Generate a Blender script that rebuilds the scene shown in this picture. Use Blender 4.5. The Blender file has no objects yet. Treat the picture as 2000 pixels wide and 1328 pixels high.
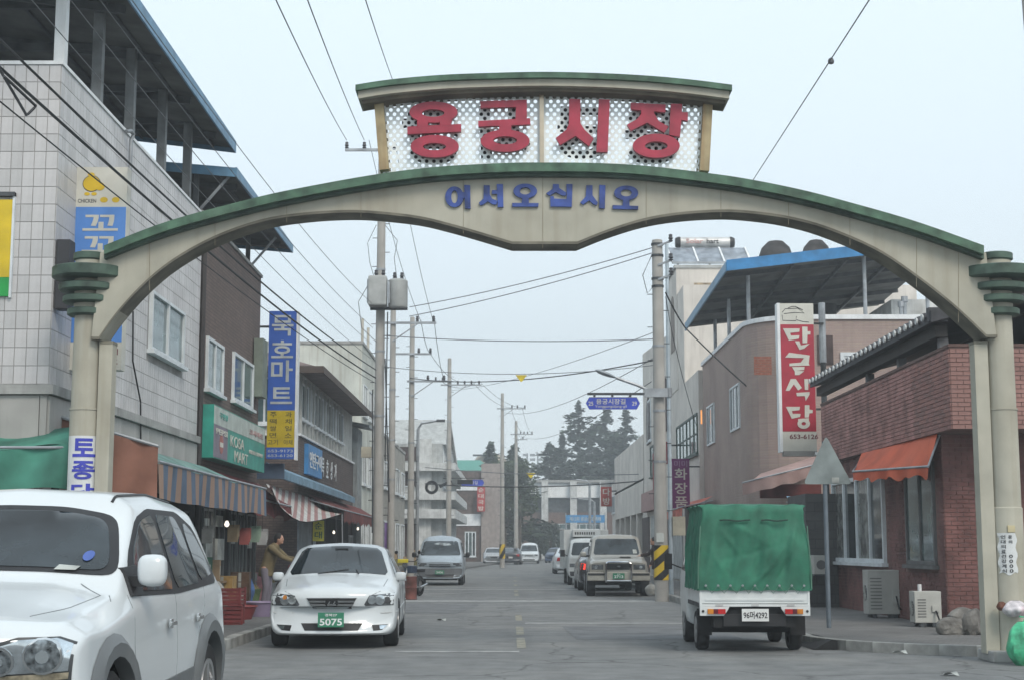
import bpy, bmesh, math, random
from mathutils import Vector, Matrix
from mathutils.bvhtree import BVHTree
random.seed(7)
R = math.radians
SC = bpy.context.scene
COL = SC.collection

# ---------------------------------------------------------------- camera
F = 3000.0          # focal length in pixels of the 2000 px wide photograph
CH = 1.4            # eye height
PITCH = math.atan(406 / F)
cam_d = bpy.data.cameras.new('camera')
cam_d.sensor_width = 23.6
cam_d.lens = 23.6 * F / 2000
cam_d.clip_start = 0.1
cam_d.clip_end = 3000
cam = bpy.data.objects.new('camera', cam_d)
COL.objects.link(cam)
cam.location = (0, 0, CH)
cam.rotation_euler = (R(90) + PITCH, 0, 0)
SC.camera = cam

# ---------------------------------------------------------------- light
w = bpy.data.worlds.new('World')
SC.world = w
w.use_nodes = True
nt = w.node_tree
bg = nt.nodes['Background']
sky = nt.nodes.new('ShaderNodeTexSky')
sky.sky_type = 'NISHITA'
sky.sun_disc = False
sky.sun_elevation = R(42)
sky.sun_rotation = R(154)
sky.dust_density = 2.0
mixn = nt.nodes.new('ShaderNodeMix')
mixn.data_type = 'RGBA'
mixn.inputs['Factor'].default_value = 0.93
# the overcast veil: paler towards the top, greyer at the horizon
tc = nt.nodes.new('ShaderNodeTexCoord')
sep = nt.nodes.new('ShaderNodeSeparateXYZ')
ramp = nt.nodes.new('ShaderNodeValToRGB')
ramp.color_ramp.elements[0].position = 0.0
ramp.color_ramp.elements[0].color = (0.73, 0.80, 0.825, 1)
ramp.color_ramp.elements[1].position = 0.30
ramp.color_ramp.elements[1].color = (0.68, 0.785, 0.86, 1)
mul = nt.nodes.new('ShaderNodeVectorMath')
mul.operation = 'SCALE'
mul.inputs['Scale'].default_value = 8.6
nt.links.new(tc.outputs['Generated'], sep.inputs[0])
nt.links.new(sep.outputs['Z'], ramp.inputs[0])
nt.links.new(ramp.outputs[0], mul.inputs[0])
nt.links.new(sky.outputs[0], mixn.inputs['A'])
nt.links.new(mul.outputs[0], mixn.inputs['B'])
nt.links.new(mixn.outputs['Result'], bg.inputs[0])
bg.inputs[1].default_value = 0.11
sun_d = bpy.data.lights.new('sun', 'SUN')
sun_d.energy = 1.5
sun_d.angle = R(22)
sun_d.color = (1.0, 0.91, 0.80)
sun = bpy.data.objects.new('sun', sun_d)
COL.objects.link(sun)
sun.rotation_euler = (R(48), 0, R(26))
SC.view_settings.view_transform = 'Standard'
SC.view_settings.look = 'None'
SC.view_settings.gamma = 1
SC.view_settings.use_curve_mapping = False
SC.view_settings.exposure = 0.66
SC.render.engine = 'CYCLES'
SC.cycles.max_bounces = 5
SC.cycles.volume_bounces = 0

# ---------------------------------------------------------------- measuring the place
_s, _c = math.sin(PITCH), math.cos(PITCH)
def _d(px, py):
    v = 664 - py
    return (px - 1000.0, F * _c - v * _s, F * _s + v * _c)
def U(px, py, Y):
    a, b, c = _d(px, py)
    return Vector((a / b * Y, Y, CH + c / b * Y))
def UX(px, py, X):
    a, b, c = _d(px, py)
    return U(px, py, X * b / a)
def G(px, py, z=0.0):
    a, b, c = _d(px, py)
    return U(px, py, (z - CH) * b / c)
def zat(py, Y):
    return U(1000, py, Y).z

# ---------------------------------------------------------------- materials
_M = {}
def M(name, rgb, rough=0.85, metal=0.0, var=0.12, scale=3.0, streak=0.0, bump=0.0, bscale=40.0, spec=0.4, emit=0.0,
      brick=None, dirt=None, dirtamt=0.0, coat=0.0):
    if name in _M: return _M[name]
    m = bpy.data.materials.new(name)
    m.use_nodes = True
    t = m.node_tree
    L = t.links.new
    b = t.nodes['Principled BSDF']
    b.inputs['Roughness'].default_value = rough
    b.inputs['Metallic'].default_value = metal
    b.inputs['Specular IOR Level'].default_value = spec
    b.inputs['Coat Weight'].default_value = coat
    tcn = t.nodes.new('ShaderNodeTexCoord')
    base = tuple(rgb) + (1,)
    def mix(f, a, bb, mode='MIX'):
        n = t.nodes.new('ShaderNodeMix'); n.data_type = 'RGBA'; n.blend_type = mode
        if isinstance(f, (int, float)): n.inputs['Factor'].default_value = f
        else: L(f, n.inputs['Factor'])
        for s, v in (('A', a), ('B', bb)):
            if isinstance(v, tuple): n.inputs[s].default_value = v
            else: L(v, n.inputs[s])
        return n.outputs['Result']
    def noise(sc, det=4, vec=None):
        n = t.nodes.new('ShaderNodeTexNoise')
        n.inputs['Scale'].default_value = sc; n.inputs['Detail'].default_value = det
        L(vec if vec is not None else tcn.outputs['Object'], n.inputs['Vector'])
        return n
    def ramp_(src, lo, hi):
        n = t.nodes.new('ShaderNodeMapRange')
        n.inputs['From Min'].default_value = lo; n.inputs['From Max'].default_value = hi
        L(src, n.inputs['Value'])
        return n.outputs['Result']
    col = base
    hsrc = None
    if brick:
        bw, bh, mort, mcol, c2 = brick
        sp = t.nodes.new('ShaderNodeSeparateXYZ'); L(tcn.outputs['Object'], sp.inputs[0])
        ad = t.nodes.new('ShaderNodeMath'); ad.operation = 'ADD'; L(sp.outputs['X'], ad.inputs[0]); L(sp.outputs['Y'], ad.inputs[1])
        cb = t.nodes.new('ShaderNodeCombineXYZ'); L(ad.outputs[0], cb.inputs['X']); L(sp.outputs['Z'], cb.inputs['Y'])
        br = t.nodes.new('ShaderNodeTexBrick')
        br.inputs['Scale'].default_value = 1.0
        br.inputs['Brick Width'].default_value = bw; br.inputs['Row Height'].default_value = bh
        br.inputs['Mortar Size'].default_value = mort
        br.inputs['Color1'].default_value = base; br.inputs['Color2'].default_value = tuple(c2) + (1,)
        br.inputs['Mortar'].default_value = tuple(mcol) + (1,)
        L(cb.outputs[0], br.inputs['Vector'])
        col = br.outputs['Color']; hsrc = br.outputs['Fac']
    n1 = noise(scale, 6)
    k = tuple(max(0, c * (1 - var * 2.2)) for c in rgb) + (1,)
    hi = tuple(min(1, c * (1 + var * 1.5)) for c in rgb) + (1,)
    if brick:
        col = mix(ramp_(n1.outputs['Fac'], 0.35, 0.7), mix(var * 1.5, col, (0, 0, 0, 1)), col)
    else:
        col = mix(ramp_(n1.outputs['Fac'], 0.3, 0.7), k, hi)
    if streak:
        mp = t.nodes.new('ShaderNodeMapping'); mp.inputs['Scale'].default_value = (5, 5, 0.25)
        L(tcn.outputs['Object'], mp.inputs['Vector'])
        n2 = noise(1.6, 6, mp.outputs[0])
        fac = ramp_(n2.outputs['Fac'], 0.5, 0.78)
        mm = t.nodes.new('ShaderNodeMath'); mm.operation = 'MULTIPLY'; L(fac, mm.inputs[0]); mm.inputs[1].default_value = streak
        col = mix(mm.outputs[0], col, (tuple(dirt) + (1,)) if dirt else (0.07, 0.06, 0.05, 1))
    if dirtamt:
        n3 = noise(scale * 0.35, 8)
        fac = ramp_(n3.outputs['Fac'], 0.5, 0.72)
        mm = t.nodes.new('ShaderNodeMath'); mm.operation = 'MULTIPLY'; L(fac, mm.inputs[0]); mm.inputs[1].default_value = dirtamt
        col = mix(mm.outputs[0], col, (tuple(dirt) + (1,)) if dirt else (0.07, 0.06, 0.05, 1))
    L(col, b.inputs['Base Color']) if not isinstance(col, tuple) else None
    if isinstance(col, tuple): b.inputs['Base Color'].default_value = col
    if bump or hsrc is not None:
        bn = t.nodes.new('ShaderNodeBump'); bn.inputs['Strength'].default_value = bump or 0.5
        bn.inputs['Distance'].default_value = 0.02
        if hsrc is not None:
            bn.invert = True; L(hsrc, bn.inputs['Height'])
        else:
            L(noise(bscale, 8).outputs['Fac'], bn.inputs['Height'])
        L(bn.outputs[0], b.inputs['Normal'])
    if emit:
        b.inputs['Emission Color'].default_value = base; b.inputs['Emission Strength'].default_value = emit
    _M[name] = m
    return m

# ---------------------------------------------------------------- object helpers
ORG = {}
def setp(o, label=None, cat=None, group=None, kind=None):
    if label: o['label'] = label
    if cat: o['category'] = cat
    if group: o['group'] = group
    if kind: o['kind'] = kind
    return o
def thing(name, label, cat, loc=(0, 0, 0), rz=0.0, group=None):
    o = bpy.data.objects.new(name, None)
    o.empty_display_size = 0.3
    COL.objects.link(o)
    o.location = loc; o.rotation_euler = (0, 0, rz)
    ORG[o] = Vector(loc)
    return setp(o, label, cat, group)
def local(o):           # parts of this thing are written in its own coordinates
    ORG[o] = Vector((0, 0, 0)); return o
def link(me, name, parent=None, loc=None):
    o = bpy.data.objects.new(name, me)
    COL.objects.link(o)
    if parent is not None:
        o.parent = parent
        ORG[o] = ORG[parent]
    else:
        ORG[o] = Vector((0, 0, 0))
    if loc is not None: o.location = Vector(loc) - (ORG[parent] if parent is not None else Vector())
    return o
def copy_tree(o, parent=None, loc=None, rz=None, label=None):
    c = o.copy(); COL.objects.link(c)
    if parent is not None: c.parent = parent
    if loc is not None: c.location = loc
    if rz is not None: c.rotation_euler = (0, 0, rz)
    if label: c['label'] = label
    for ch in list(o.children): copy_tree(ch, c)
    return c

class MB:
    def __init__(s): s.v = []; s.f = []
    def add(s, vs, fs):
        n = len(s.v); s.v += [tuple(v) for v in vs]; s.f += [tuple(i + n for i in f) for f in fs]; return s
    def box(s, x0, x1, y0, y1, z0, z1):
        return s.add([(x0, y0, z0), (x1, y0, z0), (x1, y1, z0), (x0, y1, z0), (x0, y0, z1), (x1, y0, z1), (x1, y1, z1), (x0, y1, z1)],
                     [(0, 3, 2, 1), (4, 5, 6, 7), (0, 1, 5, 4), (1, 2, 6, 5), (2, 3, 7, 6), (3, 0, 4, 7)])
    def hexa(s, a, b):   # two quads (4 points each), a below b
        return s.add(list(a) + list(b), [(3, 2, 1, 0), (4, 5, 6, 7), (0, 1, 5, 4), (1, 2, 6, 5), (2, 3, 7, 6), (3, 0, 4, 7)])
    def bar(s, p, q, w_, h_=None, up=(0, 0, 1)):
        p = Vector(p); q = Vector(q); h_ = h_ or w_
        d = (q - p).normalized(); u = Vector(up)
        if abs(d.dot(u)) > 0.98: u = Vector((0, 1, 0))
        r = d.cross(u).normalized(); u = r.cross(d)
        r *= w_ / 2; u *= h_ / 2
        a = [p - r - u, p + r - u, p + r + u, p - r + u]; b = [q - r - u, q + r - u, q + r + u, q - r + u]
        return s.add(a + b, [(0, 1, 2, 3), (7, 6, 5, 4), (0, 4, 5, 1), (1, 5, 6, 2), (2, 6, 7, 3), (3, 7, 4, 0)])
    def tube(s, pts, r, n=8, r2=None, cap=True):
        pts = [Vector(p) for p in pts]; m = len(pts)
        vs = []
        prev = None
        for i, p in enumerate(pts):
            d = (pts[min(i + 1, m - 1)] - pts[max(i - 1, 0)]).normalized()
            u = Vector((0, 0, 1)) if abs(d.z) < 0.95 else Vector((0, 1, 0))
            a = d.cross(u).normalized(); b = a.cross(d)
            rr = r if r2 is None else r + (r2 - r) * i / (m - 1)
            vs += [p + a * rr * math.cos(2 * math.pi * k / n) + b * rr * math.sin(2 * math.pi * k / n) for k in range(n)]
        fs = [(i * n + k, i * n + (k + 1) % n, (i + 1) * n + (k + 1) % n, (i + 1) * n + k) for i in range(m - 1) for k in range(n)]
        if cap: fs += [tuple(range(n))[::-1], tuple((m - 1) * n + k for k in range(n))]
        return s.add(vs, fs)
    def lathe(s, prof, c=(0, 0, 0), n=20, axis='z', cap=True):   # prof: (radius, height)
        c = Vector(c); vs = []
        for r, h in prof:
            for k in range(n):
                a = 2 * math.pi * k / n
                x, y = r * math.cos(a), r * math.sin(a)
                vs.append(c + (Vector((x, y, h)) if axis == 'z' else Vector((h, x, y)) if axis == 'x' else Vector((x, h, y))))
        m = len(prof)
        fs = [(i * n + k, i * n + (k + 1) % n, (i + 1) * n + (k + 1) % n, (i + 1) * n + k) for i in range(m - 1) for k in range(n)]
        if cap: fs += [tuple(range(n))[::-1], tuple((m - 1) * n + k for k in range(n))]
        return s.add(vs, fs)
    def prism(s, poly, y0, y1, conv=None):    # poly in (x,z), extruded along y
        conv = conv or (lambda a, b, t: (a, t, b))
        n = len(poly)
        vs = [conv(a, b, y0) for a, b in poly] + [conv(a, b, y1) for a, b in poly]
        return s.add(vs, [tuple(range(n)), tuple(range(2 * n - 1, n - 1, -1))] + [(i, i + n, (i + 1) % n + n, (i + 1) % n) for i in range(n)])
    def strip(s, top, bot, y0, y1, conv=None):  # band between two polylines with equal counts
        conv = conv or (lambda a, b, t: (a, t, b))
        n = len(top)
        vs = [conv(*top[i], y0) for i in range(n)] + [conv(*bot[i], y0) for i in range(n)] + [conv(*top[i], y1) for i in range(n)] + [conv(*bot[i], y1) for i in range(n)]
        fs = []
        for i in range(n - 1):
            fs += [(i, i + 1, n + i + 1, n + i), (2 * n + i, 3 * n + i, 3 * n + i + 1, 2 * n + i + 1),
                   (i, 2 * n + i, 2 * n + i + 1, i + 1), (n + i, n + i + 1, 3 * n + i + 1, 3 * n + i)]
        fs += [(0, n, 3 * n, 2 * n), (n - 1, 3 * n - 1, 4 * n - 1, 2 * n - 1)]
        return s.add(vs, fs)
    def grid(s, fn, nu, nv):
        vs = [fn(i / nu, j / nv) for j in range(nv + 1) for i in range(nu + 1)]
        return s.add(vs, [(j * (nu + 1) + i, j * (nu + 1) + i + 1, (j + 1) * (nu + 1) + i + 1, (j + 1) * (nu + 1) + i) for j in range(nv) for i in range(nu)])
    def mesh(s, name, mat, off=(0, 0, 0), smooth=False, fixn=True, bevel=0.0):
        me = bpy.data.meshes.new(name)
        o = Vector(off)
        me.from_pydata([Vector(v) - o for v in s.v], [], s.f)
        if fixn or bevel:
            bm = bmesh.new(); bm.from_mesh(me)
            if fixn: bmesh.ops.recalc_face_normals(bm, faces=bm.faces)
            if bevel:
                bmesh.ops.bevel(bm, geom=[e for e in bm.edges if e.calc_face_angle(0) > 0.6], offset=bevel, segments=2, affect='EDGES', profile=0.6)
            bm.to_mesh(me); bm.free()
        me.materials.append(mat)
        if smooth:
            me.polygons.foreach_set('use_smooth', [True] * len(me.polygons))
            me.set_sharp_from_angle(angle=R(38))
        me.update()
        return me
    def build(s, name, mat, parent=None, smooth=False, label=None, cat=None, group=None, kind=None, fixn=True, bevel=0.0):
        me = s.mesh(name, mat, ORG[parent] if parent is not None else (0, 0, 0), smooth, fixn, bevel)
        o = link(me, name, parent)
        return setp(o, label, cat, group, kind)
def BOX(name, mat, parent, *a, **k): return MB().box(*a).build(name, mat, parent, **k)

def centred(o):      # put the origin of a single-mesh thing at its base
    vs = [v.co for v in o.data.vertices]
    c = Vector((sum(v.x for v in vs) / len(vs), sum(v.y for v in vs) / len(vs), min(v.z for v in vs)))
    o.data.transform(Matrix.Translation(-c)); o.location = c
    return o

def text_mesh(body, mat, bold=0.0, extr=0.02, spacing=1.0):
    c = bpy.data.curves.new('lettering', 'FONT'); c.body = body
    c.offset = bold; c.extrude = extr; c.space_character = spacing; c.resolution_u = 3
    o = bpy.data.objects.new('lettering', c); COL.objects.link(o)
    dg = bpy.context.evaluated_depsgraph_get()
    me = bpy.data.meshes.new_from_object(o.evaluated_get(dg))
    bpy.data.objects.remove(o); bpy.data.curves.remove(c)
    me.materials.clear(); me.materials.append(mat)
    return me
def text(body, org, right, up, w_, h_, mat, parent, name='lettering', bold=0.012, depth=0.01):
    """flat lettering stretched into a w x h box centred on org; right/up span its plane"""
    me = text_mesh(body, mat, bold, 0.5)
    xs = [v.co.x for v in me.vertices]; ys = [v.co.y for v in me.vertices]
    if not xs: return None
    cx, cy = (min(xs) + max(xs)) / 2, (min(ys) + max(ys)) / 2
    sx, sy = w_ / max(1e-3, max(xs) - min(xs)), h_ / max(1e-3, max(ys) - min(ys))
    r = Vector(right).normalized(); u = Vector(up).normalized(); n = r.cross(u)
    off = Vector(org) - ORG[parent]
    for v in me.vertices:
        a, b, c = v.co
        v.co = off + r * (a - cx) * sx + u * (b - cy) * sy + n * (c + 0.5) * depth
    me.name = name
    return link(me, name, parent)
def textcol(chars, org, right, up, w_, h_, pitch, mat, parent, **k):   # characters one below another
    for i, ch in enumerate(chars):
        if ch != ' ': text(ch, Vector(org) - Vector(up).normalized() * pitch * i, right, up, w_, h_, mat, parent, **k)

def ring(cx, cz, rx, rz, ix, iz, n=28):
    return ([(cx + rx * math.cos(2 * math.pi * k / n), cz + rz * math.sin(2 * math.pi * k / n)) for k in range(n + 1)],
            [(cx + ix * math.cos(2 * math.pi * k / n), cz + iz * math.sin(2 * math.pi * k / n)) for k in range(n + 1)])

# common materials
DARK = M('black_rubber', (0.012, 0.012, 0.013), 0.8, var=0.1)
IRON = M('weathered_iron', (0.06, 0.065, 0.07), 0.6, 0.3, var=0.3)
STEEL = M('galvanised_steel', (0.32, 0.34, 0.36), 0.5, 0.5, var=0.15)
WFRAME = M('white_aluminium', (0.62, 0.66, 0.68), 0.5, var=0.08)
GLASS = M('dark_window_glass', (0.03, 0.038, 0.042), 0.06, var=0.5, scale=1.3, spec=0.8)
GLASSC = M('curtained_glass', (0.20, 0.21, 0.20), 0.12, var=0.35, scale=4, streak=0.5, spec=0.7)
GLASSD = M('green_grey_glass', (0.07, 0.10, 0.10), 0.07, var=0.5, scale=1.7, spec=0.8)
GLASSB = M('bluish_window_glass', (0.10, 0.16, 0.17), 0.08, var=0.2, spec=0.8)
CONC = M('grey_concrete', (0.33, 0.33, 0.32), 0.9, var=0.12, streak=0.35, dirtamt=0.3, bump=0.15)
BLUEP = M('blue_paint', (0.035, 0.16, 0.36), 0.55, var=0.2, scale=6)
WHITE = M('white_paint', (0.72, 0.74, 0.75), 0.6, var=0.06, streak=0.15)

# ================================================================ ground, road, pavements
ASPH = M('worn_asphalt', (0.185, 0.19, 0.19), 0.9, var=0.10, scale=2.5, dirt=(0.25, 0.25, 0.24), dirtamt=0.5, bump=0.8, bscale=70)
BOX('ground', M('bare_ground', (0.22, 0.21, 0.19), 0.95, var=0.2, scale=0.4), None, -900, 900, -60, 1500, -0.5, -0.15, kind='structure')
LK = [(-3.95, 21.5), (-3.95, 60), (-3.6, 85), (-2.9, 105), (-1.5, 130), (1.5, 165), (8, 210), (20, 260)]     # left kerb line
RK = [(4.25, 23.0), (4.25, 60), (4.4, 85), (5.0, 105), (6.6, 130), (9.6, 165), (16, 210), (28, 260)]
mb = MB()
mb.add([(-60, -20, 0), (60, -20, 0), (60, 23.2, 0), (-60, 23.2, 0)], [(0, 1, 2, 3)])
for (a, b) in ((0, 1), (1, 2), (2, 3), (3, 4), (4, 5), (5, 6), (6, 7)):
    ya, yb = (23.2 if a == 0 else LK[a][1]), LK[b][1]
    mb.add([(LK[a][0] - 3, ya, 0), (RK[a][0] + 3, ya, 0), (RK[b][0] + 3, yb, 0), (LK[b][0] - 3, yb, 0)], [(0, 1, 2, 3)])
mb.build('road', ASPH, None, kind='structure')
PAVE = M('pavement_blocks', (0.20, 0.195, 0.19), 0.9, brick=(0.22, 0.11, 0.008, (0.1, 0.1, 0.095), (0.16, 0.155, 0.15)), var=0.2, scale=0.8, bump=0.4)
# brick texture on a level sheet needs its own mapping
def pave_fix(m):
    t = m.node_tree
    for n in t.nodes:
        if n.type == 'COMBXYZ':
            sp = [k for k in t.nodes if k.type == 'SEPXYZ'][0]
            t.links.new(sp.outputs['X'], n.inputs['X']); t.links.new(sp.outputs['Y'], n.inputs['Y'])
pave_fix(PAVE)
KERB = M('kerb_stone', (0.30, 0.30, 0.285), 0.9, var=0.18, scale=4, dirtamt=0.4)
def pavement(line, side, wid):
    mb = MB()
    p = [(x + side * 0.16, y) for x, y in line]; q = [(x + side * wid, y) for x, y in line]
    for i in range(len(line) - 1):
        a, b, c, d = p[i], p[i + 1], q[i + 1], q[i]
        mb.hexa([(a[0], a[1], -0.14), (b[0], b[1], -0.14), (c[0], c[1], -0.14), (d[0], d[1], -0.14)],
                [(a[0], a[1], 0.12), (b[0], b[1], 0.12), (c[0], c[1], 0.12), (d[0], d[1], 0.12)])
    o = mb.build('pavement', PAVE, None, kind='structure')
    stone = MB().box(-0.08, 0.08, 0.006, 0.994, -0.1, 0.15).mesh('kerb_stone', KERB, bevel=0.012)
    for i in range(len(line) - 1):
        a, b = Vector(line[i]), Vector(line[i + 1])
        n = int((b - a).length); ang = math.atan2(-(b.x - a.x), b.y - a.y)
        for k in range(n):
            if a.y + k > 90: break
            s = link(stone, 'kerb_stone', o); c = a.lerp(b, k / n)
            s.location = (c.x + side * 0.08, c.y, random.uniform(-0.01, 0.008)); s.rotation_euler = (0, 0, ang + random.uniform(-0.006, 0.006))
    return o
def road_detail(m):
    t = m.node_tree; L = t.links.new; b = t.nodes['Principled BSDF']
    src = b.inputs['Base Color'].links[0].from_socket
    tcn = [n for n in t.nodes if n.type == 'TEX_COORD'][0]
    def mixc(fac, a, col, mode='MIX'):
        n = t.nodes.new('ShaderNodeMix'); n.data_type = 'RGBA'; n.blend_type = mode
        L(fac, n.inputs['Factor']); L(a, n.inputs['A']); n.inputs['B'].default_value = col
        return n.outputs['Result']
    def rng(s, a, c, lo=0.0, hi=1.0):
        n = t.nodes.new('ShaderNodeMapRange'); n.inputs['From Min'].default_value = a; n.inputs['From Max'].default_value = c
        n.inputs['To Min'].default_value = lo; n.inputs['To Max'].default_value = hi; L(s, n.inputs['Value']); return n.outputs['Result']
    # distorted cell edges: cracks
    nz = t.nodes.new('ShaderNodeTexNoise'); nz.inputs['Scale'].default_value = 1.2; nz.inputs['Detail'].default_value = 5; L(tcn.outputs['Object'], nz.inputs['Vector'])
    vm = t.nodes.new('ShaderNodeVectorMath'); vm.operation = 'MULTIPLY_ADD'; L(nz.outputs['Color'], vm.inputs[0]); vm.inputs[1].default_value = (1.1, 1.1, 0); L(tcn.outputs['Object'], vm.inputs[2])
    vo = t.nodes.new('ShaderNodeTexVoronoi'); vo.feature = 'DISTANCE_TO_EDGE'; vo.inputs['Scale'].default_value = 0.33; L(vm.outputs[0], vo.inputs['Vector'])
    col = mixc(rng(vo.outputs['Distance'], 0.0, 0.012, 0.75, 0.0), src, (0.06, 0.06, 0.06, 1))
    # darker wheel tracks and oily middle, stretched along the street
    mp = t.nodes.new('ShaderNodeMapping'); mp.inputs['Scale'].default_value = (1.1, 0.06, 1); L(tcn.outputs['Object'], mp.inputs['Vector'])
    n2 = t.nodes.new('ShaderNodeTexNoise'); n2.inputs['Scale'].default_value = 1.0; n2.inputs['Detail'].default_value = 6; L(mp.outputs[0], n2.inputs['Vector'])
    col = mixc(rng(n2.outputs['Fac'], 0.48, 0.72, 0.0, 0.45), col, (0.11, 0.112, 0.115, 1))
    # pale dust drifts and grit
    n3 = t.nodes.new('ShaderNodeTexNoise'); n3.inputs['Scale'].default_value = 0.28; n3.inputs['Detail'].default_value = 9; n3.inputs['Roughness'].default_value = 0.7; L(tcn.outputs['Object'], n3.inputs['Vector'])
    col = mixc(rng(n3.outputs['Fac'], 0.52, 0.68, 0.0, 0.55), col, (0.30, 0.295, 0.28, 1))
    n4 = t.nodes.new('ShaderNodeTexNoise'); n4.inputs['Scale'].default_value = 22; n4.inputs['Detail'].default_value = 4; L(tcn.outputs['Object'], n4.inputs['Vector'])
    col = mixc(rng(n4.outputs['Fac'], 0.55, 0.72, 0.0, 0.5), col, (0.10, 0.10, 0.10, 1))
    L(col, b.inputs['Base Color'])
road_detail(ASPH)
pavement(LK, -1, 60)
pavement(RK, 1, 60)
# rounded front edge of the pavements at the side street
for sx, x0 in ((-1, -4.11), (1, 4.41)):
    mb = MB()
    y1 = 21.5 if sx < 0 else 23.0
    pts = [(x0, y1 + 0.003)]
    for k in range(0, 9):
        a = k / 8 * math.pi / 2
        pts.append((x0 + sx * (2.6 - 2.6 * math.cos(a)), y1 - 2.6 * math.sin(a)))
    pts += [(x0 + sx * 56, y1 - 2.6), (x0 + sx * 56, y1 + 0.003)]
    if sx > 0: pts = [(x, y) for x, y in pts]
    mb.prism(pts, -0.14, 0.118, conv=lambda a, b, t: (a, b, t))
    o = mb.build('pavement', PAVE, None, kind='structure')
    km = MB()
    prev = None
    stone = MB().box(-0.07, 0.07, -0.25, 0.25, -0.1, 0.14).mesh('kerb_stone', KERB, bevel=0.012)
    for k in range(9):
        a = (k + 0.5) / 9 * math.pi / 2
        s = link(stone, 'kerb_stone', o)
        s.location = (x0 + sx * (2.6 - 2.68 * math.cos(a)), y1 - 2.68 * math.sin(a), 0)
        s.rotation_euler = (0, 0, -sx * (math.pi - a) if sx < 0 else -a * 1.0)
        s.rotation_euler = (0, 0, (-a if sx < 0 else a))
    for k in range(12):
        s = link(stone, 'kerb_stone', o)
        s.location = (x0 + sx * (2.88 + 0.51 * k), y1 - 2.68, 0); s.rotation_euler = (0, 0, R(90))
# worn painted markings
MARK = M('worn_white_marking', (0.31, 0.315, 0.31), 0.85, var=0.2, scale=5, dirt=(0.2, 0.2, 0.2), dirtamt=0.9)
MARKY = M('worn_yellow_marking', (0.245, 0.235, 0.19), 0.85, var=0.2, scale=5, dirt=(0.2, 0.2, 0.2), dirtamt=0.8)
def mark(pts, mat, name='road_marking'):
    MB().add([(x, y, 0.004) for x, y in pts], [tuple(range(len(pts)))]).build(name, mat, None, kind='structure')
def rect(x0, x1, y0, y1): return [(x0, y0), (x1, y0), (x1, y1), (x0, y1)]
mark(rect(-1.6, 0.1, 21.2, 21.5), MARK)
mark(rect(0.25, 3.6, 29.2, 29.6), MARK)
mark(rect(-3.4, 3.8, 41.0, 42.2), MARK)
mark(rect(-3.2, 4.0, 53.0, 53.7), MARK)
for y0 in (22.0, 25.5, 30.4, 46.0, 50.0, 58, 66, 74):
    mark(rect(0.07, 0.2, y0, y0 + 2.6), MARKY)
mark(rect(-0.9, -0.8, 5, 5.01), MARK) if False else None
# repaired asphalt patches
PATCH = M('asphalt_patch', (0.155, 0.16, 0.165), 0.95, var=0.15, scale=2, bump=0.4)
mark([(-3.7, 34), (-1.2, 33.4), (-0.8, 38.8), (-3.6, 40)], PATCH, 'asphalt_patch')
mark([(1.0, 24.2), (3.6, 24.4), (3.5, 28.6), (0.9, 28.2)], PATCH, 'asphalt_patch')

# ================================================================ market arch
BEIGE = M('beige_painted_steel', (0.40, 0.385, 0.32), 0.75, var=0.07, scale=2.0, streak=0.25, dirt=(0.16, 0.12, 0.06), dirtamt=0.22)
GREEN = M('green_painted_steel', (0.06, 0.125, 0.08), 0.6, var=0.25, scale=5, dirt=(0.12, 0.16, 0.12), dirtamt=0.3)
GREEND = M('dark_green_steel', (0.055, 0.092, 0.07), 0.6, var=0.25, scale=5)
RED = M('dark_red_letter', (0.34, 0.022, 0.05), 0.45, var=0.12, scale=5, coat=0.2)
REDS = M('letter_back', (0.02, 0.012, 0.014), 0.8)
BLUEL = M('blue_letter', (0.035, 0.07, 0.27), 0.5, var=0.25, scale=6)
AY = 19.6
arch = thing('market_arch', 'beige steel market arch with green caps and red Korean lettering spanning the street', 'arch', (0.37, AY, 0))
def lerp_poly(poly, x):
    for (a, b), (c, d) in zip(poly, poly[1:]):
        if a <= x <= c: return b + (d - b) * (x - a) / (c - a)
    return poly[0][1] if x < poly[0][0] else poly[-1][1]
def smooth_poly(poly, n=6):
    out = []
    P = [poly[0]] + poly + [poly[-1]]
    for i in range(1, len(P) - 2):
        for k in range(n):
            t = k / n
            q = []
            for j in (0, 1):
                a, b, c, d = P[i - 1][j], P[i][j], P[i + 1][j], P[i + 2][j]
                q.append(0.5 * (2 * b + (c - a) * t + (2 * a - 5 * b + 4 * c - d) * t * t + (3 * b - a - 3 * c + d) * t ** 3))
            out.append(tuple(q))
    return out + [poly[-1]]
ctop = smooth_poly([(203, 480), (330, 432), (493, 388), (600, 365), (742, 340), (860, 326), (988, 319), (1062, 318), (1160, 319), (1255, 324), (1378, 338), (1460, 350), (1560, 370), (1650, 393), (1786, 432), (1922, 480)])
cbot = [(196, 672), (212, 672), (240, 632), (290, 576), (350, 526), (430, 481), (520, 449), (600, 436), (680, 431), (740, 433), (820, 442), (880, 456), (940, 473), (1000, 491), (1125, 491), (1180, 469), (1250, 447), (1320, 435), (1400, 430), (1460, 433), (1530, 443), (1600, 462), (1690, 500), (1760, 545), (1840, 607), (1905, 668), (1926, 668)]
_i = [i for i, p in enumerate(cbot) if p[0] in (1000, 1125)]
cbot = cbot[:1] + smooth_poly(cbot[1:_i[0] + 1], 4) + smooth_poly(cbot[_i[1]:-1], 4) + cbot[-1:]
xs = sorted(set([x for x, _ in cbot] + [196 + 30 * k for k in range(58)] + [1926]))
def W(px, py, y=AY - 0.22):
    p = U(px, py, y); return (p.x, p.z)
top = [W(x, lerp_poly(ctop, x) + 14) for x in xs]; bot = [W(x, lerp_poly(cbot, x) - 1, AY + 0.22) for x in xs]
MB().strip(top, bot, AY - 0.22, AY + 0.22).build('beam', BEIGE, arch)
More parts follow.
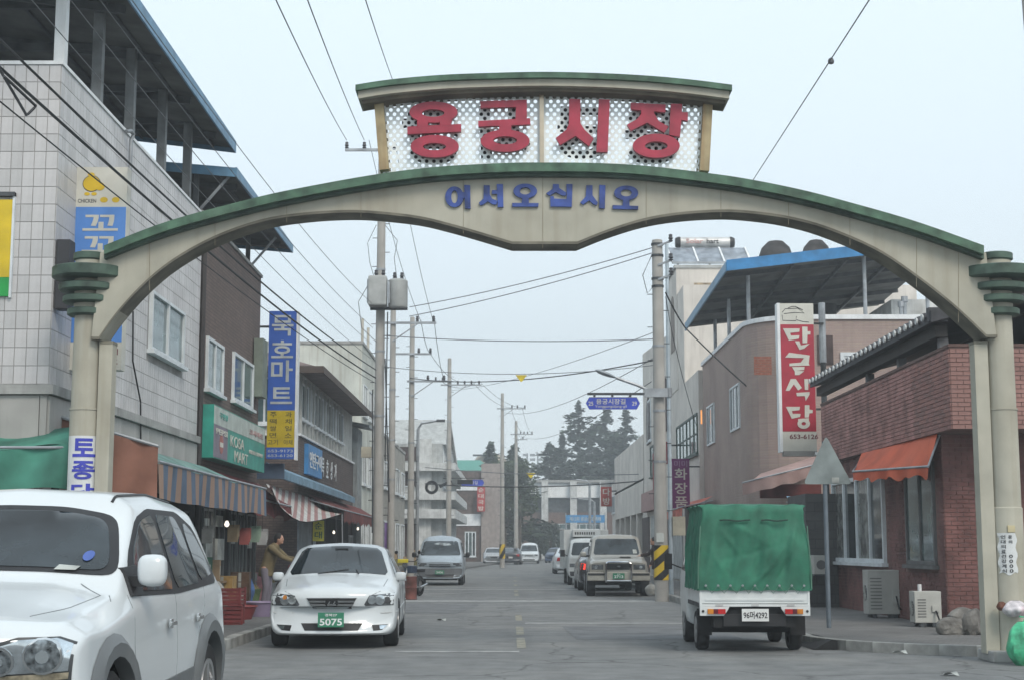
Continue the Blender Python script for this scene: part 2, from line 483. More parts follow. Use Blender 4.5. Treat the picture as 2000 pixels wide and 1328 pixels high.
# rolled lower edge, darker than the beam face and a little proud of it
b2 = [W(x, lerp_poly(cbot, x), AY + 0.235) for x in xs]; b1 = [W(x, lerp_poly(cbot, x) - 5, AY + 0.235) for x in xs]
MB().strip(b1, b2, AY - 0.235, AY + 0.235).build('beam_edge', M('dark_beige_edge', (0.15, 0.14, 0.11), 0.8, var=0.2), arch)
# seams between the welded sheets of the beam
seam = MB()
for px in (292, 420, 560, 705, 905, 1060, 1262, 1408, 1540, 1660, 1790, 1872):
    a = lerp_poly(ctop, px) + 24; b = lerp_poly(cbot, px) - 6
    p, q = U(px, a, AY - 0.222), U(px, b, AY - 0.222)
    seam.bar((p.x, AY - 0.2225, p.z), (q.x, AY - 0.2225, q.z), 0.005, 0.003)
seam.build('sheet_seams', M('seam_rust', (0.24, 0.21, 0.15), 0.9), arch)
def curve_cap(poly, h0, h1, y0, y1, name, mat, x0=None, x1=None):
    pts = [p for p in poly if (x0 is None or p[0] >= x0) and (x1 is None or p[0] <= x1)]
    t = [W(x, y + h0, y0) for x, y in pts]; b = [W(x, y + h1, y0) for x, y in pts]
    return MB().strip(t, b, y0, y1).build(name, mat, arch)
curve_cap(ctop, 0, 17, AY - 0.42, AY + 0.42, 'green_cap', GREEN)
curve_cap(ctop, 17, 26, AY - 0.33, AY + 0.33, 'cap_moulding', GREEND)
# columns with stacked discs
for px, sgn in ((166, 1), (1957, -1)):
    c = U(px, 800, AY); cx = c.x
    zt = zat(606, AY)
    prof = [(0.20, 0.0), (0.20, zat(990, AY) - 0.012), (0.186, zat(990, AY)), (0.186, zat(800, AY) - 0.012), (0.195, zat(800, AY) - 0.01), (0.195, zat(800, AY) + 0.012), (0.178, zat(800, AY) + 0.014), (0.172, zt), (0.19, zt + 0.001), (0.19, zat(500, AY))]
    col = MB().lathe(prof, (cx, AY, 0), 28).build('column', BEIGE, arch, smooth=True)
    for (y, hw, th) in ((494, 0.215, 0.075), (520, 0.475, 0.12), (551, 0.385, 0.07), (576, 0.33, 0.065), (602, 0.27, 0.065)):
        z = zat(y, AY - hw) - 0.02
        MB().lathe([(hw - 0.03, z - th / 2 - 0.02), (hw, z - th / 2), (hw, z + th / 2), (hw - 0.02, z + th / 2 + 0.012)], (cx, AY, 0), 40).build('disc', GREEND, col, smooth=True)
    bx = cx + sgn * 0.27
    BOX('bracket', BEIGE, arch, bx - 0.085, bx + 0.085, AY - 0.11, AY + 0.11, 0.1, zat(668, AY - 0.22) + 0.01)
    BOX('weld_plate', M('weld_plate', (0.2, 0.19, 0.15), 0.8), arch, bx - 0.09, bx + 0.09, AY - 0.115, AY + 0.115, zat(668, AY) - 0.04, zat(668, AY) + 0.0)
    BOX('footing', CONC, arch, cx - 0.34, cx + 0.34, AY - 0.33, AY + 0.33, 0.0, 0.14, bevel=0.02)
# sign frame above
rt = smooth_poly([(694, 166), (760, 156), (860, 147), (960, 143), (1060, 141), (1160, 143), (1260, 148), (1350, 156), (1430, 166)])
def scale_poly(poly, k, c=1062): return [(c + (x - c) * k, y) for x, y in poly]
curve_cap(rt, 0, 11, AY - 0.50, AY + 0.22, 'roof_cap', GREEN)
curve_cap(scale_poly(rt, 0.985), 11, 27, AY - 0.44, AY + 0.16, 'roof_fascia', BEIGE)
curve_cap(scale_poly(rt, 0.965), 27, 38, AY - 0.34, AY - 0.02, 'roof_soffit', M('brown_soffit', (0.14, 0.12, 0.09), 0.8, var=0.2))
RUSTY = M('rusting_beige_post', (0.33, 0.27, 0.16), 0.75, var=0.2, scale=3, streak=0.8, dirt=(0.22, 0.10, 0.03))
for (a, b, c, d) in ((733, 200, 745, 340), (1388, 200, 1380, 342)):
    w0 = 0.055 if a < 1000 else 0.055
    p = U(a + (8 if a < 1000 else -8), b - 8, AY); q = U(c + (8 if a < 1000 else -8), d, AY)
    MB().bar((p.x, AY, p.z), (q.x, AY, q.z), 0.12, 0.46, up=(0, 1, 0)).build('sign_post', RUSTY, arch)
p = U(1058, 176, AY - 0.2); q = U(1058, 322, AY - 0.2)
MB().bar((p.x, AY - 0.14, p.z), (p.x, AY - 0.14, q.z), 0.055, 0.07, up=(0, 1, 0)).build('centre_post', M('brushed_steel', (0.5, 0.42, 0.32), 0.3, 0.8, var=0.1), arch)
# perforated sheets with real holes
PERF = M('perforated_aluminium', (0.70, 0.74, 0.74), 0.5, 0.3, var=0.06)
def perforated(x0, x1):
    PY = AY - 0.10
    X0, X1 = U(x0, 250, PY).x, U(x1, 250, PY).x
    zb, zt = zat(345, PY), zat(172, PY)
    pw, ph, r = 0.0945, 0.0572, 0.0252
    mb = MB(); n = 0
    j = 0; z = zb
    while z < zt:
        x = X0 - (pw / 2 if j % 2 else 0)
        while x < X1:
            c = (min(max(x, X0), X1), min(max(x + pw, X0), X1))
            if c[1] - c[0] > pw * 0.9:
                cx, cz = x + pw / 2, z + ph / 2
                # drop the cells beyond the curved roof and cap
                px = 1062 + (cx - U(1062, 250, PY).x) * F / PY
                if cz < U(px, lerp_poly(rt, px) + 22, PY).z and cz > U(px, lerp_poly(ctop, px) + 18, PY).z:
                    sq = [(x, z), (cx, z), (x + pw, z), (x + pw, cz), (x + pw, z + ph), (cx, z + ph), (x, z + ph), (x, cz)]
                    ang = [math.atan2(b - cz, a - cx) for a, b in sq]
                    hl = [(cx + r * math.cos(t), cz + r * math.sin(t)) for t in (R(225), R(270), R(315), 0, R(45), R(90), R(135), R(180))]
                    vs = [(a, PY, b) for a, b in sq] + [(a, PY, b) for a, b in hl]
                    mb.add(vs, [(k, (k + 1) % 8, 8 + (k + 1) % 8, 8 + k) for k in range(8)])
            elif c[1] - c[0] > 0.001:
                mb.add([(c[0], PY, z), (c[1], PY, z), (c[1], PY, z + ph), (c[0], PY, z + ph)], [(0, 1, 2, 3)])
            x += pw
        z += ph; j += 1
    return mb.build('perforated_sheet', PERF, arch, fixn=False)
perforated(749, 1055); perforated(1062, 1374)
# glyphs of the big sign, measured in the photograph's plane
ZA = lambda x, y: (740 + x / 5.882, 180 + y / 5.882)
ZB = lambda x, y: (1060 + x / 5.882, 180 + y / 5.882)
ZC = lambda x, y: (850 + x / 4.762, 350 + y / 4.762)
def EL(f, cx, cy, rx, ry, ix, iy, icx=None, icy=None):
    n = 32; o = []; i = []
    icx = cx if icx is None else icx; icy = cy if icy is None else icy
    for k in range(n + 1):
        a = 2 * math.pi * k / n
        o.append(f(cx + rx * math.cos(a), cy + ry * math.sin(a))); i.append(f(icx + ix * math.cos(a), icy + iy * math.sin(a)))
    return ('ring', o, i)
def PL(f, *pts): return ('poly', [f(*p) for p in pts])
BIG = [
 [EL(ZA, 628, 238, 277, 122, 130, 44, 624, 248), EL(ZA, 642, 630, 277, 130, 133, 42, 640, 634), PL(ZA, (328, 405), (945, 375), (945, 462), (328, 492)), PL(ZA, (440, 335), (570, 335), (562, 400), (440, 405)), PL(ZA, (700, 335), (845, 325), (820, 395), (700, 395))],
 [PL(ZA, (1165, 112), (1700, 96), (1700, 325), (1568, 330), (1575, 178), (1168, 190)), PL(ZA, (1142, 340), (1735, 308), (1742, 380), (1142, 405)), PL(ZA, (1382, 380), (1522, 380), (1522, 460), (1382, 460)), EL(ZA, 1450, 568, 282, 128, 136, 46, 1452, 562)],
 [PL(ZB, (304, 85), (432, 92), (432, 365), (480, 440), (585, 540), (530, 628), (378, 510), (200, 615), (150, 535), (270, 440), (300, 370)), PL(ZB, (645, 90), (770, 96), (746, 700), (615, 695))],
 [PL(ZB, (1010, 128), (1412, 152), (1408, 240), (1010, 206)), PL(ZB, (1128, 200), (1275, 210), (1278, 250), (1330, 340), (1442, 405), (1395, 475), (1200, 358), (1010, 452), (968, 382), (1080, 320), (1130, 260)), PL(ZB, (1470, 142), (1600, 145), (1597, 240), (1665, 240), (1665, 342), (1592, 325), (1575, 522), (1452, 500)), EL(ZB, 1303, 625, 270, 138, 130, 50)],
]
SML = [
 [EL(ZC, 180, 172, 86, 96, 30, 60), PL(ZC, (240, 130), (285, 130), (285, 185), (240, 185)), PL(ZC, (270, 62), (325, 66), (330, 282), (278, 280))],
 [PL(ZC, (452, 65), (508, 65), (508, 150), (530, 190), (578, 210), (568, 245), (530, 240), (490, 215), (445, 245), (420, 252), (408, 225), (450, 190)), PL(ZC, (528, 110), (580, 110), (580, 146), (528, 146)), PL(ZC, (572, 55), (630, 55), (635, 268), (582, 268))],
 [EL(ZC, 837, 118, 110, 68, 50, 33), PL(ZC, (808, 175), (868, 175), (872, 236), (804, 236)), PL(ZC, (716, 230), (962, 232), (958, 264), (718, 264))],
 [PL(ZC, (1095, 55), (1148, 55), (1152, 90), (1220, 135), (1212, 162), (1180, 160), (1122, 130), (1060, 162), (1032, 140), (1090, 100)), PL(ZC, (1220, 55), (1276, 55), (1272, 200), (1225, 196)), PL(ZC, (1070, 165), (1104, 168), (1104, 190), (1222, 194), (1222, 172), (1272, 172), (1270, 266), (1072, 262))],
 [PL(ZC, (1405, 65), (1462, 65), (1462, 160), (1512, 225), (1500, 252), (1470, 240), (1430, 205), (1375, 245), (1348, 225), (1400, 170)), PL(ZC, (1526, 62), (1582, 66), (1576, 280), (1524, 278))],
 [EL(ZC, 1775, 136, 112, 68, 50, 33), PL(ZC, (1745, 195), (1802, 195), (1806, 258), (1742, 258)), PL(ZC, (1648, 250), (1888, 258), (1886, 290), (1650, 284))],
]
def glyph(shapes, y0, y1, mat, name, parent, mirror=None, k=1.0):
    mb = MB()
    def c(p):
        q = U(p[0], p[1], AY - 0.22); x = q.x
        if mirror is not None: x = 2 * mirror - x
        return (x, q.z)
    for i, s in enumerate(shapes):
        e = 0.0015 * i        # no two strokes share a plane
        if s[0] == 'ring': mb.strip([c(p) for p in s[1]], [c(p) for p in s[2]], y0 - e, y1 + e)
        else: mb.prism([c(p) for p in s[1]], y0 - e, y1 + e)
    return mb.build(name, mat, parent)
for g in BIG: glyph(g, AY - 0.24, AY - 0.17, RED, 'letter', arch)
xm = U(1062, 250, AY).x
for g in BIG: glyph(g, AY + 0.06, AY + 0.12, REDS, 'rear_letter', arch, mirror=xm)
for g in SML: glyph(g, AY - 0.255, AY - 0.222, BLUEL, 'letter', arch)
# ================================================================ building helpers
class Face:
    """a wall plane: a runs to the viewer's right, z up, n towards the street"""
    def __init__(s, O, r, n): s.O = Vector(O); s.r = Vector(r); s.n = Vector(n)
    def p(s, a, z, t=0.0):
        v = s.O + s.r * a + s.n * t; return Vector((v.x, v.y, z))
    def box(s, mb, a0, a1, z0, z1, t0, t1):
        return mb.hexa([s.p(a0, z0, t0), s.p(a1, z0, t0), s.p(a1, z0, t1), s.p(a0, z0, t1)], [s.p(a0, z1, t0), s.p(a1, z1, t0), s.p(a1, z1, t1), s.p(a0, z1, t1)])
def left_face(X, Y0=0): return Face((X, Y0, 0), (0, 1, 0), (1, 0, 0))      # a = y - Y0
def right_face(X, Y0=0): return Face((X, Y0, 0), (0, 1, 0), (-1, 0, 0))
def front_face(Y, X0=0): return Face((X0, Y, 0), (1, 0, 0), (0, -1, 0))
def window(par, f, a0, a1, z0, z1, n=2, frame=WFRAME, glass=GLASS, fw=0.05, sill=True, bars=0, d=0.05, name='window'):
    mb = MB(); m = 0.5 * fw
    f.box(mb, a0, a0 + fw, z0, z1, -0.02, d); f.box(mb, a1 - fw, a1, z0, z1, -0.02, d)
    f.box(mb, a0 + fw, a1 - fw, z1 - fw, z1, -0.02, d - 0.003); f.box(mb, a0 + fw, a1 - fw, z0, z0 + fw, -0.02, d - 0.003)
    for k in range(1, n):
        c = a0 + (a1 - a0) * k / n
        f.box(mb, c - m, c + m, z0 + fw, z1 - fw, -0.02, d - 0.008)
    for k in range(bars):
        c = z0 + (z1 - z0) * (k + 1) / (bars + 1)
        f.box(mb, a0 + fw, a1 - fw, c - m * 0.7, c + m * 0.7, -0.02, d - 0.012)
    w_ = mb.build(name, frame, par)
    for k in range(n):
        p0 = a0 + (a1 - a0) * k / n + m; p1 = a0 + (a1 - a0) * (k + 1) / n - m
        g = MB(); f.box(g, p0, p1, z0 + fw, z1 - fw, -0.02, 0.014 + 0.008 * (k % 2)); g.build('pane', random.choice((GLASS, glass, GLASSD, GLASSC)) if glass is GLASS and name == 'window' else glass, w_)
    if sill:
        g = MB(); f.box(g, a0 - 0.08, a1 + 0.08, z0 - 0.07, z0 - 0.003, -0.02, d + 0.06); g.build('sill', frame, w_)
    return w_
def opening(par, f, a0, a1, z0, z1, d=0.02, mat=None, name='opening'):
    g = MB(); f.box(g, a0, a1, z0, z1, -0.05, d); return g.build(name, mat or M('dark_interior', (0.02, 0.02, 0.022), 0.9), par)
def pieces(par, f, a0, a1, z0, z1, pw, ph, joint, thick, mat, name, nparts, skip=(), bond=True, order=None, mats=None):
    """single bricks or tiles on a wall: the first nparts are objects, the rest one joined part"""
    cells = []
    rows = int((z1 - z0) / ph + 1e-6)
    for j in range(rows):
        off = (pw / 2 if bond and j % 2 else 0)
        a = a0 - off
        while a < a1 - 1e-6:
            b = a + pw
            c0, c1 = max(a, a0), min(b, a1)
            za, zb = z0 + j * ph, z0 + (j + 1) * ph
            if c1 - c0 > joint * 2.5 and not any(c1 > s[0] and c0 < s[1] and zb > s[2] and za < s[3] for s in skip):
                cells.append((c0, c1, za, zb))
            a = b
    key = order or (lambda c: (c[0], -c[2]))
    cells.sort(key=key)
    protos = {}
    rest = MB(); h = joint / 2
    for i, (c0, c1, za, zb) in enumerate(cells):
        t = thick + random.uniform(-0.15, 0.15) * thick
        if i < nparts:
            w_ = round(c1 - c0, 4)
            mt = random.choice(mats) if mats else mat
            kk = (w_, mt.name)
            if kk not in protos:
                pm = MB()
                Face((0, 0, 0), f.r, f.n).box(pm, h, w_ - h, h, ph - h, -0.02, thick)
                protos[kk] = pm.mesh(name, mt, bevel=0.0)
            o = link(protos[kk], name, par)
            v = f.p(c0, za, random.uniform(-0.1, 0.1) * thick)
            o.location = v - ORG[par]
        else:
            f.box(rest, c0 + h, c1 - h, za + h, zb - h, -0.02, t)
    if rest.v:
        rest.build(name + 's_beyond', mat, par, kind='stuff', fixn=False)

def canopy(par, X0, z0, X1, z1, Y0, Y1, under, fascia, nb=6, th=0.07, fh=0.2, post=None):
    """sheet-metal roof: eave at X0/z0 towards the street, rising to X1/z1"""
    s = 1 if X0 > X1 else -1
    mb = MB(); mb.hexa([(X0, Y0, z0), (X0, Y1, z0), (X1, Y1, z1), (X1, Y0, z1)], [(X0, Y0, z0 + th), (X0, Y1, z0 + th), (X1, Y1, z1 + th), (X1, Y0, z1 + th)])
    roof = mb.build('canopy_roof', under, par)
    e = MB()
    e.hexa([(X0, Y0 - 0.03, z0 - fh * 0.4), (X0, Y1 + 0.03, z0 - fh * 0.4), (X0 + s * 0.03, Y1 + 0.03, z0 - fh * 0.4), (X0 + s * 0.03, Y0 - 0.03, z0 - fh * 0.4)],
           [(X0, Y0 - 0.03, z0 + fh * 0.6), (X0, Y1 + 0.03, z0 + fh * 0.6), (X0 + s * 0.03, Y1 + 0.03, z0 + fh * 0.6), (X0 + s * 0.03, Y0 - 0.03, z0 + fh * 0.6)])
    e.build('fascia', fascia, roof)
    for Y in (Y0, Y1):
        q = MB(); d = 0.03 if Y == Y1 else -0.03
        q.hexa([(X0, Y, z0 - fh * 0.4), (X1, Y, z1 - fh * 0.4), (X1, Y + d, z1 - fh * 0.4), (X0, Y + d, z0 - fh * 0.4)], [(X0, Y, z0 + fh * 0.55), (X1, Y, z1 + fh * 0.55), (X1, Y + d, z1 + fh * 0.55), (X0, Y + d, z0 + fh * 0.55)])
        q.build('verge', fascia, roof)
    for k in range(nb):
        Y = Y0 + (Y1 - Y0) * (k + 0.5) / nb
        MB().bar((X0 - s * 0.15, Y, z0 - 0.07), (X1, Y, z1 - 0.07), 0.07, 0.13).build('rafter', IRON, roof)
    for k in range(5):
        t = (k + 0.3) / 5
        X = X0 + (X1 - X0) * t; z = z0 + (z1 - z0) * t
        MB().bar((X, Y0 + 0.05, z - 0.03), (X, Y1 - 0.05, z - 0.03), 0.05, 0.05).build('purlin', IRON, roof)
    if k: pass
    return roof
def slab_sign(name, label, cat, c, w_, h_, d, rimmat, group=None, Yn=(0, -1, 0)):
    t = thing(name, label, cat, c, group=group)
    BOX('sign_box', rimmat, t, c[0] - w_ / 2, c[0] + w_ / 2, c[1], c[1] + d, c[2] - h_ / 2, c[2] + h_ / 2, bevel=0.008)
    return t

# ================================================================ left side buildings
XL = -6.2
TILE = M('pale_wall_tile', (0.54, 0.53, 0.53), 0.45, var=0.08, scale=2, streak=0.25, dirt=(0.22, 0.2, 0.19), spec=0.5)
TILEB = M('pale_wall_tile_dusty', (0.48, 0.475, 0.475), 0.5, var=0.08, scale=2, streak=0.3, dirt=(0.2, 0.19, 0.18), spec=0.5)
GROUT = M('grey_grout', (0.30, 0.29, 0.28), 0.9)
Y1a = UX(109, 400, XL).y; Y1b = UX(390, 600, XL).y
zt1 = UX(118, 125, XL).z
t1 = thing('tiled_building', 'two-storey building faced with large pale tiles under a blue edged rooftop canopy', 'building', (-9, Y1a, 0))
zl = UX(102, 752, XL).z
BOX('wall', GROUT, t1, -16, XL, Y1a, Y1b, 0, zt1)
fs = left_face(XL, Y1a); ff = front_face(Y1a, 0)
TP, TH = 0.158, (zt1 - zl - 0.002) / 18
wy0, wy1 = UX(290, 640, XL).y - Y1a, UX(355, 640, XL).y - Y1a
wz0, wz1 = UX(322, 700, XL).z, UX(322, 588, XL).z
wskip = [(wy0, wy1, wz0, wz1)]
pieces(t1, ff, -6.2 - TP * 7, XL, zl, zt1, TP, TH, 0.010, 0.008, TILE, 'tile', 130, bond=False, order=lambda c: (-c[1], c[2]), mats=[TILE, TILE, TILEB])
pieces(t1, ff, -6.2 - TP * 40, XL - TP * 7, zl, zt1, TP, TH, 0.010, 0.008, TILE, 'side_tile', 0, bond=False)
pieces(t1, fs, 0, Y1b - Y1a, zl, zt1, TP, TH, 0.010, 0.008, TILE, 'tile', 165, skip=wskip, bond=False, mats=[TILE, TILE, TILEB])
BOX('coping', WHITE, t1, -16, XL + 0.03, Y1a - 0.03, Y1b, zt1, zt1 + 0.05)
BOX('ledge', CONC, t1, -16, XL + 0.09, Y1a - 0.09, Y1b, zl - 0.14, zl - 0.01)
BOX('ledge', CONC, t1, -16, XL + 0.06, Y1a - 0.06, Y1b, zl - 1.02, zl - 0.90)
SLAB = M('stone_slab', (0.36, 0.35, 0.335), 0.7, var=0.1, scale=1, streak=0.4, dirt=(0.2, 0.19, 0.18))
pieces(t1, fs, 0, Y1b - Y1a, zl - 0.90, zl - 0.14, 0.95, 0.75, 0.012, 0.03, SLAB, 'slab', 60, bond=False)
pieces(t1, ff, -12, XL, zl - 0.90, zl - 0.14, 0.95, 0.75, 0.012, 0.03, SLAB, 'slab', 60, bond=False)
pieces(t1, ff, -12, XL, zl - 2.5, zl - 1.02, 0.95, 1.47, 0.012, 0.02, SLAB, 'slab', 60, bond=False)
window(t1, fs, wy0, wy1, wz0, wz1, 2, fw=0.055, glass=GLASSB, d=0.07)
# shop front under the awning: dark interior with posters
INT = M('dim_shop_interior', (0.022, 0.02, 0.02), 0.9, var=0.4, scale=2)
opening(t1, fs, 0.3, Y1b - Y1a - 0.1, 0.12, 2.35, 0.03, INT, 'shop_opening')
for k, (a0, a1, z0, z1) in enumerate(((5.2, 6.1, 1.25, 2.0), (6.4, 7.2, 0.9, 2.0), (7.6, 8.2, 1.2, 2.05), (8.5, 9.0, 0.9, 2.1))):
    window(t1, fs, a0, a1, z0, z1, 2, frame=IRON, glass=GLASS, fw=0.04, sill=False, d=0.06, name='shop_window')
POST = M('posted_paper', (0.4, 0.42, 0.40), 0.8, var=0.2)
for (a0, a1, z0, z1) in ((5.3, 5.6, 1.75, 1.9), (5.3, 5.75, 1.35, 1.55), (6.5, 6.9, 1.3, 1.65), (6.6, 6.9, 1.8, 1.95), (7.7, 7.95, 1.3, 1.5)):
    opening(t1, fs, a0, a1, z0, z1, 0.075, POST, 'poster')
# yellow and green sheet window on the front wall
yx = U(28, 480, Y1a).x
BOX('yellow_panel', M('yellow_sheet', (0.62, 0.45, 0.02), 0.6, var=0.1), t1, yx - 1.3, yx - 0.03, Y1a - 0.05, Y1a + 0.01, zat(543, Y1a), zat(392, Y1a))
BOX('green_panel', M('green_sheet', (0.02, 0.33, 0.07), 0.6, var=0.1), t1, yx - 1.3, yx - 0.03, Y1a - 0.052, Y1a + 0.01, zat(580, Y1a), zat(543, Y1a) - 0.003)
BOX('panel_frame', WFRAME, t1, yx - 0.03, yx, Y1a - 0.06, Y1a + 0.01, zat(583, Y1a), zat(380, Y1a))
BOX('panel_frame', IRON, t1, yx - 1.3, yx, Y1a - 0.09, Y1a + 0.01, zat(386, Y1a), zat(378, Y1a))
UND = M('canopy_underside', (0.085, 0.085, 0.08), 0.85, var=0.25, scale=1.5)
LBLUE = M('pale_blue_fascia', (0.10, 0.22, 0.34), 0.5, var=0.15, scale=3)
ye = UX(458, 290, -5.72)
canopy(t1, -5.72, ye.z, -13, ye.z + 0.9, Y1a - 1.6, ye.y, UND, LBLUE, nb=5, fh=0.24)
for i, px in enumerate((109, 187, 253, 317, 368)):
    Yp = UX(px, 200, XL - 0.12).y + (0.08 if i == 0 else 0)
    z1 = ye.z + 0.06
    BOX('canopy_post', WHITE if i == 0 else M('grey_post', (0.14, 0.15, 0.155), 0.6, 0.2, var=0.2), t1, XL - 0.20, XL - 0.05, Yp, Yp + 0.15, zt1 + 0.05, z1)  # front post coloured paler as the lit one, the rest darker
    BOX('beam_stub', IRON, t1, XL - 3.2, XL - 0.21, Yp + 0.03, Yp + 0.12, z1 - 0.02, z1 + 0.10)
# drain pipe bend on the parapet, dark meter box
pp = [UX(235, 245, XL + 0.06), UX(243, 242, XL + 0.1), UX(252, 252, XL + 0.12), UX(256, 275, XL + 0.08), UX(256, 470, XL + 0.08)]
MB().tube([Vector((p.x, pp[3].y - (0.25 if i == 0 else 0.1 if i == 1 else 0), p.z)) for i, p in enumerate(pp)], 0.03, 8).build('conduit', STEEL, t1, smooth=True)
mbx = UX(126, 520, XL + 0.3)
BOX('meter_box', M('charcoal_box', (0.035, 0.035, 0.04), 0.6), t1, XL + 0.02, XL + 0.20, Y1a + 0.04, Y1a + 0.3, zat(590, mbx.y), zat(452, mbx.y))
MB().tube([(XL + 0.05, Y1a + 4.2, 5.2), (XL + 0.06, Y1a + 4.25, 4.4), (XL + 0.05, Y1a + 4.9, 3.8), (XL + 0.07, Y1a + 5.0, 2.6)], 0.014, 6).build('loose_cable', DARK, t1)

BR2 = M('dark_brown_brick', (0.185, 0.135, 0.118), 0.9, brick=(0.21, 0.075, 0.01, (0.11, 0.09, 0.083), (0.145, 0.11, 0.098)), var=0.15, scale=1, bump=0.6)
Y2b = UX(512, 560, XL).y
zt2 = UX(512, 543, XL).z
t2 = thing('dark_brick_building', 'dark brown brick two-storey shop with white framed windows beside the tiled building', 'building', (-9, Y1b, 0))
BOX('wall', BR2, t2, -16, XL - 0.03, Y1b + 0.004, Y2b, 0, zt2)
BOX('coping', CONC, t2, -16, XL + 0.01, Y1b + 0.004, Y2b + 0.03, zt2, zt2 + 0.07)
f2 = left_face(XL - 0.03, 0)
for (x0, x1, ya, yb, xm_) in ((404, 436, 668, 775, 420), (456, 495, 702, 800, 476)):
    a0, a1 = UX(x0, 700, XL).y, UX(x1, 700, XL).y
    window(t2, f2, a0, a1, UX(xm_, yb - 8, XL).z, UX(xm_, ya - 2, XL).z, 2, fw=0.07, glass=GLASSB, d=0.06)
MB().tube([(XL + 0.03, Y1b + 0.15, 0.2), (XL + 0.03, Y1b + 0.15, zt2 - 0.1)], 0.06, 8).build('downpipe', M('dark_pipe', (0.04, 0.035, 0.035), 0.6), t2)
ye2 = UX(570, 488, -5.6)
canopy(t2, -5.6, ye2.z, -12, ye2.z + 0.55, Y1b + 0.25, ye2.y, UND, LBLUE, nb=4, fh=0.2)
for px in (372, 490):
    Yp = UX(px, 500, XL - 0.15).y
    Yp = max(Yp, Y1b + 0.4)
    BOX('canopy_post', IRON, t2, XL - 0.28, XL - 0.18, Yp, Yp + 0.1, zt2 + 0.07, ye2.z + 0.02)
    MB().bar((XL - 0.2, Yp, zt2 + 0.08), (-5.75, Yp, ye2.z - 0.02), 0.05).build('brace', STEEL, t2)
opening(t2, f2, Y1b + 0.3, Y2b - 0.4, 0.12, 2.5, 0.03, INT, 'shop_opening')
for (a0, a1, z0, z1, g_) in ((30.9, 31.9, .5, 2.2, 0), (32.1, 33.2, .5, 2.25, 0), (33.9, 34.6, .3, 2.2, 1), (34.8, 35.6, .3, 2.2, 0), (36.0, 37.3, .3, 2.2, 1)):
    window(t2, f2, a0, a1, z0, z1, 2, frame=M('dull_door_frame', (0.14, 0.15, 0.15), 0.6), glass=GLASS if g_ == 0 else M('milky_door_glass', (0.13, 0.15, 0.15), 0.3, var=.3), fw=0.05, sill=False, d=0.07, name='shop_window')
for k, (a0, a1, z0, z1) in enumerate(((31.0, 31.4, 1.75, 2.0), (31.1, 31.8, 1.2, 1.55), (32.2, 32.9, 1.85, 2.08), (32.3, 33.1, 1.15, 1.6), (34.0, 34.4, 1.5, 2.0), (36.2, 36.6, 1.4, 1.7))):
    opening(t2, f2, a0, a1, z0, z1, 0.085, M('posted_paper', (0.4, 0.42, 0.40), 0.8, var=0.2), 'poster')
BOX('duct', M('olive_grey_box', (0.17, 0.2, 0.17), 0.7), t2, XL, XL + 0.22, Y2b - 1.0, Y2b - 0.3, 5.0, 6.4)

# brick and white house with the deep eaves
BR3 = M('mauve_brown_brick', (0.16, 0.12, 0.108), 0.9, brick=(0.21, 0.075, 0.01, (0.07, 0.06, 0.055), (0.1, 0.075, 0.07)), var=0.15, scale=1, bump=0.6)
Y3a, Y3b = UX(585, 800, XL).y, UX(690, 900, XL).y
z3m = UX(588, 725, XL).z; z3t = UX(590, 745, XL).z + 1.5
t3 = thing('eaved_house', 'brick ground floor house with white upper storey and brown eaves behind the tall blue sign', 'building', (-9, Y3a, 0))
zm = zat(848, Y3a); zm = zat(855, Y3a) + 0.0
zm = zat(850, Y3a)
ztop = zat(752, Y3a) + 0.5
BOX('wall', BR3, t3, -15, XL, Y3a, Y3b, 0, zm)
UPW = M('cream_panel_wall', (0.52, 0.53, 0.50), 0.75, var=0.1, streak=0.4, dirt=(0.18, 0.17, 0.15))
BOX('upper_wall', UPW, t3, -15, XL - 0.06, Y3a + 0.06, Y3b, zm + 0.06, ztop)
BOX('string_course', WHITE, t3, -15, XL + 0.06, Y3a - 0.06, Y3b, zm, zm + 0.06)
ROOFB = M('brown_metal_roof', (0.14, 0.10, 0.09), 0.7, var=0.2)
mb = MB(); e0 = 0.75
mb.hexa([(XL + e0, Y3a - e0, ztop - 0.08), (XL + e0, Y3b, ztop - 0.08), (-15, Y3b, ztop - 0.08), (-15, Y3a - e0, ztop - 0.08)],
        [(XL - 2.5, Y3a + 2.6, ztop + 1.1), (XL - 2.5, Y3b, ztop + 1.1), (-15, Y3b, ztop + 1.1), (-15, Y3a + 2.6, ztop + 1.1)])
mb.build('roof', ROOFB, t3)
BOX('eave_board', M('brown_eave', (0.08, 0.06, 0.05), 0.8), t3, XL + e0, XL + e0 + 0.03, Y3a - e0, Y3b, ztop - 0.22, ztop - 0.02)
BOX('eave_board', M('brown_eave', (0.08, 0.06, 0.05), 0.8), t3, -15, XL + e0 + 0.03, Y3a - e0 - 0.03, Y3a - e0, ztop - 0.22, ztop - 0.02)
f3 = left_face(XL - 0.06, Y3a); f3f = front_face(Y3a + 0.06, 0)
window(t3, f3f, -8.2, -6.75, zm + 0.35, ztop - 0.25, 3, fw=0.06, glass=GLASSB)
for k in range(4): window(t3, f3, 0.6 + k * 3.0, 2.9 + k * 3.0, zm + 0.55, ztop - 0.35, 3, fw=0.06, glass=GLASSB)
SLATW = M('pale_slat', (0.42, 0.43, 0.42), 0.7, var=0.1)
for k in range(12):
    g = MB(); f3.box(g, 0.3 + k * 0.95, 0.36 + k * 0.95, zm + 0.1, ztop - 0.2, 0.02, 0.09); g.build('mullion', SLATW, t3)
f3b = left_face(XL, Y3a)
b_ = MB(); f3b.box(b_, 1.2, 4.6, zm - 1.05, zm - 0.15, 0.0, 0.12)
sg = b_.build('wall_sign', M('sky_blue_sign', (0.05, 0.22, 0.48), 0.5, var=0.1), t3)
